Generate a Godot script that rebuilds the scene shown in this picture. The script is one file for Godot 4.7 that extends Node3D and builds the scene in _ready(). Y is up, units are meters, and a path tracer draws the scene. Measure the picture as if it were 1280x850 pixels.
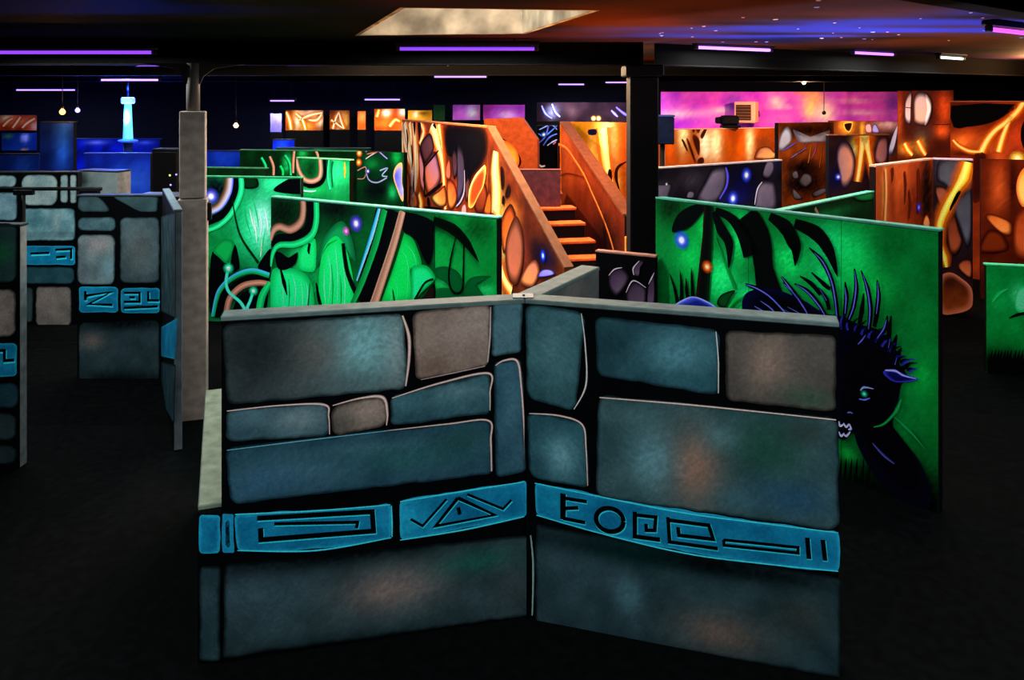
extends Node3D
# A laser-game arena under black light: free-standing painted partitions on a black floor.
# y is up, metres; the camera stands 3.2 m above the floor and looks along -z.

const EYE := 3.2
const CEIL := 3.82
var taken := {}
var M := {}
var vivid := 1.0   # strength of the paint in use
var areas := {}   # the size of each panel's face, so that brush strokes end at its edges
var rough_noise := FastNoiseLite.new()
var fine_noise := FastNoiseLite.new()

func numbered(called: String) -> String:
	var n: int = taken.get(called, 0)
	taken[called] = n + 1
	return called if n == 0 else "%s_%03d" % [called, n]

func tag(o: Node, label: String, category: String, group := "") -> void:
	o.set_meta("label", label)
	o.set_meta("category", category)
	if not o.has_meta("kind"):
		o.set_meta("kind", "thing")
	if group != "":
		o.set_meta("group", group)

func thing(called: String, label: String, category: String, group: String, at: Vector3, yaw := 0.0) -> Node3D:
	var o := Node3D.new()
	o.name = numbered(called)
	add_child(o)
	o.position = at
	o.rotation.y = yaw
	tag(o, label, category, group)
	return o

func _ready() -> void:
	set_up()
	build_shell()
	hang_lamps()
	build_front_corner()
	build_left_stone_partitions()
	build_posts()
	build_green_partitions()
	build_lava_staircase()
	build_green_beast_partition()
	build_right_partitions()
	build_far_zone()

func set_up() -> void:
	var cam := Camera3D.new()
	cam.name = "camera"
	add_child(cam)
	cam.position = Vector3(0, EYE, 0)
	cam.near = 0.05
	cam.far = 120.0
	cam.projection = Camera3D.PROJECTION_FRUSTUM
	cam.size = 0.0425
	cam.frustum_offset = Vector2(0, -0.015)
	cam.current = true
	var env := Environment.new()
	env.background_mode = Environment.BG_COLOR
	env.background_color = Color(0, 0, 0)
	env.tonemap_mode = Environment.TONE_MAPPER_LINEAR
	env.tonemap_exposure = 1.35
	env.sdfgi_enabled = true
	env.ssao_enabled = true
	env.ssil_enabled = true
	var we := WorldEnvironment.new()
	we.name = "world_environment"
	we.environment = env
	add_child(we)
	rough_noise.seed = 11
	rough_noise.frequency = 0.05
	rough_noise.fractal_octaves = 3
	fine_noise.seed = 5
	fine_noise.frequency = 0.35
	fine_noise.fractal_octaves = 2
	var grain := speckle(3, 0.09, 0.86, 1.0)
	M.paint = paint_mat(0.8, false, grain, 0.9)
	M.paint_soft = paint_mat(0.8, true, grain, 0.9)
	M.wear = speckle(8, 0.02, 0.72, 1.0)
	M.stain = speckle(31, 0.006, 0.5, 1.0)
	var floor_grain := speckle(21, 0.012, 0.6, 1.0, 1024)
	M.floor = solid("050708", 0.85, 0.0, floor_grain)
	M.floor.metallic_specular = 0.08

func structure(o: Node) -> Node:
	o.set_meta("kind", "structure")
	return o

func build_shell() -> void:
	var fl := structure(put(self, "floor", chamfer_box(Vector3(-17, -0.2, -23), Vector3(16, 0, 6), 0.01), M.floor))
	tag(fl, "matt black arena floor under all the partitions", "floor")
	var black := solid("0b0b0e", 0.85, 0.0, M.wear)
	var night := solid("0a0d1c", 0.85, 0.0, M.wear)
	var sides := [
		["wall_back", Vector3(-17, 0, -23), Vector3(16, CEIL, -22.5), "dark far wall of the arena behind every partition"],
		["wall_left", Vector3(-17, 0, -22.5), Vector3(-16.5, CEIL, 5.5), "dark side wall beyond the blue lit zone"],
		["wall_right", Vector3(15.5, 0, -22.5), Vector3(16, CEIL, 5.5), "dark side wall beyond the orange zone"],
		["wall_front", Vector3(-17, 0, 5.5), Vector3(16, CEIL, 6), "dark wall behind the viewpoint"]]
	for w in sides:
		var o := structure(put(self, w[0], chamfer_box(w[1], w[2], 0.01), night if w[0] == "wall_back" else black))
		tag(o, w[3], "wall")
	build_ceiling()
	build_beams()

# The ceiling with a square light well cut through it; painted black, rust brown and a night sky.
func build_ceiling() -> void:
	var hole := [Vector2(-0.75, -5.36), Vector2(0.61, -5.54), Vector2(0.13, -7.5), Vector2(-1.52, -7.72)]
	var xs := []
	var v := PackedVector3Array(); var nn := PackedVector3Array(); var c := PackedColorArray(); var ix := PackedInt32Array()
	var poly := PackedVector2Array(hole)
	var outer := PackedVector2Array([Vector2(-17, 6), Vector2(16, 6), Vector2(16, -23), Vector2(-17, -23)])
	var at := {}
	var step := 0.25
	# cells clear of the well
	var cells := []
	for i in 132:
		for j in 116:
			var r := PackedVector2Array([Vector2(-17 + i * step, -23 + j * step), Vector2(-17 + (i + 1) * step, -23 + j * step), Vector2(-17 + (i + 1) * step, -23 + (j + 1) * step), Vector2(-17 + i * step, -23 + (j + 1) * step)])
			if r[0].x > -2.3 and r[1].x < 1.3 and r[0].y > -8.6 and r[2].y < -4.6:
				for piece in Geometry2D.clip_polygons(r, poly):
					cells.append(piece)
			else:
				cells.append(r)
	for r in cells:
		var b := v.size()
		for p in r:
			v.append(Vector3(p.x, CEIL, p.y)); nn.append(Vector3(0, -1, 0)); c.append(sky_paint(p))
		var ids := Geometry2D.triangulate_polygon(r)
		for k in range(0, ids.size(), 3):
			var p0: Vector2 = r[ids[k]]; var p1: Vector2 = r[ids[k + 1]]; var p2: Vector2 = r[ids[k + 2]]
			if (p1 - p0).cross(p2 - p0) < 0:
				ix.append_array([b + ids[k], b + ids[k + 1], b + ids[k + 2]])
			else:
				ix.append_array([b + ids[k], b + ids[k + 2], b + ids[k + 1]])
	var o := structure(put(self, "ceiling", arrays_mesh(v, nn, c, ix), M.paint))
	tag(o, "low dark ceiling painted with rust brown haze and a blue night sky", "ceiling")
	put(o, "slab", chamfer_box(Vector3(-17, CEIL + 1.3, -23), Vector3(16, CEIL + 1.5, 6), 0.01), solid("0b0b0e", 0.9))
	for k in 4:
		var a: Vector2 = hole[k]; var d: Vector2 = hole[(k + 1) % 4]
		var dir := (d - a).normalized()
		var st := SurfaceTool.new()
		st.begin(Mesh.PRIMITIVE_TRIANGLES)
		st.set_smooth_group(-1)
		add_chamfer_box(st, Vector3(0, 0, -0.04), Vector3(a.distance_to(d), 1.3, 0), 0.003)
		st.generate_normals()
		var s := put(o, "light_well_side", st.commit(), solid("f2ecdc", 0.85, 0.0, M.stain), Vector3(a.x, CEIL, a.y))
		s.rotation.y = atan2(-dir.y, dir.x)
	# painted stars
	var rng := RandomNumberGenerator.new()
	rng.seed = 40
	for k in 60:
		var p := Vector2(rng.randf_range(1.2, 6.2), rng.randf_range(-8.6, -4.6))
		var r := rng.randf_range(0.008, 0.022)
		put(o, "painted_star", lathe([0.001, -0.004, r * 0.7, -0.003, r, 0.0], 7), solid(["cfd6ff", "8f9cff", "ffe2c0", "ff9ad0"][k % 4], 0.8), Vector3(p.x, CEIL - 0.001, p.y))
	# an added, unseen lamp at the head of the light well
	var l := AreaLight3D.new()
	l.name = "added_well_light"
	l.area_size = Vector2(0.6, 0.6)
	l.light_color = Color("fff0d8")
	l.light_energy = 3.2
	l.area_range = 40.0
	l.shadow_enabled = true
	l.position = Vector3(-0.4, CEIL + 1.24, -6.5)
	l.rotation.x = -PI / 2
	add_child(l)
	var lamp := put(self, "added_well_lamp", chamfer_box(Vector3(-0.3, 0, -0.3), Vector3(0.3, 0.04, 0.3), 0.01), glowing("fff0d8", 0.6), Vector3(-0.4, CEIL + 1.255, -6.5))
	tag(lamp, "added unseen lamp panel at the head of the ceiling light well", "lamp")

func sky_paint(p: Vector2) -> Color:
	var n := rough_noise.get_noise_2d(p.x * 9.0, p.y * 9.0)
	var n2 := rough_noise.get_noise_2d(p.x * 5.0 + 40.0, p.y * 26.0)
	var c := Color("14120f")
	var brown := smoothstep(-1.8, 1.6, p.x + n * 1.6)
	c = c.lerp(Color("5c2a0e"), brown * clampf(0.75 + n * 1.2, 0.0, 1.0))
	var d := Vector2((p.x - 3.6) / 2.3, (p.y + 6.7 - 0.25 * (p.x - 3.6)) / 1.25).length_squared()
	c = c.lerp(Color("3b43b0"), clampf(exp(-d) * (1.1 + 2.4 * n2), 0.0, 1.0))
	var d2 := Vector2((p.x - 5.6) / 2.0, (p.y + 14.0) / 3.0).length_squared()
	return c.lerp(Color("2a2f8a"), clampf(exp(-d2) * (0.6 + 2.0 * n2), 0.0, 1.0))

func build_beams() -> void:
	var list := [
		[Vector3(-16.5, 3.57, -8.3), Vector3(1.41, 3.57, -8.6), "deep black steel beam running over the clad post"],
		[Vector3(1.56, 3.57, -8.74), Vector3(15.5, 3.57, -16.9), "slanting black steel beam running from the black column over the orange zone"],
		[Vector3(-16.5, 3.6, -13.2), Vector3(6.0, 3.6, -13.2), "black steel beam above the green jungle partitions"],
		[Vector3(-16.5, 3.6, -17.5), Vector3(15.5, 3.6, -17.5), "farthest black steel beam before the back wall"],
		[Vector3(1.75, 3.74, -3.95), Vector3(15.5, 3.74, -14.7), "slanting black steel beam crossing the painted night sky"]]
	for b in list:
		var d: Vector3 = b[1] - b[0]
		var o := thing("ceiling_beam", b[2], "beam", "", b[0], atan2(-d.z, d.x))
		var L := d.length()
		var h: float = CEIL - b[0].y
		put(o, "web", chamfer_box(Vector3(0, 0.015, -0.01), Vector3(L, h, 0.01), 0.002), solid("020202", 0.95))
		put(o, "lower_flange", chamfer_box(Vector3(0, 0, -0.09), Vector3(L, 0.016, 0.09), 0.004), solid("060505", 0.85))

func blue_column(at: Vector3) -> void:
	var o := thing("blue_light_column", "slim ice-blue glowing light column standing in the blue zone", "lamp", "", at)
	put(o, "foot", lathe([0.001, 2.30, 0.2, 2.30, 0.2, 2.35, 0.1, 2.38, 0.001, 2.38]), solid("2a4ab0", 0.5))
	put(o, "pedestal", lathe([0.001, 0.0, 0.14, 0.0, 0.14, 0.05, 0.09, 0.08, 0.09, 2.30, 0.001, 2.30]), solid("0c1a50", 0.5))
	put(o, "light_shaft", lathe([0.001, 2.38, 0.1, 2.38, 0.075, 3.0, 0.07, 3.12, 0.001, 3.12]), glowing("58c8ff", 0.9))
	put(o, "light_head", chamfer_box(Vector3(-0.12, 3.12, -0.1), Vector3(0.12, 3.26, 0.1), 0.03), glowing("7aa8ff", 0.9))
	put(o, "stem", bar(Vector3(0, 3.26, 0), Vector3(0, CEIL, 0), 0.02, 8), solid("10142a", 0.5))
	for s in [Vector3(0, 2.8, 0.16), Vector3(0, 3.4, 0.0)]:
		var l := OmniLight3D.new()
		l.name = "column_light"
		l.light_color = Color("2a58ff")
		l.light_energy = 13.0
		l.omni_range = 40.0
		l.omni_attenuation = 2.0
		l.light_size = 0.05
		l.shadow_enabled = true
		l.position = s
		o.add_child(l, true)

# ---------------------------------------------------------------- materials
func speckle(seed_: int, freq: float, lo: float, hi: float, size := 512) -> NoiseTexture2D:
	var n := FastNoiseLite.new()
	n.seed = seed_
	n.frequency = freq
	n.fractal_octaves = 4
	var t := NoiseTexture2D.new()
	t.width = size
	t.height = size
	t.seamless = true
	t.noise = n
	var g := Gradient.new()
	g.set_color(0, Color(lo, lo, lo))
	g.set_color(1, Color(hi, hi, hi))
	t.color_ramp = g
	return t

func paint_mat(rough: float, soft: bool, grain: NoiseTexture2D, scale: float) -> StandardMaterial3D:
	var m := StandardMaterial3D.new()
	m.vertex_color_use_as_albedo = true
	m.vertex_color_is_srgb = true
	m.roughness = rough
	m.metallic_specular = 0.12
	m.albedo_texture = grain
	m.uv1_triplanar = true
	m.uv1_scale = Vector3(scale, scale, scale)
	if soft:
		m.transparency = BaseMaterial3D.TRANSPARENCY_ALPHA
	return m

func solid(hex: String, rough := 0.7, metal := 0.0, grain: Texture2D = null) -> StandardMaterial3D:
	var key := "%s_%.2f_%.2f_%s" % [hex, rough, metal, "g" if grain else ""]
	if M.has(key):
		return M[key]
	var m := StandardMaterial3D.new()
	m.albedo_color = Color(hex)
	m.roughness = rough
	m.metallic = metal
	m.metallic_specular = 0.15
	if grain:
		m.albedo_texture = grain
		m.uv1_triplanar = true
		m.uv1_world_triplanar = true
		m.uv1_scale = Vector3(0.7, 0.7, 0.7)
	M[key] = m
	return m

func glowing(hex: String, power: float) -> StandardMaterial3D:
	var key := "glow_%s_%.2f" % [hex, power]
	if M.has(key):
		return M[key]
	var m := StandardMaterial3D.new()
	m.albedo_color = Color(hex)
	m.emission_enabled = true
	m.emission = Color(hex)
	m.emission_energy_multiplier = power
	M[key] = m
	return m

# ---------------------------------------------------------------- meshes
func put(parent: Node, called: String, mesh: Mesh, mat: Material, at := Vector3.ZERO) -> MeshInstance3D:
	var o := MeshInstance3D.new()
	o.name = called
	o.mesh = mesh
	o.material_override = mat
	o.position = at
	parent.add_child(o, true)
	return o

func arrays_mesh(v: PackedVector3Array, n: PackedVector3Array, c: PackedColorArray, i: PackedInt32Array) -> ArrayMesh:
	var a := []
	a.resize(Mesh.ARRAY_MAX)
	a[Mesh.ARRAY_VERTEX] = v
	a[Mesh.ARRAY_NORMAL] = n
	if c.size() > 0:
		a[Mesh.ARRAY_COLOR] = c
	a[Mesh.ARRAY_INDEX] = i
	var m := ArrayMesh.new()
	m.add_surface_from_arrays(Mesh.PRIMITIVE_TRIANGLES, a)
	return m

func tri(st: SurfaceTool, a: Vector3, b: Vector3, c: Vector3) -> void:
	st.add_vertex(a); st.add_vertex(b); st.add_vertex(c)

func quad(st: SurfaceTool, a: Vector3, b: Vector3, c: Vector3, d: Vector3) -> void:
	tri(st, a, b, c); tri(st, a, c, d)

# A box with chamfered edges, from lo to hi.
func chamfer_box(lo: Vector3, hi: Vector3, ch := 0.006) -> ArrayMesh:
	var st := SurfaceTool.new()
	st.begin(Mesh.PRIMITIVE_TRIANGLES)
	st.set_smooth_group(-1)
	add_chamfer_box(st, lo, hi, ch)
	st.generate_normals()
	return st.commit()

func add_chamfer_box(st: SurfaceTool, lo: Vector3, hi: Vector3, ch: float) -> void:
	var mid := (lo + hi) * 0.5
	var h := (hi - lo) * 0.5
	ch = minf(ch, minf(h.x, minf(h.y, h.z)) * 0.6)
	for ax in 3:
		var b := (ax + 1) % 3
		var c := (ax + 2) % 3
		for s in [-1.0, 1.0]:
			var q := []
			for k in [[-1, -1], [1, -1], [1, 1], [-1, 1]]:
				var p := Vector3.ZERO
				p[ax] = s * h[ax]
				p[b] = k[0] * (h[b] - ch)
				p[c] = k[1] * (h[c] - ch)
				q.append(mid + p)
			if s > 0:
				quad(st, q[3], q[2], q[1], q[0])
			else:
				quad(st, q[0], q[1], q[2], q[3])
		for sb in [-1.0, 1.0]:
			for sc in [-1.0, 1.0]:
				var p0 := Vector3.ZERO; var p1 := Vector3.ZERO
				p0[ax] = -(h[ax] - ch); p0[b] = sb * h[b]; p0[c] = sc * (h[c] - ch)
				p1[ax] = p0[ax]; p1[b] = sb * (h[b] - ch); p1[c] = sc * h[c]
				var p2 := p1; p2[ax] = -p1[ax]
				var p3 := p0; p3[ax] = -p0[ax]
				if sb * sc > 0:
					quad(st, mid + p3, mid + p2, mid + p1, mid + p0)
				else:
					quad(st, mid + p0, mid + p1, mid + p2, mid + p3)
	for sx in [-1.0, 1.0]:
		for sy in [-1.0, 1.0]:
			for sz in [-1.0, 1.0]:
				var a := mid + Vector3(sx * h.x, sy * (h.y - ch), sz * (h.z - ch))
				var b2 := mid + Vector3(sx * (h.x - ch), sy * h.y, sz * (h.z - ch))
				var c2 := mid + Vector3(sx * (h.x - ch), sy * (h.y - ch), sz * h.z)
				if sx * sy * sz > 0:
					tri(st, a, c2, b2)
				else:
					tri(st, a, b2, c2)

# An outline in the x-y plane given thickness from z0 to z1.
func prism(pts: Array, z0: float, z1: float) -> ArrayMesh:
	var poly := PackedVector2Array()
	for k in pts.size() / 2:
		poly.append(Vector2(pts[2 * k], pts[2 * k + 1]))
	if not Geometry2D.is_polygon_clockwise(poly):
		poly.reverse()
	var st := SurfaceTool.new()
	st.begin(Mesh.PRIMITIVE_TRIANGLES)
	st.set_smooth_group(-1)
	var ids := Geometry2D.triangulate_polygon(poly)
	for k in range(0, ids.size(), 3):
		var a := poly[ids[k]]; var b := poly[ids[k + 1]]; var c := poly[ids[k + 2]]
		if (b - a).cross(c - a) > 0:
			var t := b; b = c; c = t
		tri(st, Vector3(a.x, a.y, z1), Vector3(b.x, b.y, z1), Vector3(c.x, c.y, z1))
		tri(st, Vector3(a.x, a.y, z0), Vector3(c.x, c.y, z0), Vector3(b.x, b.y, z0))
	for k in poly.size():
		var a := poly[k]; var b := poly[(k + 1) % poly.size()]
		quad(st, Vector3(a.x, a.y, z1), Vector3(a.x, a.y, z0), Vector3(b.x, b.y, z0), Vector3(b.x, b.y, z1))
	st.generate_normals()
	return st.commit()

# A turned profile [radius, height, radius, height, ...] round the y axis.
func lathe(prof: Array, sides := 20) -> ArrayMesh:
	var st := SurfaceTool.new()
	st.begin(Mesh.PRIMITIVE_TRIANGLES)
	st.set_smooth_group(0)
	for k in prof.size() / 2 - 1:
		var r0: float = prof[2 * k]; var y0: float = prof[2 * k + 1]
		var r1: float = prof[2 * k + 2]; var y1: float = prof[2 * k + 3]
		for s in sides:
			var a := TAU * s / sides; var b := TAU * (s + 1) / sides
			quad(st, Vector3(r0 * cos(a), y0, r0 * sin(a)), Vector3(r0 * cos(b), y0, r0 * sin(b)), Vector3(r1 * cos(b), y1, r1 * sin(b)), Vector3(r1 * cos(a), y1, r1 * sin(a)))
	st.generate_normals()
	return st.commit()

# A round bar between two points.
func bar(a: Vector3, b: Vector3, r: float, sides := 10) -> ArrayMesh:
	var d := (b - a).normalized()
	var e := d.cross(Vector3.UP if absf(d.y) < 0.9 else Vector3.RIGHT).normalized()
	var f := d.cross(e)
	var st := SurfaceTool.new()
	st.begin(Mesh.PRIMITIVE_TRIANGLES)
	st.set_smooth_group(0)
	for s in sides:
		var p := (e * cos(TAU * s / sides) + f * sin(TAU * s / sides)) * r
		var q := (e * cos(TAU * (s + 1) / sides) + f * sin(TAU * (s + 1) / sides)) * r
		quad(st, a + p, b + p, b + q, a + q)
		tri(st, a, a + p, a + q)
		tri(st, b, b + q, b + p)
	st.generate_normals()
	return st.commit()

# ---------------------------------------------------------------- mural painting
# Everything below is in a panel's own axes: x along the panel, y up, z out of its face.
const FACE_Z := 0.004
const COAT := 0.0012

func tone(u: float, v: float, ca: Color, cb: Color, sprays: Array, freq: float) -> Color:
	var k := clampf(rough_noise.get_noise_2d(u * freq, v * freq) * 0.9 + 0.5, 0.0, 1.0)
	var c := ca.lerp(cb, k)
	for s in sprays:
		var du: float = (u - s[0]) / s[2]
		var dv: float = (v - s[1]) / s[3]
		var d := du * du + dv * dv
		if d < 5.0:
			var w: float = 1.2 * s[5] * exp(-d) * (0.85 + 0.3 * fine_noise.get_noise_2d(u * 60.0, v * 60.0))
			c = c.lerp(s[4], clampf(w, 0.0, 1.0))
	var grit := 1.0 + 0.10 * fine_noise.get_noise_2d(u * 160.0 + 31.0, v * 160.0)
	return Color(c.r * grit, c.g * grit, c.b * grit)

func tint(hex: String) -> Color:
	var c := Color(hex)
	return Color(minf(c.r * vivid, 1.0), minf(c.g * vivid, 1.0), minf(c.b * vivid, 1.0))

func dyes(list: Array) -> Array:
	var out := []
	for s in list:
		out.append([s[0], s[1], s[2], s[3], tint(s[4]), s[5]])
	return out

# A painted board: bottom edge at b, top edge running from t0 to t1.
func board(p: Node, called: String, u0: float, u1: float, b: float, t0: float, t1: float, step: float, c0: String, c1: String, sprays: Array, freq := 40.0, z := FACE_Z) -> MeshInstance3D:
	var n := maxi(2, int(ceil((u1 - u0) / step)))
	var m := maxi(2, int(ceil((maxf(t0, t1) - b) / step)))
	var v := PackedVector3Array(); var nn := PackedVector3Array(); var c := PackedColorArray(); var ix := PackedInt32Array()
	var sp := dyes(sprays)
	var ca := tint(c0); var cb := tint(c1)
	for j in m + 1:
		for i in n + 1:
			var fu := float(i) / n
			var u := lerpf(u0, u1, fu)
			var y := lerpf(b, lerpf(t0, t1, fu), float(j) / m)
			v.append(Vector3(u, y, z)); nn.append(Vector3(0, 0, 1)); c.append(tone(u, y, ca, cb, sp, freq))
	for j in m:
		for i in n:
			var a := j * (n + 1) + i
			ix.append_array([a, a + n + 1, a + n + 2, a, a + n + 2, a + 1])
	# the four edges of the sheet
	var e := [Vector3(u0, b, z), Vector3(u1, b, z), Vector3(u1, t1, z), Vector3(u0, t0, z)]
	for k in 4:
		var a: Vector3 = e[k]; var d: Vector3 = e[(k + 1) % 4]
		var nrm := Vector3((d - a).y, -(d - a).x, 0).normalized()
		var at := v.size()
		for w in [a, d, d - Vector3(0, 0, FACE_Z), a - Vector3(0, 0, FACE_Z)]:
			v.append(w); nn.append(nrm); c.append(Color(c0))
		ix.append_array([at, at + 1, at + 2, at, at + 2, at + 3])
	return put(p, called, arrays_mesh(v, nn, c, ix), M.paint)

# A rounded block with four given corners (bottom left, bottom right, top right, top left).
func block(p: Node, called: String, q: Array, r: float, c0: String, c1: String, rim: String, sprays: Array, rise := 0.005, sag := 0.0) -> MeshInstance3D:
	var P := [Vector2(q[0], q[1]), Vector2(q[2], q[3]), Vector2(q[4], q[5]), Vector2(q[6], q[7])]
	var a: float = (P[0].distance_to(P[1]) + P[3].distance_to(P[2])) * 0.25
	var b: float = (P[0].distance_to(P[3]) + P[1].distance_to(P[2])) * 0.25
	r = minf(r, minf(a, b) * 0.8)
	# points of the outline: side points [0, x, side] and corner points [1, sx, sy, angle]
	var outline := []
	var nx := maxi(2, int(2 * a / 0.025)); var ny := maxi(2, int(2 * b / 0.025))
	for k in nx + 1: outline.append([0, lerpf(-(a - r), a - r, float(k) / nx), 0])
	for k in range(1, 5): outline.append([1, 1.0, -1.0, -PI / 2 + PI / 2 * k / 5])
	for k in ny + 1: outline.append([0, lerpf(-(b - r), b - r, float(k) / ny), 1])
	for k in range(1, 5): outline.append([1, 1.0, 1.0, PI / 2 * k / 5])
	for k in nx + 1: outline.append([0, lerpf(a - r, -(a - r), float(k) / nx), 2])
	for k in range(1, 5): outline.append([1, -1.0, 1.0, PI / 2 + PI / 2 * k / 5])
	for k in ny + 1: outline.append([0, lerpf(b - r, -(b - r), float(k) / ny), 3])
	for k in range(1, 5): outline.append([1, -1.0, -1.0, PI + PI / 2 * k / 5])
	var N := outline.size()
	var least := minf(a, b)
	var insets := [0.0, 0.0, 0.004, 0.010, 0.018, 0.03, 0.045]
	var e := 0.07
	while e < least:
		insets.append(e)
		e += 0.025
	insets.append(least)
	var v := PackedVector3Array(); var nn := PackedVector3Array(); var c := PackedColorArray(); var ix := PackedInt32Array()
	var sp := dyes(sprays)
	var ca := Color(c0); var cb := Color(c1); var cr := Color(rim)
	for k in insets.size():
		e = insets[k]
		for o in outline:
			var x: float; var y: float
			if o[0] == 1:
				if e < r:
					x = o[1] * (a - r) + (r - e) * cos(o[3]); y = o[2] * (b - r) + (r - e) * sin(o[3])
				else:
					x = o[1] * (a - e); y = o[2] * (b - e)
			else:
				var g := maxf(r, e)
				match o[2]:
					0: x = clampf(o[1], -(a - g), a - g); y = -(b - e)
					1: x = a - e; y = clampf(o[1], -(b - g), b - g)
					2: x = clampf(o[1], -(a - g), a - g); y = b - e
					_: x = -(a - e); y = clampf(o[1], -(b - g), b - g)
			var s := (x / a + 1) * 0.5; var t := (y / b + 1) * 0.5
			var w: Vector2 = P[0].lerp(P[1], s).lerp(P[3].lerp(P[2], s), t)
			w.y -= sag * 4.0 * s * (1.0 - s) * (1.0 - 0.55 * t)
			w += Vector2(fine_noise.get_noise_2d(w.x * 14 + 5, w.y * 14), fine_noise.get_noise_2d(w.x * 14, w.y * 14 + 77)) * 0.007
			var col := tone(w.x, w.y, ca, cb, sp, 60.0)
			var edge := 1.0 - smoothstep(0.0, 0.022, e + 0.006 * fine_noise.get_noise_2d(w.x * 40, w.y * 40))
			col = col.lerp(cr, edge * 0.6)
			v.append(Vector3(w.x, w.y, FACE_Z if k == 0 else (FACE_Z + rise - (0.0015 if k == 1 else 0.0))))
			nn.append(Vector3(0, 0, 1))
			c.append(col)
	for k in insets.size() - 1:
		for i in N:
			var i2 := (i + 1) % N
			var A := k * N + i; var B := k * N + i2; var C := (k + 1) * N + i2; var D := (k + 1) * N + i
			ix.append_array([A, D, C, A, C, B])
	return put(p, called, arrays_mesh(v, nn, c, ix), M.paint)

func within(p: Node, q: Vector2) -> Vector2:
	if areas.has(p):
		var a: Vector2 = areas[p]
		return Vector2(clampf(q.x, 0.001, a.x - 0.001), clampf(q.y, 0.001, a.y))
	return q

func smooth(pts: Array, closed: bool, n: int) -> Array:
	var P := []
	for k in pts.size() / 2:
		P.append(Vector2(pts[2 * k], pts[2 * k + 1]))
	var out := []
	var L := P.size()
	for k in (L if closed else L - 1):
		var a: Vector2 = P[(k - 1 + L) % L] if closed else P[maxi(k - 1, 0)]
		var b: Vector2 = P[k]
		var c: Vector2 = P[(k + 1) % L]
		var d: Vector2 = P[(k + 2) % L] if closed else P[mini(k + 2, L - 1)]
		for j in n:
			out.append(b.cubic_interpolate(c, a, d, float(j) / n))
	if not closed:
		out.append(P[L - 1])
	return out

# A brush stroke along points, its width running through w, coloured from its left edge to its right edge.
func stroke(p: Node, called: String, pts: Array, w: Array, cols: Array, layer := 0, soft := false, curved := true) -> MeshInstance3D:
	var C := smooth(pts, false, 8 if curved else 1)
	var v := PackedVector3Array(); var nn := PackedVector3Array(); var c := PackedColorArray(); var ix := PackedInt32Array()
	var z := FACE_Z + 0.0062 + COAT * layer
	var n := C.size()
	for k in n:
		var f := float(k) / maxf(1, n - 1)
		var d0: Vector2 = (C[k] - C[maxi(k - 1, 0)]).normalized()
		var d1: Vector2 = (C[mini(k + 1, n - 1)] - C[k]).normalized()
		var dir := (d0 + d1).normalized()
		var miter := 1.0 / maxf(0.5, dir.dot(d1 if k < n - 1 else d0))
		var side := Vector2(-dir.y, dir.x) * miter
		var wf := f * (w.size() - 1)
		var wi := mini(int(wf), w.size() - 2)
		var half: float = lerpf(w[wi], w[wi + 1], wf - wi) * 0.5 if w.size() > 1 else w[0] * 0.5
		for j in 5:
			var o := j * 0.5 - 1.0
			var q := within(p, C[k] - side * half * o)
			v.append(Vector3(q.x, q.y, z)); nn.append(Vector3(0, 0, 1))
			var cf := j * 0.25 * (cols.size() - 1)
			var ci := mini(int(cf), cols.size() - 2)
			var cc: Color = tint(cols[ci]).lerp(tint(cols[ci + 1]), cf - ci) if cols.size() > 1 else tint(cols[0])
			if soft and (j == 0 or j == 4):
				cc.a = 0.0
			elif soft:
				cc.a = 1.0 if j == 2 else 0.7
			c.append(cc)
	for k in n - 1:
		for j in 4:
			var a := k * 5 + j
			ix.append_array([a, a + 1, a + 6, a, a + 6, a + 5])
	return put(p, called, arrays_mesh(v, nn, c, flip_to_front(v, ix)), M.paint_soft if soft else M.paint)

func flip_to_front(v: PackedVector3Array, ix: PackedInt32Array) -> PackedInt32Array:
	for k in range(0, ix.size(), 3):
		var a := v[ix[k]]; var b := v[ix[k + 1]]; var c := v[ix[k + 2]]
		if (b - a).cross(c - a).z > 0:
			var t := ix[k + 1]; ix[k + 1] = ix[k + 2]; ix[k + 2] = t
	return ix

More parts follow.
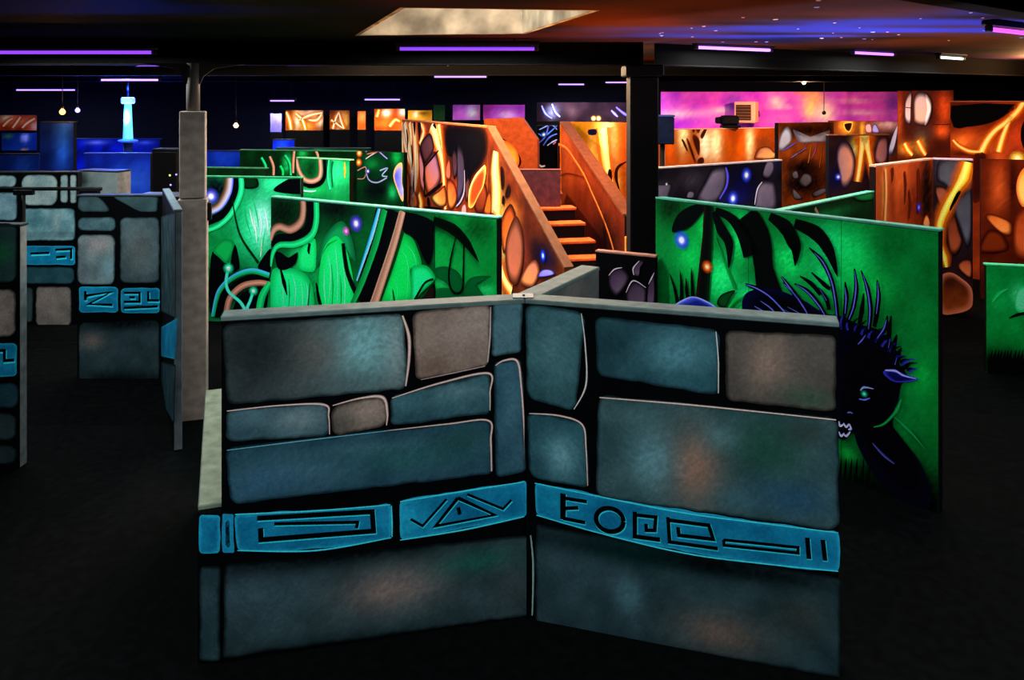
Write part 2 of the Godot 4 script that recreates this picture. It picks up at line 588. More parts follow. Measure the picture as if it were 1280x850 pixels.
# A painted shape: rim colour at its outline, blending from the first to the second colour across it.
func patch(p: Node, called: String, pts: Array, cols: Array, turn := 90.0, layer := 0, soft := false, curved := true) -> MeshInstance3D:
	var C := smooth(pts, true, 6 if curved else 2)
	var mid := Vector2.ZERO
	for q in C: mid += q
	mid /= C.size()
	var dir := Vector2.from_angle(deg_to_rad(turn))
	var reach := 0.001
	for q in C: reach = maxf(reach, absf((q - mid).dot(dir)))
	var v := PackedVector3Array(); var nn := PackedVector3Array(); var c := PackedColorArray(); var ix := PackedInt32Array()
	var z := FACE_Z + 0.0062 + COAT * layer
	var ks := [1.0, 0.93, 0.82, 0.66, 0.48, 0.28, 0.0]
	var cr := tint(cols[0]); var ca := tint(cols[1]); var cb := tint(cols[2] if cols.size() > 2 else cols[1])
	for k in ks:
		for q in C:
			var w := within(p, mid.lerp(q, k))
			var t := clampf((w - mid).dot(dir) / reach * 0.5 + 0.5 + 0.18 * rough_noise.get_noise_2d(w.x * 90, w.y * 90), 0.0, 1.0)
			var cc := ca.lerp(cb, t).lerp(cr, smoothstep(0.62, 1.0, k))
			if soft:
				cc.a = 0.0 if k == 1.0 else (0.45 if k > 0.9 else (0.85 if k > 0.8 else 1.0))
			v.append(Vector3(w.x, w.y, z)); nn.append(Vector3(0, 0, 1)); c.append(cc)
	var N := C.size()
	for k in ks.size() - 1:
		for i in N:
			var i2 := (i + 1) % N
			ix.append_array([k * N + i, k * N + i2, (k + 1) * N + i2, k * N + i, (k + 1) * N + i2, (k + 1) * N + i])
	return put(p, called, arrays_mesh(v, nn, c, flip_to_front(v, ix)), M.paint_soft if soft else M.paint)

# A round sprayed dot with a pale middle.
func dot(p: Node, called: String, u: float, v0: float, r: float, core: String, halo: String, layer := 4) -> MeshInstance3D:
	var v := PackedVector3Array(); var nn := PackedVector3Array(); var c := PackedColorArray(); var ix := PackedInt32Array()
	var z := FACE_Z + 0.0062 + COAT * layer
	var rings := [[0.0, tint(core), 1.0], [0.22, tint(core), 1.0], [0.42, tint(core).lerp(tint(halo), 0.75), 0.85], [0.68, tint(halo), 0.4], [1.0, tint(halo), 0.0]]
	for g in rings:
		for i in 20:
			var w := within(p, Vector2(u + r * g[0] * cos(TAU * i / 20), v0 + r * g[0] * sin(TAU * i / 20)))
			v.append(Vector3(w.x, w.y, z))
			nn.append(Vector3(0, 0, 1))
			c.append(Color(g[1].r, g[1].g, g[1].b, g[2]))
	for k in rings.size() - 1:
		for i in 20:
			var i2 := (i + 1) % 20
			ix.append_array([k * 20 + i, k * 20 + i2, (k + 1) * 20 + i2, k * 20 + i, (k + 1) * 20 + i2, (k + 1) * 20 + i])
	return put(p, called, arrays_mesh(v, nn, c, flip_to_front(v, ix)), M.paint_soft)

# A free-standing partition: timber core with a cap rail; the outline may slope. Returns the node its paintwork hangs from.
func partition(called: String, label: String, category: String, group: String, at: Vector3, yaw: float, L: float, H: float, t: float, cap: String, side: String, cap_w := 0.0) -> Node3D:
	var o := thing(called, label, category, group, at, yaw)
	areas[o] = Vector2(L, H - 0.024)
	put(o, "core", chamfer_box(Vector3(0, 0, -t), Vector3(L, H - 0.022, 0), 0.004), solid(side, 0.75, 0.0, M.wear))
	if cap != "":
		var cw := (cap_w if cap_w > 0.0 else t + 0.03)
		put(o, "cap_rail", chamfer_box(Vector3(-0.008, H - 0.022, -t * 0.5 - cw * 0.5), Vector3(L + 0.008, H, -t * 0.5 + cw * 0.5), 0.005), solid(cap, 0.65, 0.0, M.wear))
	return o

func wing(parent: Node3D, called: String, at: Vector3, yaw: float, L: float, H: float, t: float, cap: String, side: String, cap_w: float) -> Node3D:
	var o := put(parent, called, chamfer_box(Vector3(0, 0, -t), Vector3(L, H - 0.03, 0), 0.004), solid(side, 0.75, 0.0, M.wear))
	o.position = parent.transform.affine_inverse() * at
	o.rotation.y = yaw - parent.rotation.y
	areas[o] = Vector2(L, H - 0.03)
	if cap != "":
		put(o, "cap_rail", chamfer_box(Vector3(-0.004, H - 0.03, -t * 0.5 - cap_w * 0.5), Vector3(L + 0.004, H, -t * 0.5 + cap_w * 0.5), 0.006), solid(cap, 0.65, 0.0, M.wear))
	return o

# ---------------------------------------------------------------- lamps
func tube_lamp(label: String, a: Vector3, b: Vector3, hex: String, eye: float, energy: float) -> void:
	var o := thing("black_light_tube", label, "lamp", "black light tubes under the ceiling", (a + b) * 0.5, atan2(-(b - a).z, (b - a).x))
	var h := (b - a).length() * 0.5
	put(o, "housing", chamfer_box(Vector3(-h - 0.05, 0.028, -0.05), Vector3(h + 0.05, 0.075, 0.05), 0.012), solid("15151d", 0.35, 0.2))
	for s in [-1.0, 1.0]:
		put(o, "end_cap", chamfer_box(Vector3(s * (h + 0.022) - 0.022, -0.022, -0.025), Vector3(s * (h + 0.022) + 0.022, 0.030, 0.025), 0.008), solid("22222c", 0.4))
		put(o, "hanger", bar(Vector3(s * h * 0.7, 0.07, 0), Vector3(s * h * 0.7, maxf(0.08, CEIL - o.position.y), 0), 0.006, 6), solid("111114", 0.5))
	put(o, "glowing_tube", bar(Vector3(-h, 0, 0), Vector3(h, 0, 0), 0.017, 12), glowing(hex, eye))
	var l := AreaLight3D.new()
	l.name = "tube_light"
	l.area_size = Vector2(2 * h, 0.034)
	l.light_color = Color("f0f6f2")
	l.light_energy = energy
	l.area_range = 40.0
	l.shadow_enabled = true
	l.position = Vector3(0, -0.022, 0)
	l.rotation.x = -PI / 2
	o.add_child(l, true)

func bulb_lamp(label: String, at: Vector3, hex: String, r: float, eye: float, energy: float, group := "small coloured lamps hung below the ceiling") -> void:
	var o := thing("hanging_bulb", label, "lamp", group, at)
	put(o, "bulb", lathe([0.001, -r, r * 0.55, -r * 0.84, r * 0.92, -r * 0.4, r, 0.0, r * 0.9, r * 0.45, r * 0.5, r * 0.95, r * 0.42, r * 1.2]), glowing(hex, eye))
	put(o, "socket", lathe([0.001, r * 1.15, r * 0.5, r * 1.15, r * 0.5, r * 1.9, r * 0.2, r * 2.2, 0.001, r * 2.2]), solid("101014", 0.5))
	put(o, "cord", bar(Vector3(0, r * 2.1, 0), Vector3(0, CEIL - at.y, 0), 0.006, 6), solid("0c0c0e", 0.7))
	var l := OmniLight3D.new()
	l.name = "bulb_light"
	l.light_color = Color(hex)
	l.light_energy = energy
	l.omni_range = 40.0
	l.omni_attenuation = 2.0
	l.light_size = r
	l.shadow_enabled = true
	o.add_child(l, true)

func uplighter(label: String, at: Vector3, hex: String, energy: float) -> void:
	var o := thing("added_uplighter", label, "lamp", "", at)
	put(o, "foot", lathe([0.001, 0.0, 0.16, 0.0, 0.16, 0.03, 0.05, 0.05, 0.001, 0.05]), solid("0a0a0c", 0.5))
	put(o, "stem", bar(Vector3(0, 0.04, 0), Vector3(0, 1.3, 0), 0.015, 8), solid("0a0a0c", 0.5))
	put(o, "bowl", lathe([0.03, 1.28, 0.09, 1.32, 0.13, 1.42, 0.125, 1.42, 0.085, 1.33, 0.001, 1.3]), solid("0c0c0e", 0.5))
	put(o, "lamp_disc", lathe([0.001, 1.36, 0.08, 1.36, 0.08, 1.35, 0.001, 1.35]), glowing(hex, 1.0))
	var l := SpotLight3D.new()
	l.name = "uplight"
	l.light_color = Color(hex)
	l.light_energy = energy
	l.spot_range = 40.0
	l.spot_angle = 62.0
	l.spot_angle_attenuation = 0.6
	l.spot_attenuation = 2.0
	l.light_size = 0.08
	l.shadow_enabled = true
	l.position = Vector3(0, 1.37, 0)
	l.rotation.x = PI / 2
	o.add_child(l, true)

func hang_lamps() -> void:
	tube_lamp("violet black light tube under the ceiling above the blue zone", Vector3(-5.184, 3.707, -8.050), Vector3(-3.623, 3.651, -8.050), "8a3df0", 1.10, 11.00)
	tube_lamp("violet black light tube hung below the bright light well", Vector3(-1.127, 3.699, -8.050), Vector3(0.225, 3.731, -8.050), "7a3cf0", 1.10, 13.00)
	tube_lamp("long violet tube on the slanting beam, next to the black column", Vector3(2.030, 3.769, -8.750), Vector3(2.978, 3.783, -9.250), "b878ff", 2.00, 5.00)
	tube_lamp("violet tube on the slanting beam below the painted night sky", Vector3(4.249, 3.787, -9.950), Vector3(4.950, 3.793, -10.400), "b070ff", 1.80, 5.00)
	tube_lamp("short white tube at the far end of the slanting beam", Vector3(5.660, 3.783, -10.600), Vector3(6.193, 3.750, -11.000), "e6fff4", 1.80, 5.00)
	tube_lamp("magenta and teal tube nearest the right hand side wall", Vector3(3.708, 3.814, -6.200), Vector3(4.830, 3.683, -7.000), "d050ff", 1.40, 5.00)
	tube_lamp("lavender tube hanging beyond the clad post, over the blue zone", Vector3(-7.952, 3.619, -15.500), Vector3(-6.851, 3.557, -15.500), "c08aff", 2.20, 5.00)
	tube_lamp("far violet tube hanging between the last two beams", Vector3(-1.571, 3.670, -16.200), Vector3(-0.518, 3.670, -16.200), "b48cff", 1.60, 7.00)
	tube_lamp("far violet tube hanging between the last two beams", Vector3(1.501, 3.737, -15.800), Vector3(2.370, 3.753, -15.800), "b48cff", 1.60, 7.00)
	tube_lamp("far violet tube hanging between the last two beams", Vector3(0.000, 3.762, -15.200), Vector3(0.669, 3.762, -15.200), "b48cff", 1.60, 7.00)
	tube_lamp("far violet tube hanging between the last two beams", Vector3(1.189, 3.610, -20.500), Vector3(1.845, 3.590, -20.500), "b48cff", 1.60, 7.00)
	tube_lamp("far violet tube hanging between the last two beams", Vector3(2.363, 3.624, -20.200), Vector3(3.070, 3.665, -20.200), "b48cff", 1.60, 7.00)
	tube_lamp("far violet tube hanging between the last two beams", Vector3(3.472, 3.712, -15.500), Vector3(4.061, 3.681, -15.500), "b48cff", 1.60, 7.00)
	tube_lamp("far violet tube hanging between the last two beams", Vector3(4.740, 3.815, -15.000), Vector3(5.280, 3.755, -15.000), "b48cff", 1.60, 7.00)
	tube_lamp("far violet tube hanging between the last two beams", Vector3(-12.690, 3.528, -20.500), Vector3(-11.193, 3.385, -20.500), "b48cff", 1.60, 7.00)
	tube_lamp("far violet tube hanging between the last two beams", Vector3(-6.282, 3.179, -20.800), Vector3(-5.658, 3.179, -20.800), "b48cff", 1.60, 7.00)
	tube_lamp("far violet tube hanging between the last two beams", Vector3(-3.827, 3.200, -20.800), Vector3(-2.912, 3.221, -20.800), "b48cff", 1.60, 7.00)
	tube_lamp("added unseen violet tube light over the open floor in front of the stone corner", Vector3(-5.85, 3.74, -3.30), Vector3(-4.55, 3.74, -3.30), "8a4df0", 1.2, 5.50)  # rows of added tubes outside the view, lighting the stone corner from the front
	tube_lamp("added unseen violet tube light over the open floor in front of the stone corner", Vector3(-5.85, 3.74, 0.30), Vector3(-4.55, 3.74, 0.30), "8a4df0", 1.2, 5.50)
	tube_lamp("added unseen violet tube light over the open floor in front of the stone corner", Vector3(-5.85, 3.74, 3.20), Vector3(-4.55, 3.74, 3.20), "8a4df0", 1.2, 5.50)
	tube_lamp("added unseen violet tube light over the open floor in front of the stone corner", Vector3(-2.45, 3.74, -3.30), Vector3(-1.15, 3.74, -3.30), "8a4df0", 1.2, 5.50)
	tube_lamp("added unseen violet tube light over the open floor in front of the stone corner", Vector3(-2.45, 3.74, 0.30), Vector3(-1.15, 3.74, 0.30), "8a4df0", 1.2, 5.50)
	tube_lamp("added unseen violet tube light over the open floor in front of the stone corner", Vector3(-2.45, 3.74, 3.20), Vector3(-1.15, 3.74, 3.20), "8a4df0", 1.2, 5.50)
	tube_lamp("added unseen violet tube light over the open floor in front of the stone corner", Vector3(1.15, 3.74, -3.30), Vector3(2.45, 3.74, -3.30), "8a4df0", 1.2, 5.50)
	tube_lamp("added unseen violet tube light over the open floor in front of the stone corner", Vector3(1.15, 3.74, 0.30), Vector3(2.45, 3.74, 0.30), "8a4df0", 1.2, 5.50)
	tube_lamp("added unseen violet tube light over the open floor in front of the stone corner", Vector3(1.15, 3.74, 3.20), Vector3(2.45, 3.74, 3.20), "8a4df0", 1.2, 5.50)
	tube_lamp("added unseen violet tube light over the open floor in front of the stone corner", Vector3(4.55, 3.74, -3.30), Vector3(5.85, 3.74, -3.30), "8a4df0", 1.2, 5.50)
	tube_lamp("added unseen violet tube light over the open floor in front of the stone corner", Vector3(4.55, 3.74, 0.30), Vector3(5.85, 3.74, 0.30), "8a4df0", 1.2, 5.50)
	tube_lamp("added unseen violet tube light over the open floor in front of the stone corner", Vector3(4.55, 3.74, 3.20), Vector3(5.85, 3.74, 3.20), "8a4df0", 1.2, 5.50)
	bulb_lamp("small warm bulb glowing beside the blue partition", Vector3(-7.306, 3.005, -13.000), "ffb050", 0.045, 5.00, 1.00)
	bulb_lamp("small warm bulb glowing behind the clad post", Vector3(-5.865, 2.656, -17.000), "ffc27a", 0.050, 5.00, 1.00)
	tube_lamp("added violet tube light hidden above the green jungle dividers, behind the deep beam", Vector3(-8.10, 3.74, -10.00), Vector3(-6.90, 3.74, -10.00), "8a4df0", 1.2, 5.00)  # added tubes kept out of sight to brighten the green murals
	tube_lamp("added violet tube light hidden above the green jungle dividers, behind the deep beam", Vector3(-5.20, 3.74, -10.20), Vector3(-4.00, 3.74, -10.20), "8a4df0", 1.2, 5.00)
	tube_lamp("added violet tube light hidden above the green jungle dividers, behind the deep beam", Vector3(-2.80, 3.74, -9.60), Vector3(-1.60, 3.74, -9.60), "8a4df0", 1.2, 5.00)
	tube_lamp("added violet tube light hidden above the green jungle dividers, behind the deep beam", Vector3(-1.00, 3.74, -10.60), Vector3(0.20, 3.74, -10.60), "8a4df0", 1.2, 5.00)
	tube_lamp("added violet tube light hidden above the green jungle dividers, behind the deep beam", Vector3(-3.40, 3.74, -12.20), Vector3(-2.20, 3.74, -12.20), "8a4df0", 1.2, 5.00)
	tube_lamp("added violet tube light hidden above the green jungle dividers, behind the deep beam", Vector3(-5.80, 3.74, -12.40), Vector3(-4.60, 3.74, -12.40), "8a4df0", 1.2, 5.00)
	tube_lamp("added unseen violet tube light behind the slanting beam, over the rust corner divider", Vector3(2.60, 3.74, -10.60), Vector3(3.80, 3.74, -10.60), "8a4df0", 1.2, 3.50)  # unseen tubes added to light the partitions beyond the slanting beam
	tube_lamp("added unseen violet tube light behind the slanting beam, over the rust corner divider", Vector3(4.80, 3.74, -12.20), Vector3(6.00, 3.74, -12.20), "8a4df0", 1.2, 3.50)
	tube_lamp("added unseen violet tube light behind the slanting beam, over the rust corner divider", Vector3(3.40, 3.74, -13.40), Vector3(4.60, 3.74, -13.40), "8a4df0", 1.2, 3.50)
	bulb_lamp("orange bulb hanging beside the slanting beam over the boulders", Vector3(7.610, 3.676, -11.600), "ffb878", 0.050, 4.00, 4.00)
	bulb_lamp("added orange bulb tucked behind the deep beam over the staircase foot", Vector3(0.814, 3.765, -11.300), "ffd0a0", 0.050, 4.00, 12.00)  # added bulb, out of sight, warming the stairs
	bulb_lamp("added orange bulb tucked behind the deep beam over the lava stair divider", Vector3(-0.912, 3.736, -11.400), "ffd0a0", 0.050, 4.00, 16.00)  # added bulb, out of sight, lighting the lava wall
	bulb_lamp("added warm bulb tucked behind the deep beam over the knotted vine divider", Vector3(-2.108, 3.820, -12.400), "ffd8b0", 0.050, 4.00, 14.00)  # added bulb, out of sight, for the dark end of the lava wall
	bulb_lamp("orange bulb hanging in front of the pink nebula wall", Vector3(6.533, 3.594, -17.900), "ffc090", 0.050, 4.00, 9.00)
	bulb_lamp("small violet bulb beside the blue partition", Vector3(-7.602, 3.018, -14.000), "8a7cff", 0.040, 4.00, 0.60)
	uplighter("added floor uplighter standing hidden behind the green beast divider", Vector3(3.35, 0, -7.7), "d8d4ff", 14.0)  # added lamp, unseen, that brightens the painted sky on the ceiling
	uplighter("added unseen floor uplighter with amber lamp behind the stone corner", Vector3(0.9, 0, -6.6), "ffa860", 9.0)  # added lamp, unseen, giving the middle of the ceiling its amber light

func build_front_corner() -> void:
	var corner := thing("stone_corner_divider", "large grey-blue painted stone partition with glowing glyph band, open like a book", "partition", "", Vector3(0.074, 0, -4.950))
	var p1 := wing(corner, "wing_panel", Vector3(-1.652, 0, -4.550), 0.2277, 1.772, 1.970, 0.130, "56696a", "0a0e10", 0.150)
	board(p1, "painted_ground", 0.000, 1.772, 0.000, 1.940, 1.940, 0.060, "03060a", "070b0e", [], 40.0)
	block(p1, "stone_block", [0.031, 1.465, 1.051, 1.473, 1.036, 1.927, 0.005, 1.925], 0.050, "30383b", "3c474b", "060b0d", [[0.811, 1.747, 0.260, 0.260, "78b4bc", 0.85], [0.187, 1.799, 0.199, 0.276, "1e2427", 0.80], [0.522, 1.730, 0.146, 0.168, "5c5654", 0.60], [0.985, 1.697, 0.076, 0.239, "94a4a8", 0.50], [0.635, 1.534, 0.279, 0.075, "4c5c62", 0.50]], 0.0050, 0.000)
	block(p1, "stone_block", [1.1, 1.517, 1.549, 1.569, 1.564, 1.954, 1.081, 1.933], 0.050, "76665f", "87776f", "14100d", [[1.445, 1.835, 0.200, 0.146, "a29490", 0.50], [1.225, 1.583, 0.146, 0.087, "64504a", 0.50]], 0.0050, 0.000)
	block(p1, "stone_block", [1.566, 1.627, 1.75, 1.643, 1.76, 1.962, 1.571, 1.958], 0.030, "40606c", "4e7380", "0a1114", [], 0.0050, 0.000)
	block(p1, "stone_block", [0.022, 1.256, 0.603, 1.233, 0.589, 1.434, 0.027, 1.44], 0.050, "38515c", "466572", "08100f", [[0.431, 1.350, 0.159, 0.065, "7d8f94", 0.60], [0.143, 1.298, 0.132, 0.046, "2a424e", 0.60]], 0.0050, 0.000)
	block(p1, "stone_block", [0.609, 1.232, 0.937, 1.258, 0.923, 1.443, 0.609, 1.418], 0.060, "5c5550", "736963", "100d0b", [[0.830, 1.376, 0.094, 0.071, "a08c84", 0.70], [0.658, 1.297, 0.083, 0.056, "3f3e3c", 0.60]], 0.0050, 0.000)
	block(p1, "stone_block", [0.953, 1.262, 1.564, 1.284, 1.559, 1.537, 0.953, 1.436], 0.040, "2f515c", "3d6672", "081013", [[1.371, 1.436, 0.198, 0.068, "688a92", 0.50], [1.104, 1.304, 0.193, 0.043, "234048", 0.60]], 0.0050, 0.000)
	block(p1, "stone_block", [0.048, 0.898, 1.579, 0.91, 1.564, 1.253, 0.022, 1.222], 0.050, "22404e", "2e5061", "060d13", [[0.454, 1.046, 0.320, 0.074, "44697f", 0.70], [1.104, 1.064, 0.341, 0.077, "2c5c5e", 0.70], [0.231, 0.986, 0.178, 0.083, "345a78", 0.60], [0.774, 1.145, 0.330, 0.038, "48707c", 0.50], [1.396, 1.157, 0.149, 0.068, "255048", 0.50]], 0.0050, 0.000)
	block(p1, "stone_block", [1.591, 0.889, 1.786, 0.903, 1.755, 1.601, 1.581, 1.594], 0.030, "28485a", "365a6c", "080f13", [[1.695, 1.350, 0.061, 0.197, "4c7486", 0.50]], 0.0050, 0.000)
	block(p1, "glyph_block", [0.002, 0.629, 0.069, 0.62, 0.065, 0.84, 0.002, 0.847], 0.008, "1c86b4", "1c86b4", "1c86b4", [], 0.0050, 0.000)
	block(p1, "glyph_block", [0.087, 0.627, 0.961, 0.592, 0.952, 0.798, 0.069, 0.844], 0.030, "11618c", "1c86b4", "2ab6dc", [[0.544, 0.700, 0.323, 0.084, "15709c", 0.50]], 0.0050, 0.025)
	block(p1, "glyph_block", [1.009, 0.572, 1.792, 0.624, 1.792, 0.847, 1.004, 0.812], 0.030, "11618c", "1c86b4", "2ab6dc", [[1.056, 0.686, 0.120, 0.120, "28b8e0", 0.60]], 0.0050, 0.000)
	stroke(p1, "glyph_outline", [0.198, 0.797, 0.848, 0.759, 0.856, 0.644, 0.219, 0.671, 0.216, 0.738], [0.033, 0.033], ["2fd0ee", "2fd0ee"], 0, false, false)
	stroke(p1, "glyph_line", [0.195, 0.804, 0.845, 0.766, 0.853, 0.651, 0.216, 0.678, 0.213, 0.745], [0.029, 0.029], ["02070b", "02070b"], 1, false, false)
	stroke(p1, "glyph_outline", [0.292, 0.754, 0.763, 0.708, 0.757, 0.673], [0.022, 0.022], ["2fd0ee", "2fd0ee"], 0, false, false)
	stroke(p1, "glyph_line", [0.289, 0.761, 0.76, 0.714, 0.753, 0.679], [0.019, 0.019], ["02070b", "02070b"], 1, false, false)
	stroke(p1, "glyph_outline", [1.075, 0.688, 1.146, 0.639, 1.291, 0.784], [0.017, 0.017], ["2fd0ee", "2fd0ee"], 0, false, false)
	stroke(p1, "glyph_line", [1.072, 0.695, 1.143, 0.646, 1.288, 0.791], [0.015, 0.015], ["02070b", "02070b"], 1, false, false)
	stroke(p1, "glyph_outline", [1.36, 0.783, 1.589, 0.653, 1.224, 0.629, 1.36, 0.783], [0.025, 0.025], ["2fd0ee", "2fd0ee"], 0, false, false)
	stroke(p1, "glyph_line", [1.357, 0.79, 1.585, 0.66, 1.221, 0.636, 1.357, 0.79], [0.022, 0.022], ["02070b", "02070b"], 1, false, false)
	stroke(p1, "glyph_line", [1.358, 0.733, 1.37, 0.689], [0.022, 0.022], ["02070b", "02070b"], 1, false, false)
	stroke(p1, "glyph_outline", [1.418, 0.799, 1.641, 0.684, 1.693, 0.732], [0.018, 0.018], ["2fd0ee", "2fd0ee"], 0, false, false)
	stroke(p1, "glyph_line", [1.414, 0.806, 1.637, 0.691, 1.689, 0.74], [0.015, 0.015], ["02070b", "02070b"], 1, false, false)
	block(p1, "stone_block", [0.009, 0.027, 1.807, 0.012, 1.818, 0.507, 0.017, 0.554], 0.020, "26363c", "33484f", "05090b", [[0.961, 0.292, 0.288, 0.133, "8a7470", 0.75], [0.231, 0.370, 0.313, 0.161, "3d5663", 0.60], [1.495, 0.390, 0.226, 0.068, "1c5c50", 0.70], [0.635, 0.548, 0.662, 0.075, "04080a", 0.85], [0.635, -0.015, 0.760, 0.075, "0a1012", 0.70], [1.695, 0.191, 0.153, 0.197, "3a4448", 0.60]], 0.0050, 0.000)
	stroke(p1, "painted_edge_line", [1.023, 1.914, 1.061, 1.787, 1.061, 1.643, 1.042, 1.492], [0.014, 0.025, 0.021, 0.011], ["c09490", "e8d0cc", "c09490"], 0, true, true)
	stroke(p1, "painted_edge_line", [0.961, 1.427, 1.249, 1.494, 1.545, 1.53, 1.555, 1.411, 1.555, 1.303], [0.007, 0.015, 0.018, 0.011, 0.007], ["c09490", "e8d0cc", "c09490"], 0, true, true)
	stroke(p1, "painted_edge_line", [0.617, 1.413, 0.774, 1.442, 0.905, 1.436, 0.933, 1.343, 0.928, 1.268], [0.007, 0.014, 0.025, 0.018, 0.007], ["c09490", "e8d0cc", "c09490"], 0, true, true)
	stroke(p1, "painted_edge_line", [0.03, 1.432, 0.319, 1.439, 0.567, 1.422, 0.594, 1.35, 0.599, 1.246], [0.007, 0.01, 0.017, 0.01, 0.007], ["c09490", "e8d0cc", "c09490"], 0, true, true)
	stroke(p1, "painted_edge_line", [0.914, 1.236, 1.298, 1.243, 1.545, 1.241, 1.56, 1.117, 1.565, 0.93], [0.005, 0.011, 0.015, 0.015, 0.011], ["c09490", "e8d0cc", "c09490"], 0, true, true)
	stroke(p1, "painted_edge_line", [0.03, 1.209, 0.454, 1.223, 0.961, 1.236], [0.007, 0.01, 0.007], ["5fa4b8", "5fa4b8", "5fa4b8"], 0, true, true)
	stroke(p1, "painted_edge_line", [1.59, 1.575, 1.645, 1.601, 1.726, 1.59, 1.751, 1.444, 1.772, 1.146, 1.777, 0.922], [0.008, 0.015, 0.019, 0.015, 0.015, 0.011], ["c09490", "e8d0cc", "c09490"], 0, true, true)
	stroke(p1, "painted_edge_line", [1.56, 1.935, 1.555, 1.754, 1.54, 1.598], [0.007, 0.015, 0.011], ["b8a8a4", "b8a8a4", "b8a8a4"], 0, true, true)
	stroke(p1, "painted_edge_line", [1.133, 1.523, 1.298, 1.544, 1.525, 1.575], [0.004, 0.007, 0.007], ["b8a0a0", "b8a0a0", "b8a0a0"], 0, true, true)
	stroke(p1, "painted_edge_line", [0.087, 0.632, 0.522, 0.577, 0.957, 0.598], [0.006, 0.009, 0.006], ["2fc6e6", "45e0f4", "2fc6e6"], 0, false, true)
	stroke(p1, "painted_edge_line", [0.074, 0.839, 0.544, 0.807, 0.952, 0.794], [0.006, 0.009, 0.006], ["2fc6e6", "45e0f4", "2fc6e6"], 0, false, true)
	stroke(p1, "painted_edge_line", [0.957, 0.788, 0.961, 0.688, 0.961, 0.602], [0.006, 0.009, 0.006], ["2fc6e6", "45e0f4", "2fc6e6"], 0, false, true)
	stroke(p1, "painted_edge_line", [1.009, 0.577, 1.396, 0.592, 1.787, 0.629], [0.006, 0.01, 0.006], ["2fc6e6", "45e0f4", "2fc6e6"], 0, false, true)
	stroke(p1, "painted_edge_line", [1.009, 0.806, 1.396, 0.826, 1.787, 0.842], [0.006, 0.01, 0.006], ["2fc6e6", "45e0f4", "2fc6e6"], 0, false, true)
	stroke(p1, "painted_edge_line", [1.787, 0.837, 1.797, 0.747, 1.792, 0.634], [0.006, 0.01, 0.006], ["2fc6e6", "45e0f4", "2fc6e6"], 0, false, true)
	var p2 := wing(corner, "wing_panel", Vector3(0.084, 0, -4.950), -0.2931, 1.800, 1.970, 0.130, "56696a", "0a0e10", 0.150)
	board(p2, "painted_ground", 0.000, 1.800, 0.000, 1.940, 1.940, 0.060, "03060a", "070b0e", [], 40.0)
	block(p2, "stone_block", [0.011, 1.361, 0.317, 1.306, 0.381, 1.916, 0.001, 1.942], 0.060, "2d4f58", "3b646d", "081013", [[0.178, 1.706, 0.140, 0.196, "547e86", 0.60], [0.118, 1.381, 0.126, 0.069, "223d44", 0.50]], 0.0050, 0.000)
	block(p2, "stone_block", [0.447, 1.543, 1.164, 1.494, 1.164, 1.875, 0.437, 1.901], 0.050, "223f49", "2f545f", "081013", [[0.915, 1.724, 0.191, 0.141, "5890a0", 0.70], [0.562, 1.740, 0.119, 0.144, "1c3038", 0.60], [1.030, 1.548, 0.135, 0.056, "2f5c68", 0.50]], 0.0050, 0.000)
	block(p2, "stone_block", [1.197, 1.474, 1.787, 1.472, 1.787, 1.9, 1.197, 1.873], 0.040, "464341", "56504c", "0c0b0a", [[1.429, 1.716, 0.107, 0.159, "947c70", 0.70], [1.642, 1.535, 0.142, 0.063, "2c4a3c", 0.70], [1.705, 1.796, 0.083, 0.111, "4a4a4a", 0.50]], 0.0050, 0.000)
	block(p2, "stone_block", [0.022, 0.877, 0.406, 0.852, 0.381, 1.253, 0.016, 1.28], 0.050, "264854", "315a66", "081013", [[0.228, 1.027, 0.100, 0.127, "6a9eae", 0.85], [0.077, 0.933, 0.071, 0.089, "1c3840", 0.50]], 0.0050, 0.000)
	block(p2, "stone_block", [0.442, 0.809, 1.807, 0.819, 1.795, 1.44, 0.457, 1.426], 0.060, "2c464c", "3a565c", "081013", [[1.021, 1.059, 0.153, 0.223, "8c6a5c", 0.90], [0.776, 1.073, 0.139, 0.180, "6492a0", 0.80], [1.429, 1.226, 0.171, 0.159, "20483a", 0.80], [1.557, 0.963, 0.210, 0.099, "284c6a", 0.80], [1.165, 1.262, 0.098, 0.074, "547c84", 0.60], [1.642, 1.343, 0.125, 0.072, "303c3a", 0.70], [0.610, 1.314, 0.189, 0.067, "4a6a70", 0.50], [1.254, 0.906, 0.131, 0.064, "3a6070", 0.60]], 0.0050, 0.000)
	block(p2, "glyph_block", [0.072, 0.642, 1.808, 0.592, 1.804, 0.813, 0.062, 0.847], 0.030, "11618c", "1c86b4", "2ab6dc", [[0.168, 0.764, 0.100, 0.088, "1a8cae", 0.60], [1.165, 0.686, 0.350, 0.092, "17789e", 0.50]], 0.0050, 0.050)
	stroke(p2, "glyph_outline", [0.243, 0.799, 0.243, 0.641], [0.04, 0.04], ["2fd0ee", "2fd0ee"], 0, false, false)
	stroke(p2, "glyph_line", [0.24, 0.805, 0.24, 0.647], [0.034, 0.034], ["02070b", "02070b"], 1, false, false)
	stroke(p2, "glyph_outline", [0.243, 0.772, 0.391, 0.77], [0.025, 0.025], ["2fd0ee", "2fd0ee"], 0, false, false)
	stroke(p2, "glyph_line", [0.24, 0.778, 0.388, 0.776], [0.022, 0.022], ["02070b", "02070b"], 1, false, false)
	stroke(p2, "glyph_outline", [0.243, 0.708, 0.339, 0.726], [0.025, 0.025], ["2fd0ee", "2fd0ee"], 0, false, false)
	stroke(p2, "glyph_line", [0.24, 0.714, 0.336, 0.732], [0.022, 0.022], ["02070b", "02070b"], 1, false, false)
	stroke(p2, "glyph_outline", [0.243, 0.648, 0.381, 0.642], [0.025, 0.025], ["2fd0ee", "2fd0ee"], 0, false, false)
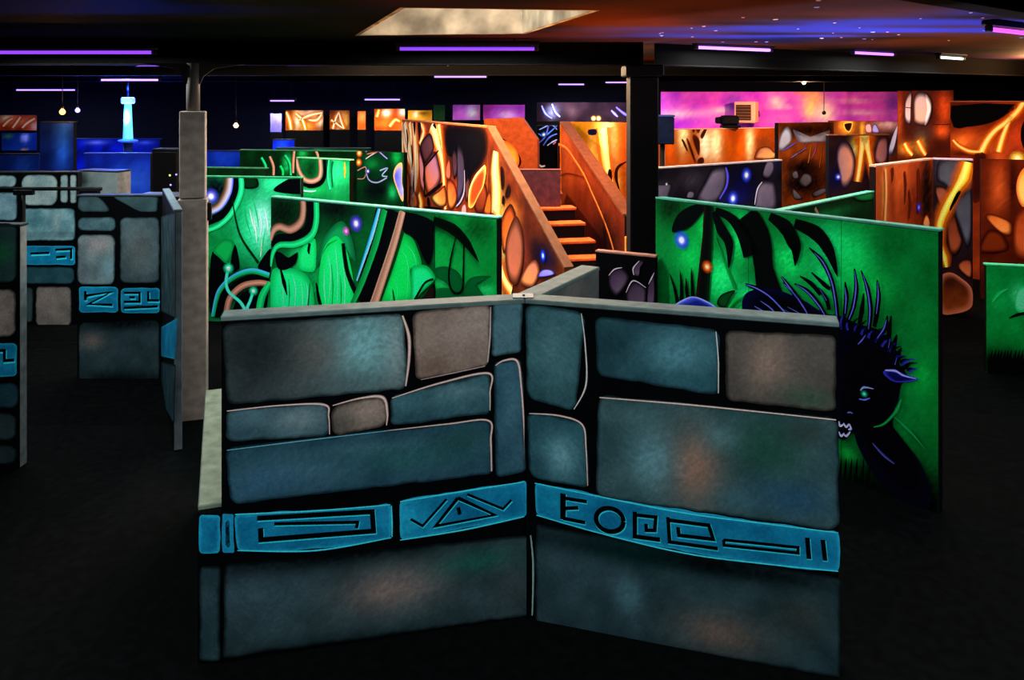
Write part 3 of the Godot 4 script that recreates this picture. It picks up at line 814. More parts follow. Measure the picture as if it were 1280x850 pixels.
	stroke(p2, "glyph_line", [0.24, 0.654, 0.378, 0.648], [0.022, 0.022], ["02070b", "02070b"], 1, false, false)
	stroke(p2, "glyph_outline", [0.68, 0.753, 0.68, 0.606, 0.829, 0.61], [0.03, 0.03], ["2fd0ee", "2fd0ee"], 0, false, false)
	stroke(p2, "glyph_line", [0.677, 0.759, 0.677, 0.612, 0.826, 0.616], [0.026, 0.026], ["02070b", "02070b"], 1, false, false)
	stroke(p2, "glyph_outline", [0.68, 0.734, 0.803, 0.739, 0.797, 0.66, 0.748, 0.653, 0.745, 0.691], [0.024, 0.024], ["2fd0ee", "2fd0ee"], 0, false, false)
	stroke(p2, "glyph_line", [0.677, 0.74, 0.8, 0.745, 0.794, 0.666, 0.745, 0.659, 0.742, 0.697], [0.021, 0.021], ["02070b", "02070b"], 1, false, false)
	stroke(p2, "glyph_outline", [0.874, 0.75, 0.883, 0.606, 1.158, 0.612], [0.024, 0.024], ["2fd0ee", "2fd0ee"], 0, false, false)
	stroke(p2, "glyph_line", [0.87, 0.756, 0.88, 0.612, 1.155, 0.617], [0.021, 0.021], ["02070b", "02070b"], 1, false, false)
	stroke(p2, "glyph_outline", [0.874, 0.733, 1.106, 0.737, 1.131, 0.661, 0.937, 0.653, 0.931, 0.7], [0.026, 0.026], ["2fd0ee", "2fd0ee"], 0, false, false)
	stroke(p2, "glyph_line", [0.87, 0.739, 1.103, 0.743, 1.128, 0.667, 0.934, 0.659, 0.928, 0.706], [0.022, 0.022], ["02070b", "02070b"], 1, false, false)
	stroke(p2, "glyph_outline", [1.189, 0.667, 1.592, 0.688, 1.592, 0.657, 1.192, 0.636, 1.189, 0.667], [0.02, 0.02], ["2fd0ee", "2fd0ee"], 0, false, false)
	stroke(p2, "glyph_line", [1.186, 0.673, 1.589, 0.694, 1.589, 0.663, 1.189, 0.642, 1.186, 0.673], [0.017, 0.017], ["02070b", "02070b"], 1, false, false)
	stroke(p2, "glyph_outline", [1.641, 0.751, 1.65, 0.633], [0.028, 0.028], ["2fd0ee", "2fd0ee"], 0, false, false)
	stroke(p2, "glyph_line", [1.638, 0.757, 1.647, 0.639], [0.025, 0.025], ["02070b", "02070b"], 1, false, false)
	stroke(p2, "glyph_outline", [1.722, 0.752, 1.733, 0.637], [0.028, 0.028], ["2fd0ee", "2fd0ee"], 0, false, false)
	stroke(p2, "glyph_line", [1.719, 0.758, 1.731, 0.643], [0.024, 0.024], ["02070b", "02070b"], 1, false, false)
	stroke(p2, "glyph_outline", [0.613, 0.684, 0.602, 0.649, 0.572, 0.623, 0.53, 0.612, 0.489, 0.62, 0.458, 0.644, 0.447, 0.679, 0.458, 0.714, 0.489, 0.74, 0.53, 0.751, 0.572, 0.743, 0.602, 0.718, 0.613, 0.684], [0.032, 0.032], ["2fd0ee", "2fd0ee"], 0, false, true)
	stroke(p2, "glyph_line", [0.61, 0.69, 0.599, 0.655, 0.569, 0.629, 0.527, 0.618, 0.485, 0.626, 0.455, 0.65, 0.444, 0.685, 0.455, 0.72, 0.485, 0.746, 0.527, 0.757, 0.569, 0.749, 0.599, 0.724, 0.61, 0.69], [0.028, 0.028], ["02070b", "02070b"], 1, false, true)
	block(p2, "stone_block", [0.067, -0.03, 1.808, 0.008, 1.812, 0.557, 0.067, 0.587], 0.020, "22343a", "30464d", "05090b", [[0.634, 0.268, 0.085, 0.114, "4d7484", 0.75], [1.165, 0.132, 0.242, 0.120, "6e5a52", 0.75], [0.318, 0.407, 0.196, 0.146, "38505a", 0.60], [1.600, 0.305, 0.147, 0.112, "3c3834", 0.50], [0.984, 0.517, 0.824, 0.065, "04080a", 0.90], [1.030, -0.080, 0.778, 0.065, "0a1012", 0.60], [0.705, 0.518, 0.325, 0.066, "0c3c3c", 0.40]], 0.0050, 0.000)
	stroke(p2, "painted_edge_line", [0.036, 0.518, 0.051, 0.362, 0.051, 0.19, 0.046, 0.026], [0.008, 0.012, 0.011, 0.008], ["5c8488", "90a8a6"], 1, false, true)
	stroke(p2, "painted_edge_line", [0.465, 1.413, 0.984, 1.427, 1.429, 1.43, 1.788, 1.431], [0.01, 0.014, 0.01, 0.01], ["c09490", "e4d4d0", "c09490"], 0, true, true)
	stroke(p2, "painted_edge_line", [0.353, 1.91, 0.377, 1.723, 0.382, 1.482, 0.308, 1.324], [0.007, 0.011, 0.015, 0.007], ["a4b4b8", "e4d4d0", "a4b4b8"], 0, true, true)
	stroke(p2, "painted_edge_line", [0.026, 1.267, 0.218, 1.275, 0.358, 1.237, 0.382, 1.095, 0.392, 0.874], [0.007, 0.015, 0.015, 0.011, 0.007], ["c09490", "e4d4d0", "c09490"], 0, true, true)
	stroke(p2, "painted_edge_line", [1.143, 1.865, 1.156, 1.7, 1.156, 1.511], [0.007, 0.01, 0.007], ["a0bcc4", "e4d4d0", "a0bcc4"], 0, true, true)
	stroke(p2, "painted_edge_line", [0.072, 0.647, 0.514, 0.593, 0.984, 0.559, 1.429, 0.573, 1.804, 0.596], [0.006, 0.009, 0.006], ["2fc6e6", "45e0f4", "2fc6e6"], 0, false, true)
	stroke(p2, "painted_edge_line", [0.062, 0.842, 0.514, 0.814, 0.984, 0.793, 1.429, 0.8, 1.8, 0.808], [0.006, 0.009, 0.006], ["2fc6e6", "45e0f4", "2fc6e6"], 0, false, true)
	var p4 := wing(corner, "wing_panel", Vector3(0.124, 0, -4.970), 1.0668, 1.062, 1.970, 0.130, "56696a", "15181a", 0.150)
	board(p4, "painted_ground", 0.000, 1.062, 0.000, 1.940, 1.940, 0.050, "3e4448", "5a5c5e", [[0.662, 1.896, 0.281, 0.111, "6a6866", 0.50]], 40.0)
	var plate := put(corner, "joint_plate", chamfer_box(Vector3(-0.07, 1.97, -0.12), Vector3(0.06, 1.976, -0.01), 0.002), solid("3c4646", 0.5, 0.3))
	put(plate, "bolt", lathe([0.001, 1.983, 0.008, 1.983, 0.009, 1.976], 8), solid("22282a", 0.4, 0.5), Vector3(0.0, 0, -0.065))
	var p6 := wing(corner, "low_return_wall", Vector3(-2.434, 0, -6.357), -1.2252, 1.920, 0.893, 0.131, "6c7a6c", "0b1012", 0.135)
	board(p6, "painted_ground", 0.000, 1.920, 0.000, 0.860, 0.860, 0.080, "131a1d", "1d272b", [], 40.0)
	var p8 := Node3D.new()
	p8.name = "end_face"
	corner.add_child(p8)
	p8.position = Vector3(-1.858, 0, 0.405)
	board(p8, "painted_ground", 0.000, 0.132, 0.000, 0.850, 0.850, 0.050, "03060a", "070b0e", [], 40.0)
	block(p8, "glyph_block", [0.007, 0.628, 0.129, 0.628, 0.129, 0.846, 0.007, 0.846], 0.020, "11618c", "1c86b4", "2ab6dc", [], 0.0050, 0.000)
	block(p8, "stone_block", [0.011, 0.019, 0.129, 0.019, 0.129, 0.55, 0.011, 0.55], 0.020, "24383f", "314850", "05090b", [], 0.0050, 0.000)

func build_left_stone_partitions() -> void:
	var p9 := partition("stone_divider", "painted stone partition with a zigzag glyph band, between the clad post and the far stones", "partition", "painted stone partitions of the arena", Vector3(-4.996, 0, -9.200), -0.0000, 0.975, 2.110, 0.120, "1c2628", "07090b", 0.000)
	board(p9, "painted_ground", 0.000, 0.975, 0.000, 2.086, 2.086, 0.080, "04070a", "080c0f", [], 40.0)
	block(p9, "stone_block", [0.008, 1.696, 0.441, 1.696, 0.441, 1.852, 0.008, 1.852], 0.070, "39525a", "547078", "0a1114", [], 0.0050, 0.000)
	block(p9, "stone_block", [0.004, 1.081, 0.432, 1.081, 0.432, 1.653, 0.004, 1.653], 0.070, "4c5a60", "6c7c82", "0a1114", [[0.255, 1.536, 0.152, 0.108, "9a8c88", 0.60], [0.363, 1.254, 0.108, 0.173, "6a98a4", 0.60]], 0.0050, 0.000)
	block(p9, "stone_block", [0.493, 1.099, 0.943, 1.099, 0.943, 1.852, 0.493, 1.852], 0.070, "34464c", "4a5e64", "0a1114", [[0.709, 1.471, 0.173, 0.260, "5e5a58", 0.50]], 0.0050, 0.000)
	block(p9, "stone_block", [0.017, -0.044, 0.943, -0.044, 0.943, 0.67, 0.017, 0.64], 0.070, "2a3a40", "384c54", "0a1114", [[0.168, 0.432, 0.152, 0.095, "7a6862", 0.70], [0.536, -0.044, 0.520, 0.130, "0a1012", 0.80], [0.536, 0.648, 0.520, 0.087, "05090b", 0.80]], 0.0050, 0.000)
	block(p9, "stone_block", [0.008, 1.913, 0.406, 1.913, 0.242, 2.099, 0.008, 2.112], 0.070, "26363a", "35484c", "0a1114", [], 0.0050, 0.000)
	block(p9, "stone_block", [0.718, 1.913, 0.926, 1.913, 0.926, 2.112, 0.363, 2.112], 0.070, "26363a", "33484c", "0a1114", [], 0.0050, 0.000)
	block(p9, "glyph_block", [0.021, 0.761, 0.467, 0.761, 0.467, 1.055, 0.021, 1.055], 0.040, "0f5f88", "1b82ac", "2aaacb", [], 0.0050, 0.000)
	block(p9, "glyph_block", [0.502, 0.752, 0.943, 0.752, 0.943, 1.038, 0.502, 1.038], 0.040, "0f5f88", "1b82ac", "2aaacb", [], 0.0050, 0.000)
	stroke(p9, "glyph_outline", [0.103, 0.934, 0.398, 0.977, 0.138, 0.839, 0.415, 0.83], [0.035, 0.035], ["2fd0ee", "2fd0ee"], 0, false, false)
	stroke(p9, "glyph_line", [0.095, 0.951, 0.389, 0.995, 0.129, 0.856, 0.406, 0.848], [0.03, 0.03], ["02070b", "02070b"], 1, false, false)
	stroke(p9, "glyph_outline", [0.103, 0.986, 0.103, 0.882], [0.035, 0.035], ["2fd0ee", "2fd0ee"], 0, false, false)
	stroke(p9, "glyph_line", [0.095, 1.003, 0.095, 0.899], [0.03, 0.03], ["02070b", "02070b"], 1, false, false)
	stroke(p9, "glyph_outline", [0.545, 0.969, 0.727, 0.969, 0.727, 0.865, 0.545, 0.865], [0.03, 0.03], ["2fd0ee", "2fd0ee"], 0, false, false)
	stroke(p9, "glyph_line", [0.536, 0.986, 0.718, 0.986, 0.718, 0.882, 0.536, 0.882], [0.026, 0.026], ["02070b", "02070b"], 1, false, false)
	stroke(p9, "glyph_outline", [0.545, 0.796, 0.935, 0.813], [0.03, 0.03], ["2fd0ee", "2fd0ee"], 0, false, false)
	stroke(p9, "glyph_line", [0.536, 0.813, 0.926, 0.83], [0.026, 0.026], ["02070b", "02070b"], 1, false, false)
	stroke(p9, "glyph_outline", [0.826, 0.986, 0.826, 0.882, 0.952, 0.882], [0.03, 0.03], ["2fd0ee", "2fd0ee"], 0, false, false)
	stroke(p9, "glyph_line", [0.818, 1.003, 0.818, 0.899, 0.943, 0.899], [0.026, 0.026], ["02070b", "02070b"], 1, false, false)
	stroke(p9, "glyph_outline", [0.61, 0.917, 0.675, 0.917], [0.03, 0.03], ["2fd0ee", "2fd0ee"], 0, false, false)
	stroke(p9, "glyph_line", [0.601, 0.934, 0.666, 0.934], [0.026, 0.026], ["02070b", "02070b"], 1, false, false)
	var p10 := partition("stone_divider_wing", "narrow stone wing turned edge-on in front of the clad post, pale end edge", "partition", "painted stone partitions of the arena", Vector3(-3.946, 0, -9.040), -1.1110, 1.942, 2.200, 0.070, "46585a", "566066", 0.075)
	board(p10, "painted_ground", 0.000, 1.942, 0.000, 2.176, 2.176, 0.080, "04070a", "080c0f", [], 40.0)
	block(p10, "stone_block", [-0.459, 0.712, 2.237, 1.282, 2.237, 2.209, -0.459, 1.824], 0.060, "1d2d33", "33484f", "0a1114", [], 0.0050, 0.000)
	block(p10, "glyph_block", [-0.459, 0.178, 2.138, 0.896, 2.52, 1.351, -0.459, 0.507], 0.040, "0f5f88", "1b82ac", "2aaacb", [], 0.0050, 0.000)
	block(p10, "stone_block", [-0.201, -0.268, 2.036, 0.282, 2.237, 0.868, -0.201, 0.187], 0.060, "1c3038", "2b444c", "05090b", [], 0.0050, 0.000)
	var p11 := partition("stone_divider", "far painted stone partition with round-cornered pale blocks and a short glyph band", "partition", "painted stone partitions of the arena", Vector3(-7.980, 0, -11.400), -0.0000, 1.790, 2.180, 0.120, "1c2628", "07090b", 0.000)
	board(p11, "painted_ground", 0.000, 1.790, 0.000, 2.156, 2.156, 0.100, "04070a", "080c0f", [], 40.0)
	block(p11, "stone_block", [1.006, 1.197, 1.757, 1.197, 1.757, 1.658, 1.006, 1.658], 0.070, "46707c", "78a0a8", "0a1114", [[1.489, 1.487, 0.075, 0.215, "a8b8b8", 0.50]], 0.0050, 0.000)
	block(p11, "stone_block", [1.017, 0.585, 1.746, 0.585, 1.746, 0.821, 1.017, 0.821], 0.070, "22424c", "2f525c", "0a1114", [], 0.0050, 0.000)
	block(p11, "stone_block", [1.038, 0.038, 1.156, 0.038, 1.156, 0.532, 1.038, 0.532], 0.070, "2c3c40", "38484c", "0a1114", [], 0.0050, 0.000)
	block(p11, "stone_block", [1.199, -0.015, 1.703, -0.015, 1.703, 0.542, 1.199, 0.542], 0.070, "5a5654", "766e6a", "0a1114", [[1.435, 0.360, 0.161, 0.161, "8a7c76", 0.50]], 0.0050, 0.000)
	block(p11, "stone_block", [0.094, 1.959, 0.92, 1.959, 0.92, 2.13, 0.094, 2.13], 0.070, "5c7880", "86a0a4", "0a1114", [], 0.0050, 0.000)
	block(p11, "stone_block", [0.094, 1.487, 0.931, 1.487, 0.931, 1.884, 0.094, 1.884], 0.070, "547684", "7a9ca6", "0a1114", [], 0.0050, 0.000)
	block(p11, "glyph_block", [1.017, 0.854, 1.757, 0.854, 1.757, 1.122, 1.017, 1.122], 0.040, "0f5f88", "1b82ac", "2aaacb", [], 0.0050, 0.000)
	block(p11, "stone_block", [0.997, 1.698, 1.509, 1.698, 1.509, 2.137, 0.997, 2.137], 0.120, "6c8488", "90a4a4", "0a1114", [], 0.0050, 0.000)
	block(p11, "stone_block", [1.547, 1.735, 1.659, 1.735, 1.659, 2.137, 1.547, 2.137], 0.120, "6c8488", "90a4a4", "0a1114", [], 0.0050, 0.000)
	block(p11, "stone_block", [1.686, 1.73, 1.777, 1.73, 1.777, 2.137, 1.686, 2.137], 0.120, "6c8488", "90a4a4", "0a1114", [], 0.0050, 0.000)
	stroke(p11, "glyph_outline", [1.135, 0.993, 1.403, 1.004], [0.037, 0.037], ["2fd0ee", "2fd0ee"], 0, false, false)
	stroke(p11, "glyph_line", [1.124, 1.015, 1.392, 1.025], [0.032, 0.032], ["02070b", "02070b"], 1, false, false)
	stroke(p11, "glyph_outline", [1.489, 1.047, 1.714, 1.057, 1.714, 0.918], [0.037, 0.037], ["2fd0ee", "2fd0ee"], 0, false, false)
	stroke(p11, "glyph_line", [1.478, 1.068, 1.703, 1.079, 1.703, 0.939], [0.032, 0.032], ["02070b", "02070b"], 1, false, false)
	stroke(p11, "glyph_outline", [1.499, 0.939, 1.639, 0.95], [0.037, 0.037], ["2fd0ee", "2fd0ee"], 0, false, false)
	stroke(p11, "glyph_line", [1.489, 0.961, 1.628, 0.972], [0.032, 0.032], ["02070b", "02070b"], 1, false, false)
	var p12 := partition("stone_divider", "pale stone partition end standing behind the zigzag glyph partition", "partition", "painted stone partitions of the arena", Vector3(-6.842, 0, -12.600), -0.2723, 0.744, 2.100, 0.300, "1c2628", "8a8078", 0.000)
	board(p12, "painted_ground", 0.000, 0.744, 0.000, 2.076, 2.076, 0.080, "7d9092", "9aa8a6", [[0.046, 1.941, 0.153, 0.126, "0a1114", 0.90]], 40.0)
	var p13 := partition("stone_divider", "near painted stone partition with a brownish block and a green-tinted top stone", "partition", "painted stone partitions of the arena", Vector3(-4.872, 0, -6.960), -0.0000, 0.592, 2.120, 0.100, "1c2628", "7a8486", 0.000)
	board(p13, "painted_ground", 0.000, 0.592, 0.000, 2.096, 2.096, 0.080, "04070a", "080c0f", [], 40.0)
	block(p13, "stone_block", [0.123, 1.617, 0.568, 1.617, 0.568, 2.128, 0.123, 2.128], 0.070, "24383a", "2f464a", "0a1114", [[0.450, 1.876, 0.092, 0.098, "1c5c38", 0.80]], 0.0050, 0.000)
	block(p13, "stone_block", [0.123, 1.139, 0.555, 1.139, 0.555, 1.558, 0.123, 1.558], 0.070, "6e6460", "8c807a", "0a1114", [], 0.0050, 0.000)
	block(p13, "stone_block", [0.123, 0.523, 0.581, 0.523, 0.581, 0.739, 0.123, 0.739], 0.070, "1c3640", "2a4a54", "0a1114", [], 0.0050, 0.000)
	block(p13, "stone_block", [0.123, 0.248, 0.562, 0.248, 0.562, 0.477, 0.123, 0.477], 0.070, "202c30", "2c3a3e", "0a1114", [], 0.0050, 0.000)
	block(p13, "stone_block", [0.123, 0.038, 0.562, 0.038, 0.562, 0.202, 0.123, 0.202], 0.070, "1e2a2e", "2a363a", "0a1114", [], 0.0050, 0.000)
	block(p13, "glyph_block", [0.123, 0.798, 0.568, 0.798, 0.568, 1.086, 0.123, 1.086], 0.040, "0f5f88", "1b82ac", "2aaacb", [], 0.0050, 0.000)
	stroke(p13, "glyph_outline", [0.359, 1.011, 0.47, 1.011, 0.47, 0.922, 0.555, 0.929], [0.03, 0.03], ["2fd0ee", "2fd0ee"], 0, false, false)
	stroke(p13, "glyph_line", [0.352, 1.024, 0.463, 1.024, 0.463, 0.936, 0.549, 0.942], [0.026, 0.026], ["02070b", "02070b"], 1, false, false)
	stroke(p13, "glyph_outline", [0.359, 0.896, 0.424, 0.896], [0.03, 0.03], ["2fd0ee", "2fd0ee"], 0, false, false)
	stroke(p13, "glyph_line", [0.352, 0.909, 0.418, 0.909], [0.026, 0.026], ["02070b", "02070b"], 1, false, false)
	var rail := thing("black_rail", "thin black horizontal rail with a bracket crossing the pale stone blocks", "rail", "", Vector3(-7.004, 0.000, -10.300))
	put(rail, "bar", bar(Vector3(0, 2.057, 0), Vector3(1.720, 2.057, 0), 0.024, 10), solid("060709", 0.5))
	put(rail, "bracket", chamfer_box(Vector3(0.591, 1.977, -0.03), Vector3(0.851, 2.047, 0.03), 0.01), solid("060709", 0.5))
	put(rail, "post", bar(Vector3(0.721, 0, 0), Vector3(0.721, 2.007, 0), 0.02, 8), solid("060709", 0.5))
	put(rail, "bracket", chamfer_box(Vector3(1.436, 1.977, -0.03), Vector3(1.696, 2.047, 0.03), 0.01), solid("060709", 0.5))
	put(rail, "post", bar(Vector3(1.566, 0, 0), Vector3(1.566, 2.007, 0), 0.02, 8), solid("060709", 0.5))

func build_posts() -> void:
	var post := thing("clad_post", "tall beige-grey clad post with a thinner steel neck under the beam", "post", "", Vector3(-3.228, 0, -8.1), 0.3)
	put(post, "lower_cladding", chamfer_box(Vector3(-0.136, 0, -0.13), Vector3(0.136, 2.208, 0.13), 0.008), solid("8d817a", 0.8, 0.0, M.wear))
	put(post, "upper_cladding", chamfer_box(Vector3(-0.121, 2.216, -0.12), Vector3(0.121, 3.087, 0.12), 0.008), solid("8d817a", 0.8, 0.0, M.wear))
	put(post, "steel_neck", bar(Vector3(0, 3.067, 0), Vector3(0, 3.57, 0), 0.065, 16), solid("4a4542", 0.55))
	put(post, "haunch", prism([-0.065, 3.36, 0.065, 3.36, 0.1, 3.44, 0.2, 3.52, 0.5, 3.568, -0.5, 3.568, -0.2, 3.52, -0.1, 3.44], -0.03, 0.03), solid("2a2724", 0.55))
	put(post, "junction_box", chamfer_box(Vector3(0.126, 1.98, -0.05), Vector3(0.176, 2.16, 0.05), 0.008), solid("0b0b0c", 0.5))
	var column := thing("black_square_post", "square black column between the staircase and the grey rock partition", "column", "", Vector3(1.40, 0, -8.6))
	put(column, "shaft", chamfer_box(Vector3(-0.15, 0.1, -0.15), Vector3(0.15, 3.45, 0.15), 0.012), solid("020203", 0.8, 0.0, M.wear))
	put(column, "foot", chamfer_box(Vector3(-0.18, 0, -0.18), Vector3(0.18, 0.1, 0.18), 0.01), solid("0a0a0c", 0.6))
	put(column, "head", chamfer_box(Vector3(-0.2, 3.45, -0.2), Vector3(0.2, 3.57, 0.2), 0.012), solid("020203", 0.8))

func build_green_partitions() -> void:
	vivid = 1.4
	var p14 := partition("green_jungle_divider", "long green jungle partition with a brown diagonal trunk and pale leaves, behind the stone corner", "partition", "painted green jungle partitions", Vector3(-3.010, 0, -10.000), -0.5627, 3.374, 2.000, 0.100, "4c9c82", "04080a", 0.110)
	board(p14, "mural_board", 0.000, 2.577, 0.000, 1.976, 1.976, 0.030, "05331a", "07451f", [[0.199, 1.806, 0.375, 0.265, "03100a", 0.95], [1.110, 1.938, 0.367, 0.189, "03080a", 0.90], [0.513, 1.287, 0.183, 0.196, "19c860", 0.80], [0.935, 1.012, 0.346, 0.382, "0fd057", 0.60], [0.263, 0.820, 0.219, 0.264, "1fbf6c", 0.70]], 40.0)
	board(p14, "mural_board", 2.583, 3.374, 0.000, 1.976, 1.976, 0.030, "07672a", "0b7f36", [[2.770, 1.407, 0.236, 0.192, "12933f", 0.50], [3.159, 1.858, 0.243, 0.172, "033013", 0.85], [2.629, 1.893, 0.161, 0.097, "03140a", 0.80], [2.690, 1.237, 0.100, 0.064, "1fc860", 0.70], [3.235, 1.241, 0.112, 0.062, "1fc860", 0.70], [2.967, 1.176, 0.173, 0.079, "05401c", 0.60]], 40.0)
	patch(p14, "painted_leaf", [0.786, 1.187, 0.905, 1.54, 1.196, 1.785, 1.366, 1.625, 1.436, 1.342, 1.338, 1.415, 1.224, 1.528, 0.994, 1.506, 0.876, 1.325], ["0a4a2a", "0d6a3c", "0f7a44"], 90.0, 1, false, true)
	patch(p14, "painted_leaf", [0.905, 1.391, 1.11, 1.601, 1.267, 1.491, 1.366, 1.252, 1.416, 0.968, 1.366, 0.754, 0.935, 0.681, 0.84, 0.937], ["0aa548", "0fdd5c", "18c860"], 60.0, 2, false, true)
	patch(p14, "painted_leaf", [0.012, 1.011, 0.135, 1.123, 0.451, 1.136, 0.666, 1.065, 0.756, 0.883, 0.696, 0.634, 0.012, 0.537], ["0a8a44", "18cf74", "12b45c"], 60.0, 2, false, true)
	patch(p14, "painted_leaf", [0.513, 1.352, 0.636, 1.472, 0.786, 1.529, 0.786, 1.187, 0.666, 1.13, 0.513, 1.156], ["0a9a48", "14d060"], 90.0, 1, false, true)
	patch(p14, "painted_hollow", [0.087, 1.286, 0.167, 1.321, 0.326, 1.267, 0.451, 1.324, 0.488, 1.349, 0.451, 1.215, 0.294, 1.118, 0.135, 1.114], ["02060a", "02060a"], 0.0, 3, false, true)
	stroke(p14, "painted_vine", [0.559, 2.05, 0.574, 1.878, 0.528, 1.722, 0.357, 1.621, 0.167, 1.638, 0.054, 1.584, -0.011, 1.455], [0.111, 0.116, 0.122, 0.116, 0.105, 0.105, 0.083], ["5a3a30", "a87868", "7a5648", "1a0f0c"], 3, false, true)
	stroke(p14, "painted_black_band", [0.69, 2.037, 0.702, 1.823, 0.636, 1.623, 0.389, 1.514, 0.135, 1.486, 0.032, 1.37], [0.108, 0.119, 0.124, 0.119, 0.097, 0.07], ["02060a", "02060a"], 2, false, true)
	stroke(p14, "painted_stem", [0.801, 2.023, 0.801, 1.745, 0.711, 1.565, 0.451, 1.444, 0.167, 1.405, 0.054, 1.305, 0.006, 1.122], [0.093, 0.093, 0.093, 0.082, 0.071, 0.066, 0.038], ["0c8a48", "1ac070", "0a6a38"], 4, false, true)
	stroke(p14, "painted_slit", [0.183, 1.119, 0.247, 0.95, 0.301, 0.802], [0.024, 0.072, 0.012], ["02060a", "02060a"], 4, false, true)
	stroke(p14, "painted_slit", [0.801, 1.017, 0.84, 0.851, 0.905, 0.677], [0.017, 0.056, 0.051], ["02060a", "02060a"], 4, false, true)
	stroke(p14, "painted_slit", [0.696, 1.005, 0.678, 0.83, 0.654, 0.641], [0.009, 0.018, 0.03], ["064a28", "064a28"], 4, false, true)
	stroke(p14, "painted_slit", [0.69, 1.477, 0.672, 1.389, 0.684, 1.348], [0.041, 0.041, 0.015], ["02060a", "02060a"], 4, false, true)
	stroke(p14, "painted_tendril", [1.239, 1.53, 1.295, 1.244, 1.38, 1.067, 1.491, 0.916], [0.053, 0.069, 0.074, 0.069], ["031a0c", "02060a", "031a0c"], 4, false, true)
	stroke(p14, "painted_trunk", [1.996, 1.976, 1.819, 1.436, 1.592, 0.851], [0.488, 0.424, 0.361], ["063018", "02060a", "02060a", "02060a"], 4, false, true)
	stroke(p14, "painted_trunk_edge", [1.797, 1.978, 1.684, 1.662, 1.453, 1.12], [0.043, 0.056, 0.021], ["8a9cff", "3aa0ff", "0a60a0"], 5, false, true)
	stroke(p14, "painted_trunk_edge", [1.875, 1.967, 1.74, 1.565, 1.546, 1.132, 1.383, 0.833], [0.086, 0.086, 0.077, 0.064], ["0c8a40", "0a5a2c"], 5, false, true)
	stroke(p14, "painted_vine", [2.14, 1.97, 1.996, 1.556, 1.706, 0.857], [0.087, 0.1, 0.117], ["7a5040", "b88a78", "6a4638", "a07464"], 6, false, true)
	patch(p14, "painted_leaf", [2.116, 1.726, 2.255, 1.697, 2.34, 1.589, 2.403, 1.399, 2.255, 1.349, 2.266, 1.152, 2.234, 0.949, 1.819, 0.892, 1.974, 1.318], ["067a30", "0ab84a", "0a9a40"], 60.0, 3, false, true)
	patch(p14, "painted_leaf", [2.266, 1.35, 2.361, 1.402, 2.486, 1.4, 2.58, 1.321, 2.576, 1.255, 2.403, 1.103, 2.266, 0.97, 2.259, 1.151], ["07803a", "1ad878", "10b860"], 90.0, 4, false, true)
	stroke(p14, "painted_slit", [2.568, 1.271, 2.444, 1.207, 2.298, 0.991], [0.022, 0.026, 0.03], ["0a2a14", "02060a"], 5, false, true)
	patch(p14, "painted_hollow", [2.576, 1.223, 2.444, 1.076, 2.319, 0.974, 2.576, 1.044], ["02060a", "1a1210"], 0.0, 5, false, true)
	patch(p14, "painted_leaf", [2.138, 1.961, 2.547, 1.902, 2.574, 1.758, 2.568, 1.579, 2.506, 1.418, 2.424, 1.499, 2.319, 1.67, 2.148, 1.754], ["02060a", "02080a"], 0.0, 5, false, true)
	stroke(p14, "painted_leaf", [2.568, 1.904, 2.83, 1.829, 3.006, 1.702, 3.159, 1.521], [0.088, 0.124, 0.099, 0.005], ["02100a", "020806", "02100a"], 5, false, true)
	patch(p14, "painted_leaf", [2.592, 1.39, 2.75, 1.424, 2.908, 1.375, 2.967, 1.223, 2.849, 1.129, 2.75, 1.244, 2.592, 1.306], ["05401f", "044a24"], 0.0, 4, false, true)
	patch(p14, "painted_leaf", [3.006, 1.291, 3.121, 1.365, 3.319, 1.388, 3.159, 1.31, 3.121, 1.258, 3.216, 1.173, 2.967, 1.141], ["05401f", "044a24"], 0.0, 4, false, true)
	patch(p14, "painted_leaf", [2.592, 1.16, 2.77, 1.199, 2.889, 1.131, 2.592, 1.047], ["0a5a2c", "064a24"], 0.0, 4, false, true)
	stroke(p14, "painted_liana", [2.869, 1.753, 2.8, 1.506, 2.776, 1.312, 2.81, 1.188, 2.889, 1.158, 2.957, 1.222, 2.967, 1.429, 2.971, 1.683], [0.015, 0.023, 0.027, 0.03, 0.03, 0.027, 0.023, 0.019], ["021008", "021008"], 6, false, true)
	stroke(p14, "painted_slit", [1.996, 1.085, 2.009, 1.019, 2.027, 0.929], [0.008, 0.021, 0.025], ["042a12", "042a12"], 5, false, true)
	stroke(p14, "painted_leaf_streak", [0.994, 1.379, 1.037, 1.13, 0.994, 0.744], [0.006, 0.037, 0.009], ["2ae878", "5affa0", "1ad068"], 3, true, true)
	stroke(p14, "painted_leaf_streak", [1.11, 1.496, 1.153, 1.144, 1.139, 0.743], [0.006, 0.037, 0.009], ["2ae878", "5affa0", "1ad068"], 3, true, true)
	stroke(p14, "painted_leaf_streak", [1.224, 1.319, 1.267, 1.074, 1.259, 0.781], [0.006, 0.036, 0.008], ["2ae878", "5affa0", "1ad068"], 3, true, true)
	stroke(p14, "painted_leaf_streak", [0.935, 1.203, 0.935, 0.949, 0.97, 0.741], [0.006, 0.038, 0.009], ["2ae878", "5affa0", "1ad068"], 3, true, true)
	stroke(p14, "painted_leaf_streak", [0.167, 0.984, 0.231, 0.816, 0.225, 0.594], [0.006, 0.04, 0.009], ["2ae878", "5affa0", "1ad068"], 3, true, true)
	stroke(p14, "painted_leaf_streak", [0.389, 1.077, 0.451, 0.887, 0.42, 0.621], [0.006, 0.039, 0.009], ["2ae878", "5affa0", "1ad068"], 3, true, true)
	stroke(p14, "painted_leaf_streak", [0.544, 0.986, 0.574, 0.816, 0.544, 0.639], [0.006, 0.039, 0.009], ["2ae878", "5affa0", "1ad068"], 3, true, true)
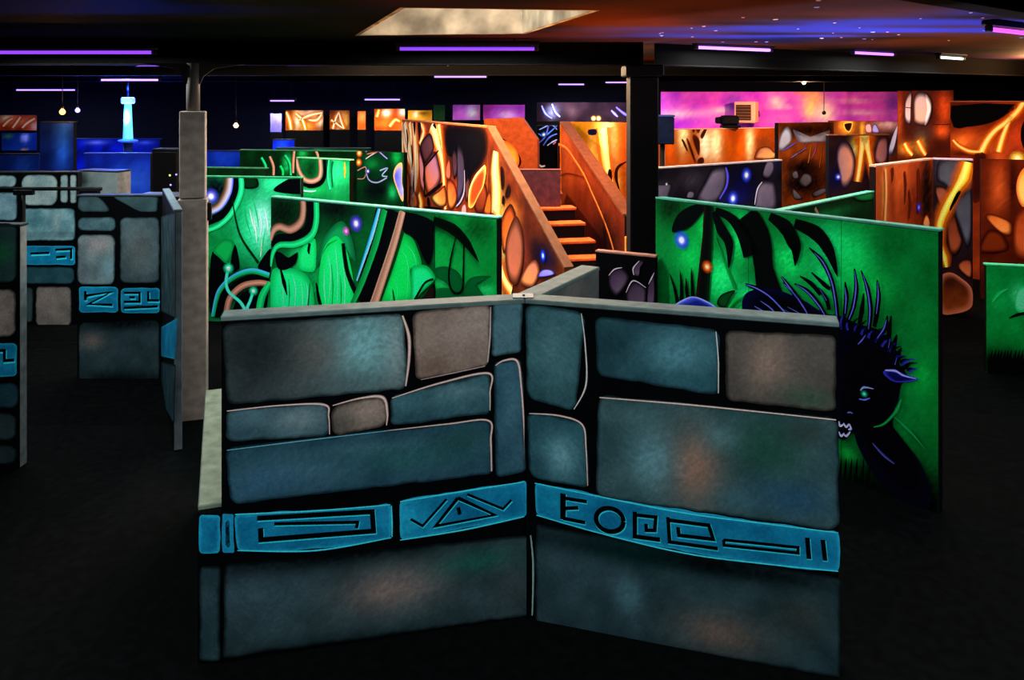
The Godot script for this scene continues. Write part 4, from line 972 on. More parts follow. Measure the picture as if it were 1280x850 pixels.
	stroke(p14, "painted_leaf_streak", [0.636, 0.997, 0.654, 0.87, 0.636, 0.695], [0.006, 0.039, 0.009], ["2ae878", "5affa0", "1ad068"], 3, true, true)
	stroke(p14, "painted_leaf_streak", [1.052, 1.259, 1.075, 1.008, 1.058, 0.732], [0.006, 0.029, 0.009], ["06803a", "07702f", "06803a"], 3, true, true)
	stroke(p14, "painted_leaf_streak", [1.196, 1.149, 1.21, 0.942, 1.196, 0.751], [0.006, 0.028, 0.008], ["06803a", "07702f", "06803a"], 3, true, true)
	stroke(p14, "painted_leaf_streak", [0.326, 1.003, 0.342, 0.83, 0.326, 0.608], [0.006, 0.031, 0.009], ["06803a", "07702f", "06803a"], 3, true, true)
	stroke(p14, "painted_leaf_streak", [0.905, 1.37, 0.994, 1.485, 1.139, 1.562], [0.005, 0.025, 0.008], ["06803a", "07702f", "06803a"], 3, true, true)
	stroke(p14, "painted_leaf_streak", [2.105, 1.566, 2.213, 1.378, 2.191, 0.976], [0.004, 0.033, 0.006], ["10c050", "2ae070", "10b048"], 4, true, true)
	stroke(p14, "painted_leaf_streak", [1.996, 1.219, 2.062, 1.093, 2.04, 0.939], [0.004, 0.033, 0.006], ["10c050", "2ae070", "10b048"], 4, true, true)
	stroke(p14, "painted_leaf_streak", [2.191, 1.608, 2.298, 1.503, 2.34, 1.359], [0.004, 0.032, 0.006], ["10c050", "2ae070", "10b048"], 4, true, true)
	stroke(p14, "painted_leaf_streak", [1.93, 1.11, 1.974, 1.015, 1.952, 0.911], [0.004, 0.034, 0.006], ["10c050", "2ae070", "10b048"], 4, true, true)
	dot(p14, "painted_spark", 1.449, 1.777, 0.107, "e8e4ff", "3a30ff", 8)
	dot(p14, "painted_spark", 1.293, 1.676, 0.058, "ff8adf", "d030b0", 8)
	var p15 := partition("green_jungle_divider", "green jungle partition with two pale glowing tendrils and brown arches, beside the clad post", "partition", "painted green jungle partitions", Vector3(-4.466, 0, -11.600), -0.1365, 1.470, 2.100, 0.100, "2c8a5c", "04080a", 0.110)
	board(p15, "mural_board", 0.000, 1.470, 0.000, 2.076, 2.076, 0.030, "06401f", "0a6a34", [[0.814, 1.376, 0.351, 0.513, "20d878", 0.90], [0.896, 1.455, 0.162, 0.282, "80ffb0", 0.90], [1.138, 1.997, 0.375, 0.153, "2ae07a", 0.90], [0.269, 0.977, 0.246, 0.233, "0d7a3c", 0.80], [0.351, 0.463, 0.436, 0.232, "02080a", 0.95], [0.186, 1.906, 0.247, 0.233, "020610", 0.90], [0.760, 1.992, 0.081, 0.077, "03100a", 0.90]], 40.0)
	patch(p15, "painted_hollow", [1.084, 1.894, 1.219, 2.036, 1.46, 2.129, 1.673, 2.132, 1.673, 1.878], ["02060a", "02060a"], 0.0, 1, false, true)
	patch(p15, "painted_hollow", [0.611, 2.087, 0.801, 2.09, 0.828, 1.954, 0.624, 1.933], ["02060a", "06200f"], 0.0, 1, false, true)
	stroke(p15, "painted_vine", [0.395, 2.102, 0.365, 1.883, 0.241, 1.674, 0.062, 1.58], [0.134, 0.14, 0.123, 0.107], ["3a40c0", "c8b0e0", "6a4a3c", "2a1a14"], 3, false, true)
	stroke(p15, "painted_black_band", [0.502, 2.096, 0.474, 1.807, 0.324, 1.572, 0.049, 1.437], [0.107, 0.118, 0.118, 0.107], ["02060a", "02060a"], 2, false, true)
	stroke(p15, "painted_stem", [0.575, 2.105, 0.57, 1.86, 0.433, 1.574, 0.241, 1.39, 0.049, 1.308], [0.08, 0.086, 0.08, 0.07, 0.059], ["0c8a48", "2ad880", "0a7a40"], 3, false, true)
	stroke(p15, "painted_tendril", [0.447, 1.755, 0.502, 1.447, 0.597, 1.191, 0.841, 0.863], [0.016, 0.027, 0.032, 0.043], ["03200f", "03200f"], 4, false, true)
	patch(p15, "painted_leaf", [0.145, 1.025, 0.296, 1.184, 0.461, 1.162, 0.447, 1.007, 0.351, 0.85, 0.241, 0.924], ["065a2a", "0c7a38"], 0.0, 2, false, true)
	patch(p15, "painted_hollow", [0.474, 1.111, 0.529, 0.984, 0.548, 0.778, 0.406, 0.748], ["02060a", "02060a"], 0.0, 3, false, true)
	patch(p15, "painted_hollow", [0.841, 0.838, 1.031, 1.074, 1.031, 0.689, 0.869, 0.762], ["02060a", "02060a"], 0.0, 3, false, true)
	patch(p15, "painted_hollow", [0.131, 0.999, 0.379, 0.773, 0.296, 0.151, 0.104, 0.144], ["02060a", "02060a"], 0.0, 1, false, true)
	stroke(p15, "painted_stem", [0.145, 0.068, 0.241, 0.433, 0.461, 0.647, 0.733, 0.745, 1.004, 0.689], [0.053, 0.069, 0.074, 0.079, 0.079], ["3a8af0", "2a9ad0", "0c8a48", "0c6a38"], 5, false, true)
	stroke(p15, "painted_black_band", [0.214, 0.07, 0.324, 0.358, 0.542, 0.572, 0.76, 0.656, 1.004, 0.625], [0.079, 0.079, 0.079, 0.079, 0.079], ["02060a", "02060a"], 4, false, true)
	stroke(p15, "painted_vine", [0.351, 0.075, 0.406, 0.335, 0.597, 0.522, 0.841, 0.581, 1.017, 0.561], [0.09, 0.095, 0.095, 0.084, 0.079], ["7a4a3c", "b07a68", "5a3a30"], 6, false, true)
	patch(p15, "painted_hollow", [0.461, 0.079, 0.542, 0.366, 0.76, 0.502, 0.977, 0.483, 0.896, 0.095], ["02060a", "02060a"], 0.0, 5, false, true)
	stroke(p15, "painted_stem", [0.841, 0.093, 0.896, 0.378, 1.017, 0.587], [0.107, 0.107, 0.08], ["0c8a48", "14b060", "0a6a38"], 7, false, true)
	stroke(p15, "painted_tendril", [0.387, 0.773, 0.351, 0.592, 0.392, 0.438, 0.57, 0.289, 0.665, 0.138], [0.043, 0.048, 0.048, 0.048, 0.054], ["10c890", "5affd0", "10c890"], 8, false, true)
	stroke(p15, "painted_tendril", [0.76, 0.45, 0.719, 0.32, 0.673, 0.216, 0.673, 0.126], [0.038, 0.043, 0.048, 0.048], ["10c890", "5affd0", "10c890"], 8, false, true)
	stroke(p15, "painted_leaf_streak", [0.841, 1.633, 0.882, 1.429, 0.855, 1.197], [0.008, 0.043, 0.005], ["6af0a0", "b8ffd0", "6af0a0"], 2, true, true)
	stroke(p15, "painted_leaf_streak", [0.76, 1.555, 0.793, 1.35, 0.814, 1.145], [0.008, 0.043, 0.005], ["6af0a0", "b8ffd0", "6af0a0"], 2, true, true)
	stroke(p15, "painted_leaf_streak", [0.923, 1.661, 0.971, 1.456, 0.987, 1.252], [0.008, 0.043, 0.005], ["6af0a0", "b8ffd0", "6af0a0"], 2, true, true)
	stroke(p15, "painted_leaf_streak", [0.706, 1.631, 0.747, 1.452, 0.787, 1.324], [0.008, 0.043, 0.005], ["6af0a0", "b8ffd0", "6af0a0"], 2, true, true)
	stroke(p15, "painted_leaf_streak", [0.896, 1.198, 0.882, 1.07, 0.869, 0.941], [0.008, 0.043, 0.005], ["6af0a0", "b8ffd0", "6af0a0"], 2, true, true)
	stroke(p15, "painted_leaf_streak", [0.76, 1.76, 0.814, 1.556, 0.841, 1.377], [0.005, 0.027, 0.005], ["0a9a4c", "0a8a44", "0a9a4c"], 2, true, true)
	stroke(p15, "painted_leaf_streak", [0.95, 1.379, 0.896, 1.121, 0.841, 0.915], [0.005, 0.027, 0.005], ["0a9a4c", "0a8a44", "0a9a4c"], 2, true, true)
	stroke(p15, "painted_leaf_streak", [0.624, 1.707, 0.657, 1.476, 0.733, 1.246], [0.005, 0.027, 0.005], ["0a9a4c", "0a8a44", "0a9a4c"], 2, true, true)
	dot(p15, "painted_spark", 0.387, 0.773, 0.088, "b0ffe0", "10e080", 9)
	dot(p15, "painted_spark", 0.766, 0.461, 0.077, "b0ffe0", "10e080", 9)
	dot(p15, "painted_spark", 0.120, 1.806, 0.129, "eceaff", "3a40ff", 9)
	var p16 := partition("green_jungle_divider", "green jungle partition with a brown U-shaped vine, second row behind the long one", "partition", "painted green jungle partitions", Vector3(-3.820, 0, -14.200), -0.5155, 1.217, 2.190, 0.100, "7ae0a0", "0a0606", 0.120)
	board(p16, "mural_board", 0.000, 1.217, 0.000, 2.166, 2.166, 0.050, "07401f", "0a6a34", [[0.903, 1.946, 0.289, 0.324, "22d870", 0.95], [0.334, 1.631, 0.436, 0.124, "14a050", 0.80], [0.334, 2.003, 0.165, 0.165, "04240f", 0.90], [0.716, 2.141, 0.081, 0.163, "021008", 0.70]], 40.0)
	stroke(p16, "painted_vine", [-0.002, 2.156, 0.068, 1.95, 0.195, 1.81, 0.361, 1.777, 0.526, 1.837, 0.575, 1.972, 0.559, 2.186], [0.086, 0.091, 0.091, 0.091, 0.091, 0.091, 0.091], ["5a3a30", "b88a78", "6a4638"], 2, false, true)
	stroke(p16, "painted_black_band", [0.082, 1.742, 0.306, 1.692, 0.553, 1.746, 0.667, 1.894, 0.662, 2.18], [0.049, 0.073, 0.083, 0.083, 0.063], ["02060a", "02060a"], 1, false, true)
	stroke(p16, "painted_slit", [0.85, 2.146, 0.823, 1.983, 0.85, 1.7], [0.042, 0.037, 0.026], ["064a28", "064a28"], 2, false, true)
	stroke(p16, "painted_flame_mark", [1.119, 2.136, 1.124, 1.996, 1.119, 1.875], [0.021, 0.047, 0.021], ["e05010", "ffa030", "c04010"], 2, false, true)
	stroke(p16, "painted_stem", [0.133, 1.604, 0.334, 1.598, 0.471, 1.618], [0.03, 0.034, 0.017], ["60c0ff", "a0e0ff"], 2, false, true)
	stroke(p16, "painted_stem", [0.769, 2.163, 0.743, 1.898, 0.796, 1.657], [0.037, 0.042, 0.047], ["12c060", "30e888"], 2, false, true)
	var p17 := partition("green_jungle_divider", "dark green partition with a row of hanging vines, third row back", "partition", "painted green jungle partitions", Vector3(-5.508, 0, -16.200), -0.1623, 2.475, 2.200, 0.100, "3a8a60", "04080a", 0.120)
	board(p17, "mural_board", 0.000, 2.475, 0.000, 2.176, 2.176, 0.060, "04180c", "062a14", [[1.017, 1.927, 0.100, 0.189, "18c060", 0.90], [1.342, 2.142, 0.099, 0.094, "12a850", 0.90]], 40.0)
	stroke(p17, "painted_vine", [0.967, 2.091, 1.067, 1.927, 1.092, 1.692], [0.059, 0.069, 0.059], ["18d070", "18d070", "04180c"], 1, false, true)
	stroke(p17, "painted_vine", [1.167, 2.211, 1.142, 1.975, 1.137, 1.74], [0.06, 0.07, 0.06], ["a87868", "a87868", "04180c"], 1, false, true)
	stroke(p17, "painted_vine", [1.59, 2.239, 1.652, 2.122, 1.664, 2.052], [0.059, 0.068, 0.059], ["a87868", "a87868", "04180c"], 1, false, true)
	stroke(p17, "painted_vine", [0.867, 1.877, 0.917, 1.784, 0.922, 1.689], [0.059, 0.069, 0.059], ["10b858", "10b858", "04180c"], 1, false, true)
	stroke(p17, "painted_vine", [0.463, 2.038, 0.552, 1.873, 0.564, 1.684], [0.06, 0.07, 0.06], ["18d070", "18d070", "04180c"], 1, false, true)
	stroke(p17, "painted_vine", [0.64, 2.064, 0.716, 1.875, 0.721, 1.686], [0.06, 0.07, 0.06], ["a87868", "a87868", "04180c"], 1, false, true)
	var p18 := partition("green_jungle_divider", "farthest green partition with broad bright leaves under the flame panels", "partition", "painted green jungle partitions", Vector3(-5.487, 0, -18.600), -0.0902, 2.221, 2.100, 0.100, "3a4a4a", "04080a", 0.120)
	board(p18, "mural_board", 0.000, 2.221, 0.000, 2.076, 2.076, 0.080, "032010", "06381a", [[1.028, 2.220, 0.223, 0.163, "14b850", 0.90], [0.748, 2.382, 0.112, 0.109, "12a850", 0.80], [1.585, 2.386, 0.139, 0.109, "0f8a44", 0.70], [2.028, 2.279, 0.138, 0.081, "0c6a38", 0.70]], 40.0)
	patch(p18, "painted_leaf", [0.86, 2.274, 1.195, 2.303, 1.418, 2.358, 1.251, 2.221, 1.083, 2.084, 0.972, 2.111], ["0c8a40", "1ad060"], 90.0, 1, false, true)
	stroke(p18, "painted_vine", [1.139, 2.384, 1.307, 2.317, 1.529, 2.385], [0.027, 0.033, 0.027], ["a87868", "a87868"], 2, false, true)
	patch(p18, "painted_leaf", [0.664, 2.409, 0.888, 2.41, 0.86, 2.274, 0.748, 2.301], ["0c8a40", "1ac060"], 90.0, 1, false, true)
	dot(p18, "painted_spark", 1.529, 2.195, 0.109, "ffd070", "c05010", 4)
	stroke(p18, "painted_vine", [1.696, 2.305, 1.724, 2.224, 1.718, 2.115], [0.033, 0.039, 0.033], ["a87868", "8a5a4a"], 2, false, true)
	var p19 := partition("vine_divider", "narrow green partition with blue and red knotted vines, beside the lava wall", "partition", "painted green jungle partitions", Vector3(-2.949, 0, -15.200), -0.5504, 1.147, 2.260, 0.100, "", "04080a", 0.000)
	board(p19, "mural_board", 0.000, 1.147, 0.000, 2.236, 2.236, 0.050, "031a0c", "052a14", [[0.976, 2.163, 0.111, 0.173, "0a7a34", 0.90], [0.380, 2.009, 0.173, 0.110, "0a5a28", 0.90], [0.864, 1.508, 0.112, 0.130, "18c860", 0.90], [0.466, 1.528, 0.342, 0.176, "020806", 0.90], [0.087, 1.640, 0.118, 0.134, "05300f", 0.70]], 40.0)
	stroke(p19, "painted_knot_vine", [0.321, 2.559, 0.409, 2.407, 0.524, 2.322, 0.752, 2.503], [0.051, 0.051], ["0a0a20", "6a70ff", "0a0a20"], 2, false, true)
	stroke(p19, "painted_knot_vine", [0.234, 2.224, 0.409, 2.318, 0.695, 2.153, 0.766, 2.112], [0.045, 0.045], ["0a0a20", "7a80ff", "0a0a20"], 2, false, true)
	stroke(p19, "painted_knot_vine", [0.234, 2.091, 0.466, 2.21, 0.766, 2.308], [0.034, 0.034], ["0a0a20", "c8d0ff", "0a0a20"], 2, false, true)
	stroke(p19, "painted_knot_vine", [0.263, 2.181, 0.524, 2.234, 0.695, 2.262], [0.032, 0.032], ["0a0a20", "e86a3a", "0a0a20"], 2, false, true)
	stroke(p19, "painted_knot_vine", [0.437, 2.54, 0.553, 2.433], [0.057, 0.057], ["0a0a20", "e8703a", "0a0a20"], 2, false, true)
	stroke(p19, "painted_knot_vine", [0.234, 1.87, 0.321, 1.697, 0.524, 1.663, 0.752, 1.763], [0.045, 0.045], ["0a0a20", "8a9aff", "0a0a20"], 2, false, true)
	stroke(p19, "painted_knot_vine", [0.581, 1.886, 0.766, 1.938, 0.638, 1.801, 0.766, 1.785], [0.044, 0.044], ["0a0a20", "7aa0ff", "0a0a20"], 2, false, true)
	stroke(p19, "painted_knot_vine", [0.808, 2.439, 0.864, 2.571, 1.031, 2.575, 1.004, 2.466], [0.04, 0.04], ["0a0a20", "e06a3a", "0a0a20"], 2, false, true)
	stroke(p19, "painted_knot_vine", [0.027, 1.86, 0.234, 1.936, 0.205, 1.735, 0.027, 1.704], [0.036, 0.036], ["0a0a20", "9a7a5a", "0a0a20"], 2, false, true)
	patch(p19, "painted_petal", [1.114, 2.039, 0.976, 1.99, 0.906, 1.814, 0.976, 1.601, 1.114, 1.351, 1.169, 1.484, 1.114, 1.695], ["f0904a", "2a30c0", "8a90ff"], 0.0, 2, false, true)
	dot(p19, "painted_spark", 0.075, 2.197, 0.089, "ffd080", "d06010", 4)
	dot(p19, "painted_spark", 0.063, 2.018, 0.089, "ffb060", "c05010", 4)
	dot(p19, "painted_spark", 0.292, 1.861, 0.058, "c0c8ff", "3a40ff", 4)
	var p20 := partition("dark_green_divider", "plain dark green partition with a thin pale top edge, behind the tendril partition", "partition", "painted green jungle partitions", Vector3(-5.226, 0, -13.400), -0.1707, 1.178, 2.080, 0.100, "2a6a48", "04080a", 0.120)
	board(p20, "mural_board", 0.000, 1.178, 0.000, 2.056, 2.056, 0.120, "03140a", "05200f", [], 40.0)

func build_lava_staircase() -> void:
	vivid = 1.1
	var p21 := thing("lava_stair_divider", "long painted lava rock wall whose sloping top edge follows the staircase", "partition", "", Vector3(-2.192, 0, -16.000), -1.1550)
	put(p21, "core", prism([0, 0, 6.996, 0, 6.996, 1.170, 4.548, 2.79, 0, 2.79], -0.12, 0.0), solid("5a2a14", 0.75, 0.0, M.wear))
	put(p21, "cap_rail", prism([0, 2.79, 4.548, 2.79, 4.548, 2.815, 0, 2.815], -0.13, 0.012), solid("b0622a", 0.6, 0.0, M.wear))
	put(p21, "sloping_cap_rail", prism([4.548, 2.79, 6.996, 1.170, 7.006, 1.195, 4.548, 2.815], -0.115, 0.012), solid("6e452f", 0.65, 0.0, M.wear))
	areas[p21] = Vector2(6.996, 2.78)
	board(p21, "mural_board", 0.000, 4.548, 0.000, 2.780, 2.780, 0.035, "4a1c0a", "823612", [[0.387, 2.579, 0.526, 0.206, "ffe98a", 0.90], [0.741, 1.910, 0.256, 0.353, "ffe080", 0.60], [2.023, 2.452, 0.432, 0.373, "3a1c14", 0.90], [3.374, 2.475, 0.647, 0.553, "120a0a", 1.00], [3.964, 2.505, 0.595, 0.408, "120a08", 0.95], [4.911, 1.966, 0.202, 0.493, "ffe070", 1.00], [4.662, 1.864, 0.131, 0.425, "f07a1c", 0.70], [4.187, 1.815, 0.321, 0.301, "8a3a1c", 0.70], [3.123, 1.617, 0.312, 0.260, "c04a1c", 0.70]], 40.0)
	board(p21, "mural_board", 4.548, 6.996, 0.000, 2.780, 1.160, 0.035, "401a0c", "6a2c12", [[5.056, 1.100, 0.140, 0.696, "ffe070", 1.00], [5.402, 1.564, 0.247, 0.203, "f0a040", 0.80], [6.187, 1.227, 0.424, 0.253, "140a0c", 0.90], [5.728, 1.147, 0.309, 0.296, "7a3020", 0.80], [6.473, 1.216, 0.272, 0.154, "101030", 0.90]], 40.0)
	stroke(p21, "painted_orange_wash", [0.204, 2.754, 0.477, 2.326, 0.741, 1.834, 0.784, 1.108], [0.977, 0.901, 0.786, 0.52], ["a83c10", "e8741c", "a83c10"], 2, true, true)
	stroke(p21, "painted_lava_drip", [0.204, 2.754, 0.477, 2.326, 0.741, 1.834, 0.784, 1.108], [0.331, 0.305, 0.265, 0.172], ["c8601c", "ffe78a", "fff2b0", "e07a20"], 3, false, true)
	stroke(p21, "painted_orange_wash", [0.827, 2.77, 0.913, 2.348, 0.955, 1.777, 0.827, 1.364], [0.779, 0.779, 0.666, 0.289], ["a83c10", "e8741c", "a83c10"], 2, true, true)
	stroke(p21, "painted_lava_drip", [0.827, 2.77, 0.913, 2.348, 0.955, 1.777, 0.827, 1.364], [0.262, 0.262, 0.223, 0.092], ["c8601c", "ffe78a", "fff2b0", "e07a20"], 3, false, true)
	stroke(p21, "painted_orange_wash", [0.017, 2.723, 0.296, 2.239, 0.654, 1.903], [0.572, 0.499, 0.207], ["a83c10", "e8741c", "a83c10"], 2, true, true)
	stroke(p21, "painted_lava_drip", [0.017, 2.723, 0.296, 2.239, 0.654, 1.903], [0.191, 0.165, 0.064], ["c8601c", "ffe78a", "fff2b0", "e07a20"], 3, false, true)
	stroke(p21, "painted_orange_wash", [1.949, 2.799, 2.313, 2.397, 2.524, 2.047, 2.661, 1.343], [1.349, 0.847, 0.463, 0.315], ["a83c10", "e8741c", "a83c10"], 2, true, true)
	stroke(p21, "painted_lava_drip", [1.949, 2.799, 2.313, 2.397, 2.524, 2.047, 2.661, 1.343], [0.463, 0.288, 0.154, 0.103], ["c8601c", "ffe78a", "fff2b0", "e07a20"], 3, false, true)
	stroke(p21, "painted_orange_wash", [1.246, 2.781, 1.447, 2.617, 1.164, 2.361], [0.233, 0.477, 0.233], ["a83c10", "e8741c", "a83c10"], 2, true, true)
	stroke(p21, "painted_lava_drip", [1.246, 2.781, 1.447, 2.617, 1.164, 2.361], [0.074, 0.159, 0.074], ["c8601c", "ffe78a", "fff2b0", "e07a20"], 3, false, true)
	patch(p21, "painted_rock", [1.447, 1.94, 1.798, 2.181, 2.133, 2.295, 2.313, 2.123, 2.419, 1.812, 1.798, 1.483, 1.527, 1.634], ["2a1008", "f0743a", "8a6a9a"], 60.0, 4, false, true)
	patch(p21, "painted_rock", [1.164, 2.287, 1.447, 2.013, 1.408, 1.622, 1.566, 1.47, 1.287, 1.61, 1.164, 1.992], ["2a1210", "c87a8a"], 60.0, 4, false, true)
	patch(p21, "painted_rock", [1.874, 1.456, 2.384, 1.65, 2.661, 1.745, 2.729, 1.44, 2.313, 1.345], ["2a1008", "ffc860", "d0501c"], 60.0, 4, false, true)
	patch(p21, "painted_rock", [1.246, 2.365, 1.798, 2.606, 2.06, 2.407, 1.949, 2.261, 1.487, 2.04], ["1a0c0a", "4a2a28", "5a3a40"], 60.0, 4, false, true)
	patch(p21, "painted_rock", [2.763, 1.844, 3.123, 1.834, 3.249, 1.588, 2.994, 1.385, 2.796, 1.448], ["3a1408", "ff9a40", "c8401c"], 60.0, 4, false, true)
	patch(p21, "painted_rock", [3.249, 2.447, 3.496, 2.418, 3.616, 2.132, 3.556, 1.749, 3.249, 1.481, 3.249, 1.932], ["0a0808", "4a4058", "2a2430"], 60.0, 4, false, true)
	patch(p21, "painted_rock", [2.695, 2.061, 2.863, 2.228, 2.929, 2.035, 2.896, 1.878, 2.695, 1.882], ["3a1810", "d07050", "a04838"], 60.0, 4, false, true)
	patch(p21, "painted_rock", [3.792, 1.691, 3.964, 1.955, 4.402, 2.212, 4.507, 2.161, 4.402, 1.916, 4.187, 1.735, 3.964, 1.547, 3.792, 1.526], ["ffb050", "c8481c", "7a3018"], 60.0, 4, false, true)
	patch(p21, "painted_rock", [3.435, 1.376, 3.496, 1.511, 3.646, 1.55, 3.675, 1.408], ["5a2a20", "d08a8a"], 60.0, 4, false, true)
	patch(p21, "painted_rock", [0.111, 1.39, 0.296, 1.824, 0.566, 1.693, 0.477, 1.172, 0.204, 1.061], ["3a1808", "e07030", "b04818"], 60.0, 4, false, true)
	patch(p21, "painted_rock", [3.964, 1.71, 4.187, 1.895, 4.455, 1.96, 4.559, 1.776, 4.402, 1.522, 4.076, 1.48], ["2a0e06", "5a2412", "8a3a1c"], 70.0, 3, false, true)
	patch(p21, "painted_rock", [4.402, 1.522, 4.507, 1.731, 4.662, 1.864, 4.712, 1.677, 4.662, 1.516], ["3a1408", "d8681c", "a84414"], 70.0, 3, false, true)
	patch(p21, "painted_rock", [2.994, 2.28, 3.155, 2.377, 3.249, 2.232, 3.224, 1.994, 3.071, 1.916], ["120a0a", "4a3038", "2c1c20"], 70.0, 3, false, true)
	patch(p21, "painted_rock", [0.477, 1.275, 0.654, 1.548, 0.997, 1.433, 1.081, 1.195, 0.654, 1.097], ["2a0e06", "e08030", "a04814"], 70.0, 3, false, true)
	patch(p21, "painted_rock", [3.616, 1.839, 3.734, 1.975, 3.821, 1.941, 3.792, 1.774, 3.675, 1.595], ["180c0a", "6a4038", "3a1e1a"], 70.0, 3, false, true)
	stroke(p21, "painted_crack", [1.164, 2.386, 1.487, 1.968, 1.487, 1.437], [0.045, 0.09, 0.045], ["0a0606", "0a0606"], 5, false, true)
	stroke(p21, "painted_crack", [1.487, 1.968, 2.313, 2.329], [0.026, 0.051, 0.026], ["0a0606", "0a0606"], 5, false, true)
	stroke(p21, "painted_crack", [1.527, 1.441, 2.524, 1.777], [0.031, 0.063, 0.031], ["0a0606", "0a0606"], 5, false, true)
	stroke(p21, "painted_crack", [1.683, 1.435, 1.798, 1.282], [0.087, 0.175, 0.087], ["0a0606", "0a0606"], 5, false, true)
	stroke(p21, "painted_crack", [3.186, 1.43, 3.496, 1.616, 3.586, 1.752], [0.014, 0.029, 0.014], ["0a0606", "0a0606"], 5, false, true)
	stroke(p21, "painted_crack", [1.487, 1.244, 2.524, 1.337], [0.02, 0.039, 0.02], ["0a0606", "0a0606"], 5, false, true)
	patch(p21, "painted_hollow", [0.784, 2.769, 0.955, 2.774, 0.896, 2.522], ["2a1008", "140806"], 0.0, 5, false, true)
	patch(p21, "painted_hollow", [1.081, 2.752, 1.287, 2.758, 1.246, 2.512, 1.164, 2.459], ["2a1008", "140806"], 0.0, 5, false, true)
	patch(p21, "painted_hollow", [1.986, 2.754, 2.133, 2.781, 2.17, 2.69], ["2a1008", "140806"], 0.0, 5, false, true)
	patch(p21, "painted_hollow", [5.056, 2.242, 5.151, 2.231, 5.175, 2.029, 5.104, 1.929, 5.066, 2.056], ["2a1008", "140806"], 0.0, 5, false, true)
	patch(p21, "painted_hollow", [5.245, 1.925, 5.36, 2.037, 5.373, 1.902, 5.222, 1.83], ["2a1008", "140806"], 0.0, 5, false, true)
	patch(p21, "painted_hollow", [5.128, 1.838, 5.198, 1.846, 5.175, 1.732, 5.104, 1.742], ["2a1008", "140806"], 0.0, 5, false, true)
	stroke(p21, "painted_orange_wash", [4.967, 1.575, 4.922, 1.077, 5.145, 0.7, 5.444, 0.558], [0.567, 0.494, 0.458, 0.422], ["a83c10", "e8741c", "a83c10"], 2, true, true)
	stroke(p21, "painted_lava_drip", [4.967, 1.575, 4.922, 1.077, 5.145, 0.7, 5.444, 0.558], [0.189, 0.164, 0.151, 0.139], ["ffd060", "fff0a0", "f08a20"], 3, false, true)
	patch(p21, "painted_rock", [5.232, 1.198, 5.567, 1.62, 5.807, 1.423, 5.823, 1.033, 5.608, 0.694, 5.317, 0.735], ["3a1c10", "c86a4a", "7a4838"], 90.0, 3, false, true)
	patch(p21, "painted_rock", [5.056, 1.448, 5.402, 1.767, 5.608, 1.525, 5.317, 1.212, 5.145, 1.045], ["2a1008", "e0702a", "a04018"], 90.0, 2, false, true)
	patch(p21, "painted_rock", [5.728, 0.752, 5.962, 1.027, 6.223, 1.139, 6.332, 1.003, 6.113, 0.769], ["4a2418", "f0904a", "c06a5a"], 90.0, 4, false, true)
	patch(p21, "painted_rock", [6.26, 0.926, 6.403, 1.048, 6.678, 1.101, 6.745, 1.054], ["1a1440", "6a60e0", "a0a0ff"], 90.0, 4, false, true)
	dot(p21, "painted_spark", 6.438, 1.234, 0.087, "9ac0ff", "1a30ff", 8)
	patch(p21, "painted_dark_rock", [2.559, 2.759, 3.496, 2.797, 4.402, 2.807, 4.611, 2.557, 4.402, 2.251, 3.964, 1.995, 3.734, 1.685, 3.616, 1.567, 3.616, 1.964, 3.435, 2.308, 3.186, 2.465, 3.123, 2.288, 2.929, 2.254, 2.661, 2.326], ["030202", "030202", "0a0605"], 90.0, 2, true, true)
	stroke(p21, "painted_orange_wash", [0.017, 2.75, 0.055, 2.435, 0.111, 1.914], [0.66, 0.449, 0.196], ["a83c10", "e8741c", "a83c10"], 2, true, true)
	stroke(p21, "painted_lava_drip", [0.017, 2.75, 0.055, 2.435, 0.111, 1.914], [0.22, 0.147, 0.059], ["f0902a", "fff0a0", "ffd860"], 3, false, true)
	stroke(p21, "painted_orange_wash", [0.548, 2.763, 0.654, 2.487, 0.601, 2.128], [0.526, 0.487, 0.141], ["a83c10", "e8741c", "a83c10"], 2, true, true)
	stroke(p21, "painted_lava_drip", [0.548, 2.763, 0.654, 2.487, 0.601, 2.128], [0.174, 0.161, 0.04], ["f0902a", "fff0a0", "ffd860"], 3, false, true)
	stroke(p21, "painted_orange_wash", [1.039, 2.355, 1.081, 1.936, 0.98, 1.58], [0.172, 0.32, 0.172], ["a83c10", "e8741c", "a83c10"], 2, true, true)
	stroke(p21, "painted_lava_drip", [1.039, 2.355, 1.081, 1.936, 0.98, 1.58], [0.051, 0.103, 0.051], ["f0902a", "fff0a0", "ffd860"], 3, false, true)
	stroke(p21, "painted_orange_wash", [2.313, 2.786, 2.427, 2.449, 2.524, 2.25], [0.466, 0.407, 0.168], ["a83c10", "e8741c", "a83c10"], 2, true, true)
	stroke(p21, "painted_lava_drip", [2.313, 2.786, 2.427, 2.449, 2.524, 2.25], [0.155, 0.135, 0.052], ["f0902a", "fff0a0", "ffd860"], 3, false, true)
	stroke(p21, "painted_orange_wash", [0.387, 1.754, 0.441, 1.425, 0.387, 1.11], [0.226, 0.467, 0.306], ["a83c10", "e8741c", "a83c10"], 2, true, true)
	stroke(p21, "painted_lava_drip", [0.387, 1.754, 0.441, 1.425, 0.387, 1.11], [0.07, 0.153, 0.097], ["f0902a", "fff0a0", "ffd860"], 3, false, true)
	stroke(p21, "painted_orange_wash", [1.164, 1.451, 1.287, 1.293, 1.246, 1.178], [0.291, 0.459, 0.392], ["a83c10", "e8741c", "a83c10"], 2, true, true)
	stroke(p21, "painted_lava_drip", [1.164, 1.451, 1.287, 1.293, 1.246, 1.178], [0.094, 0.152, 0.129], ["f0902a", "fff0a0", "ffd860"], 3, false, true)
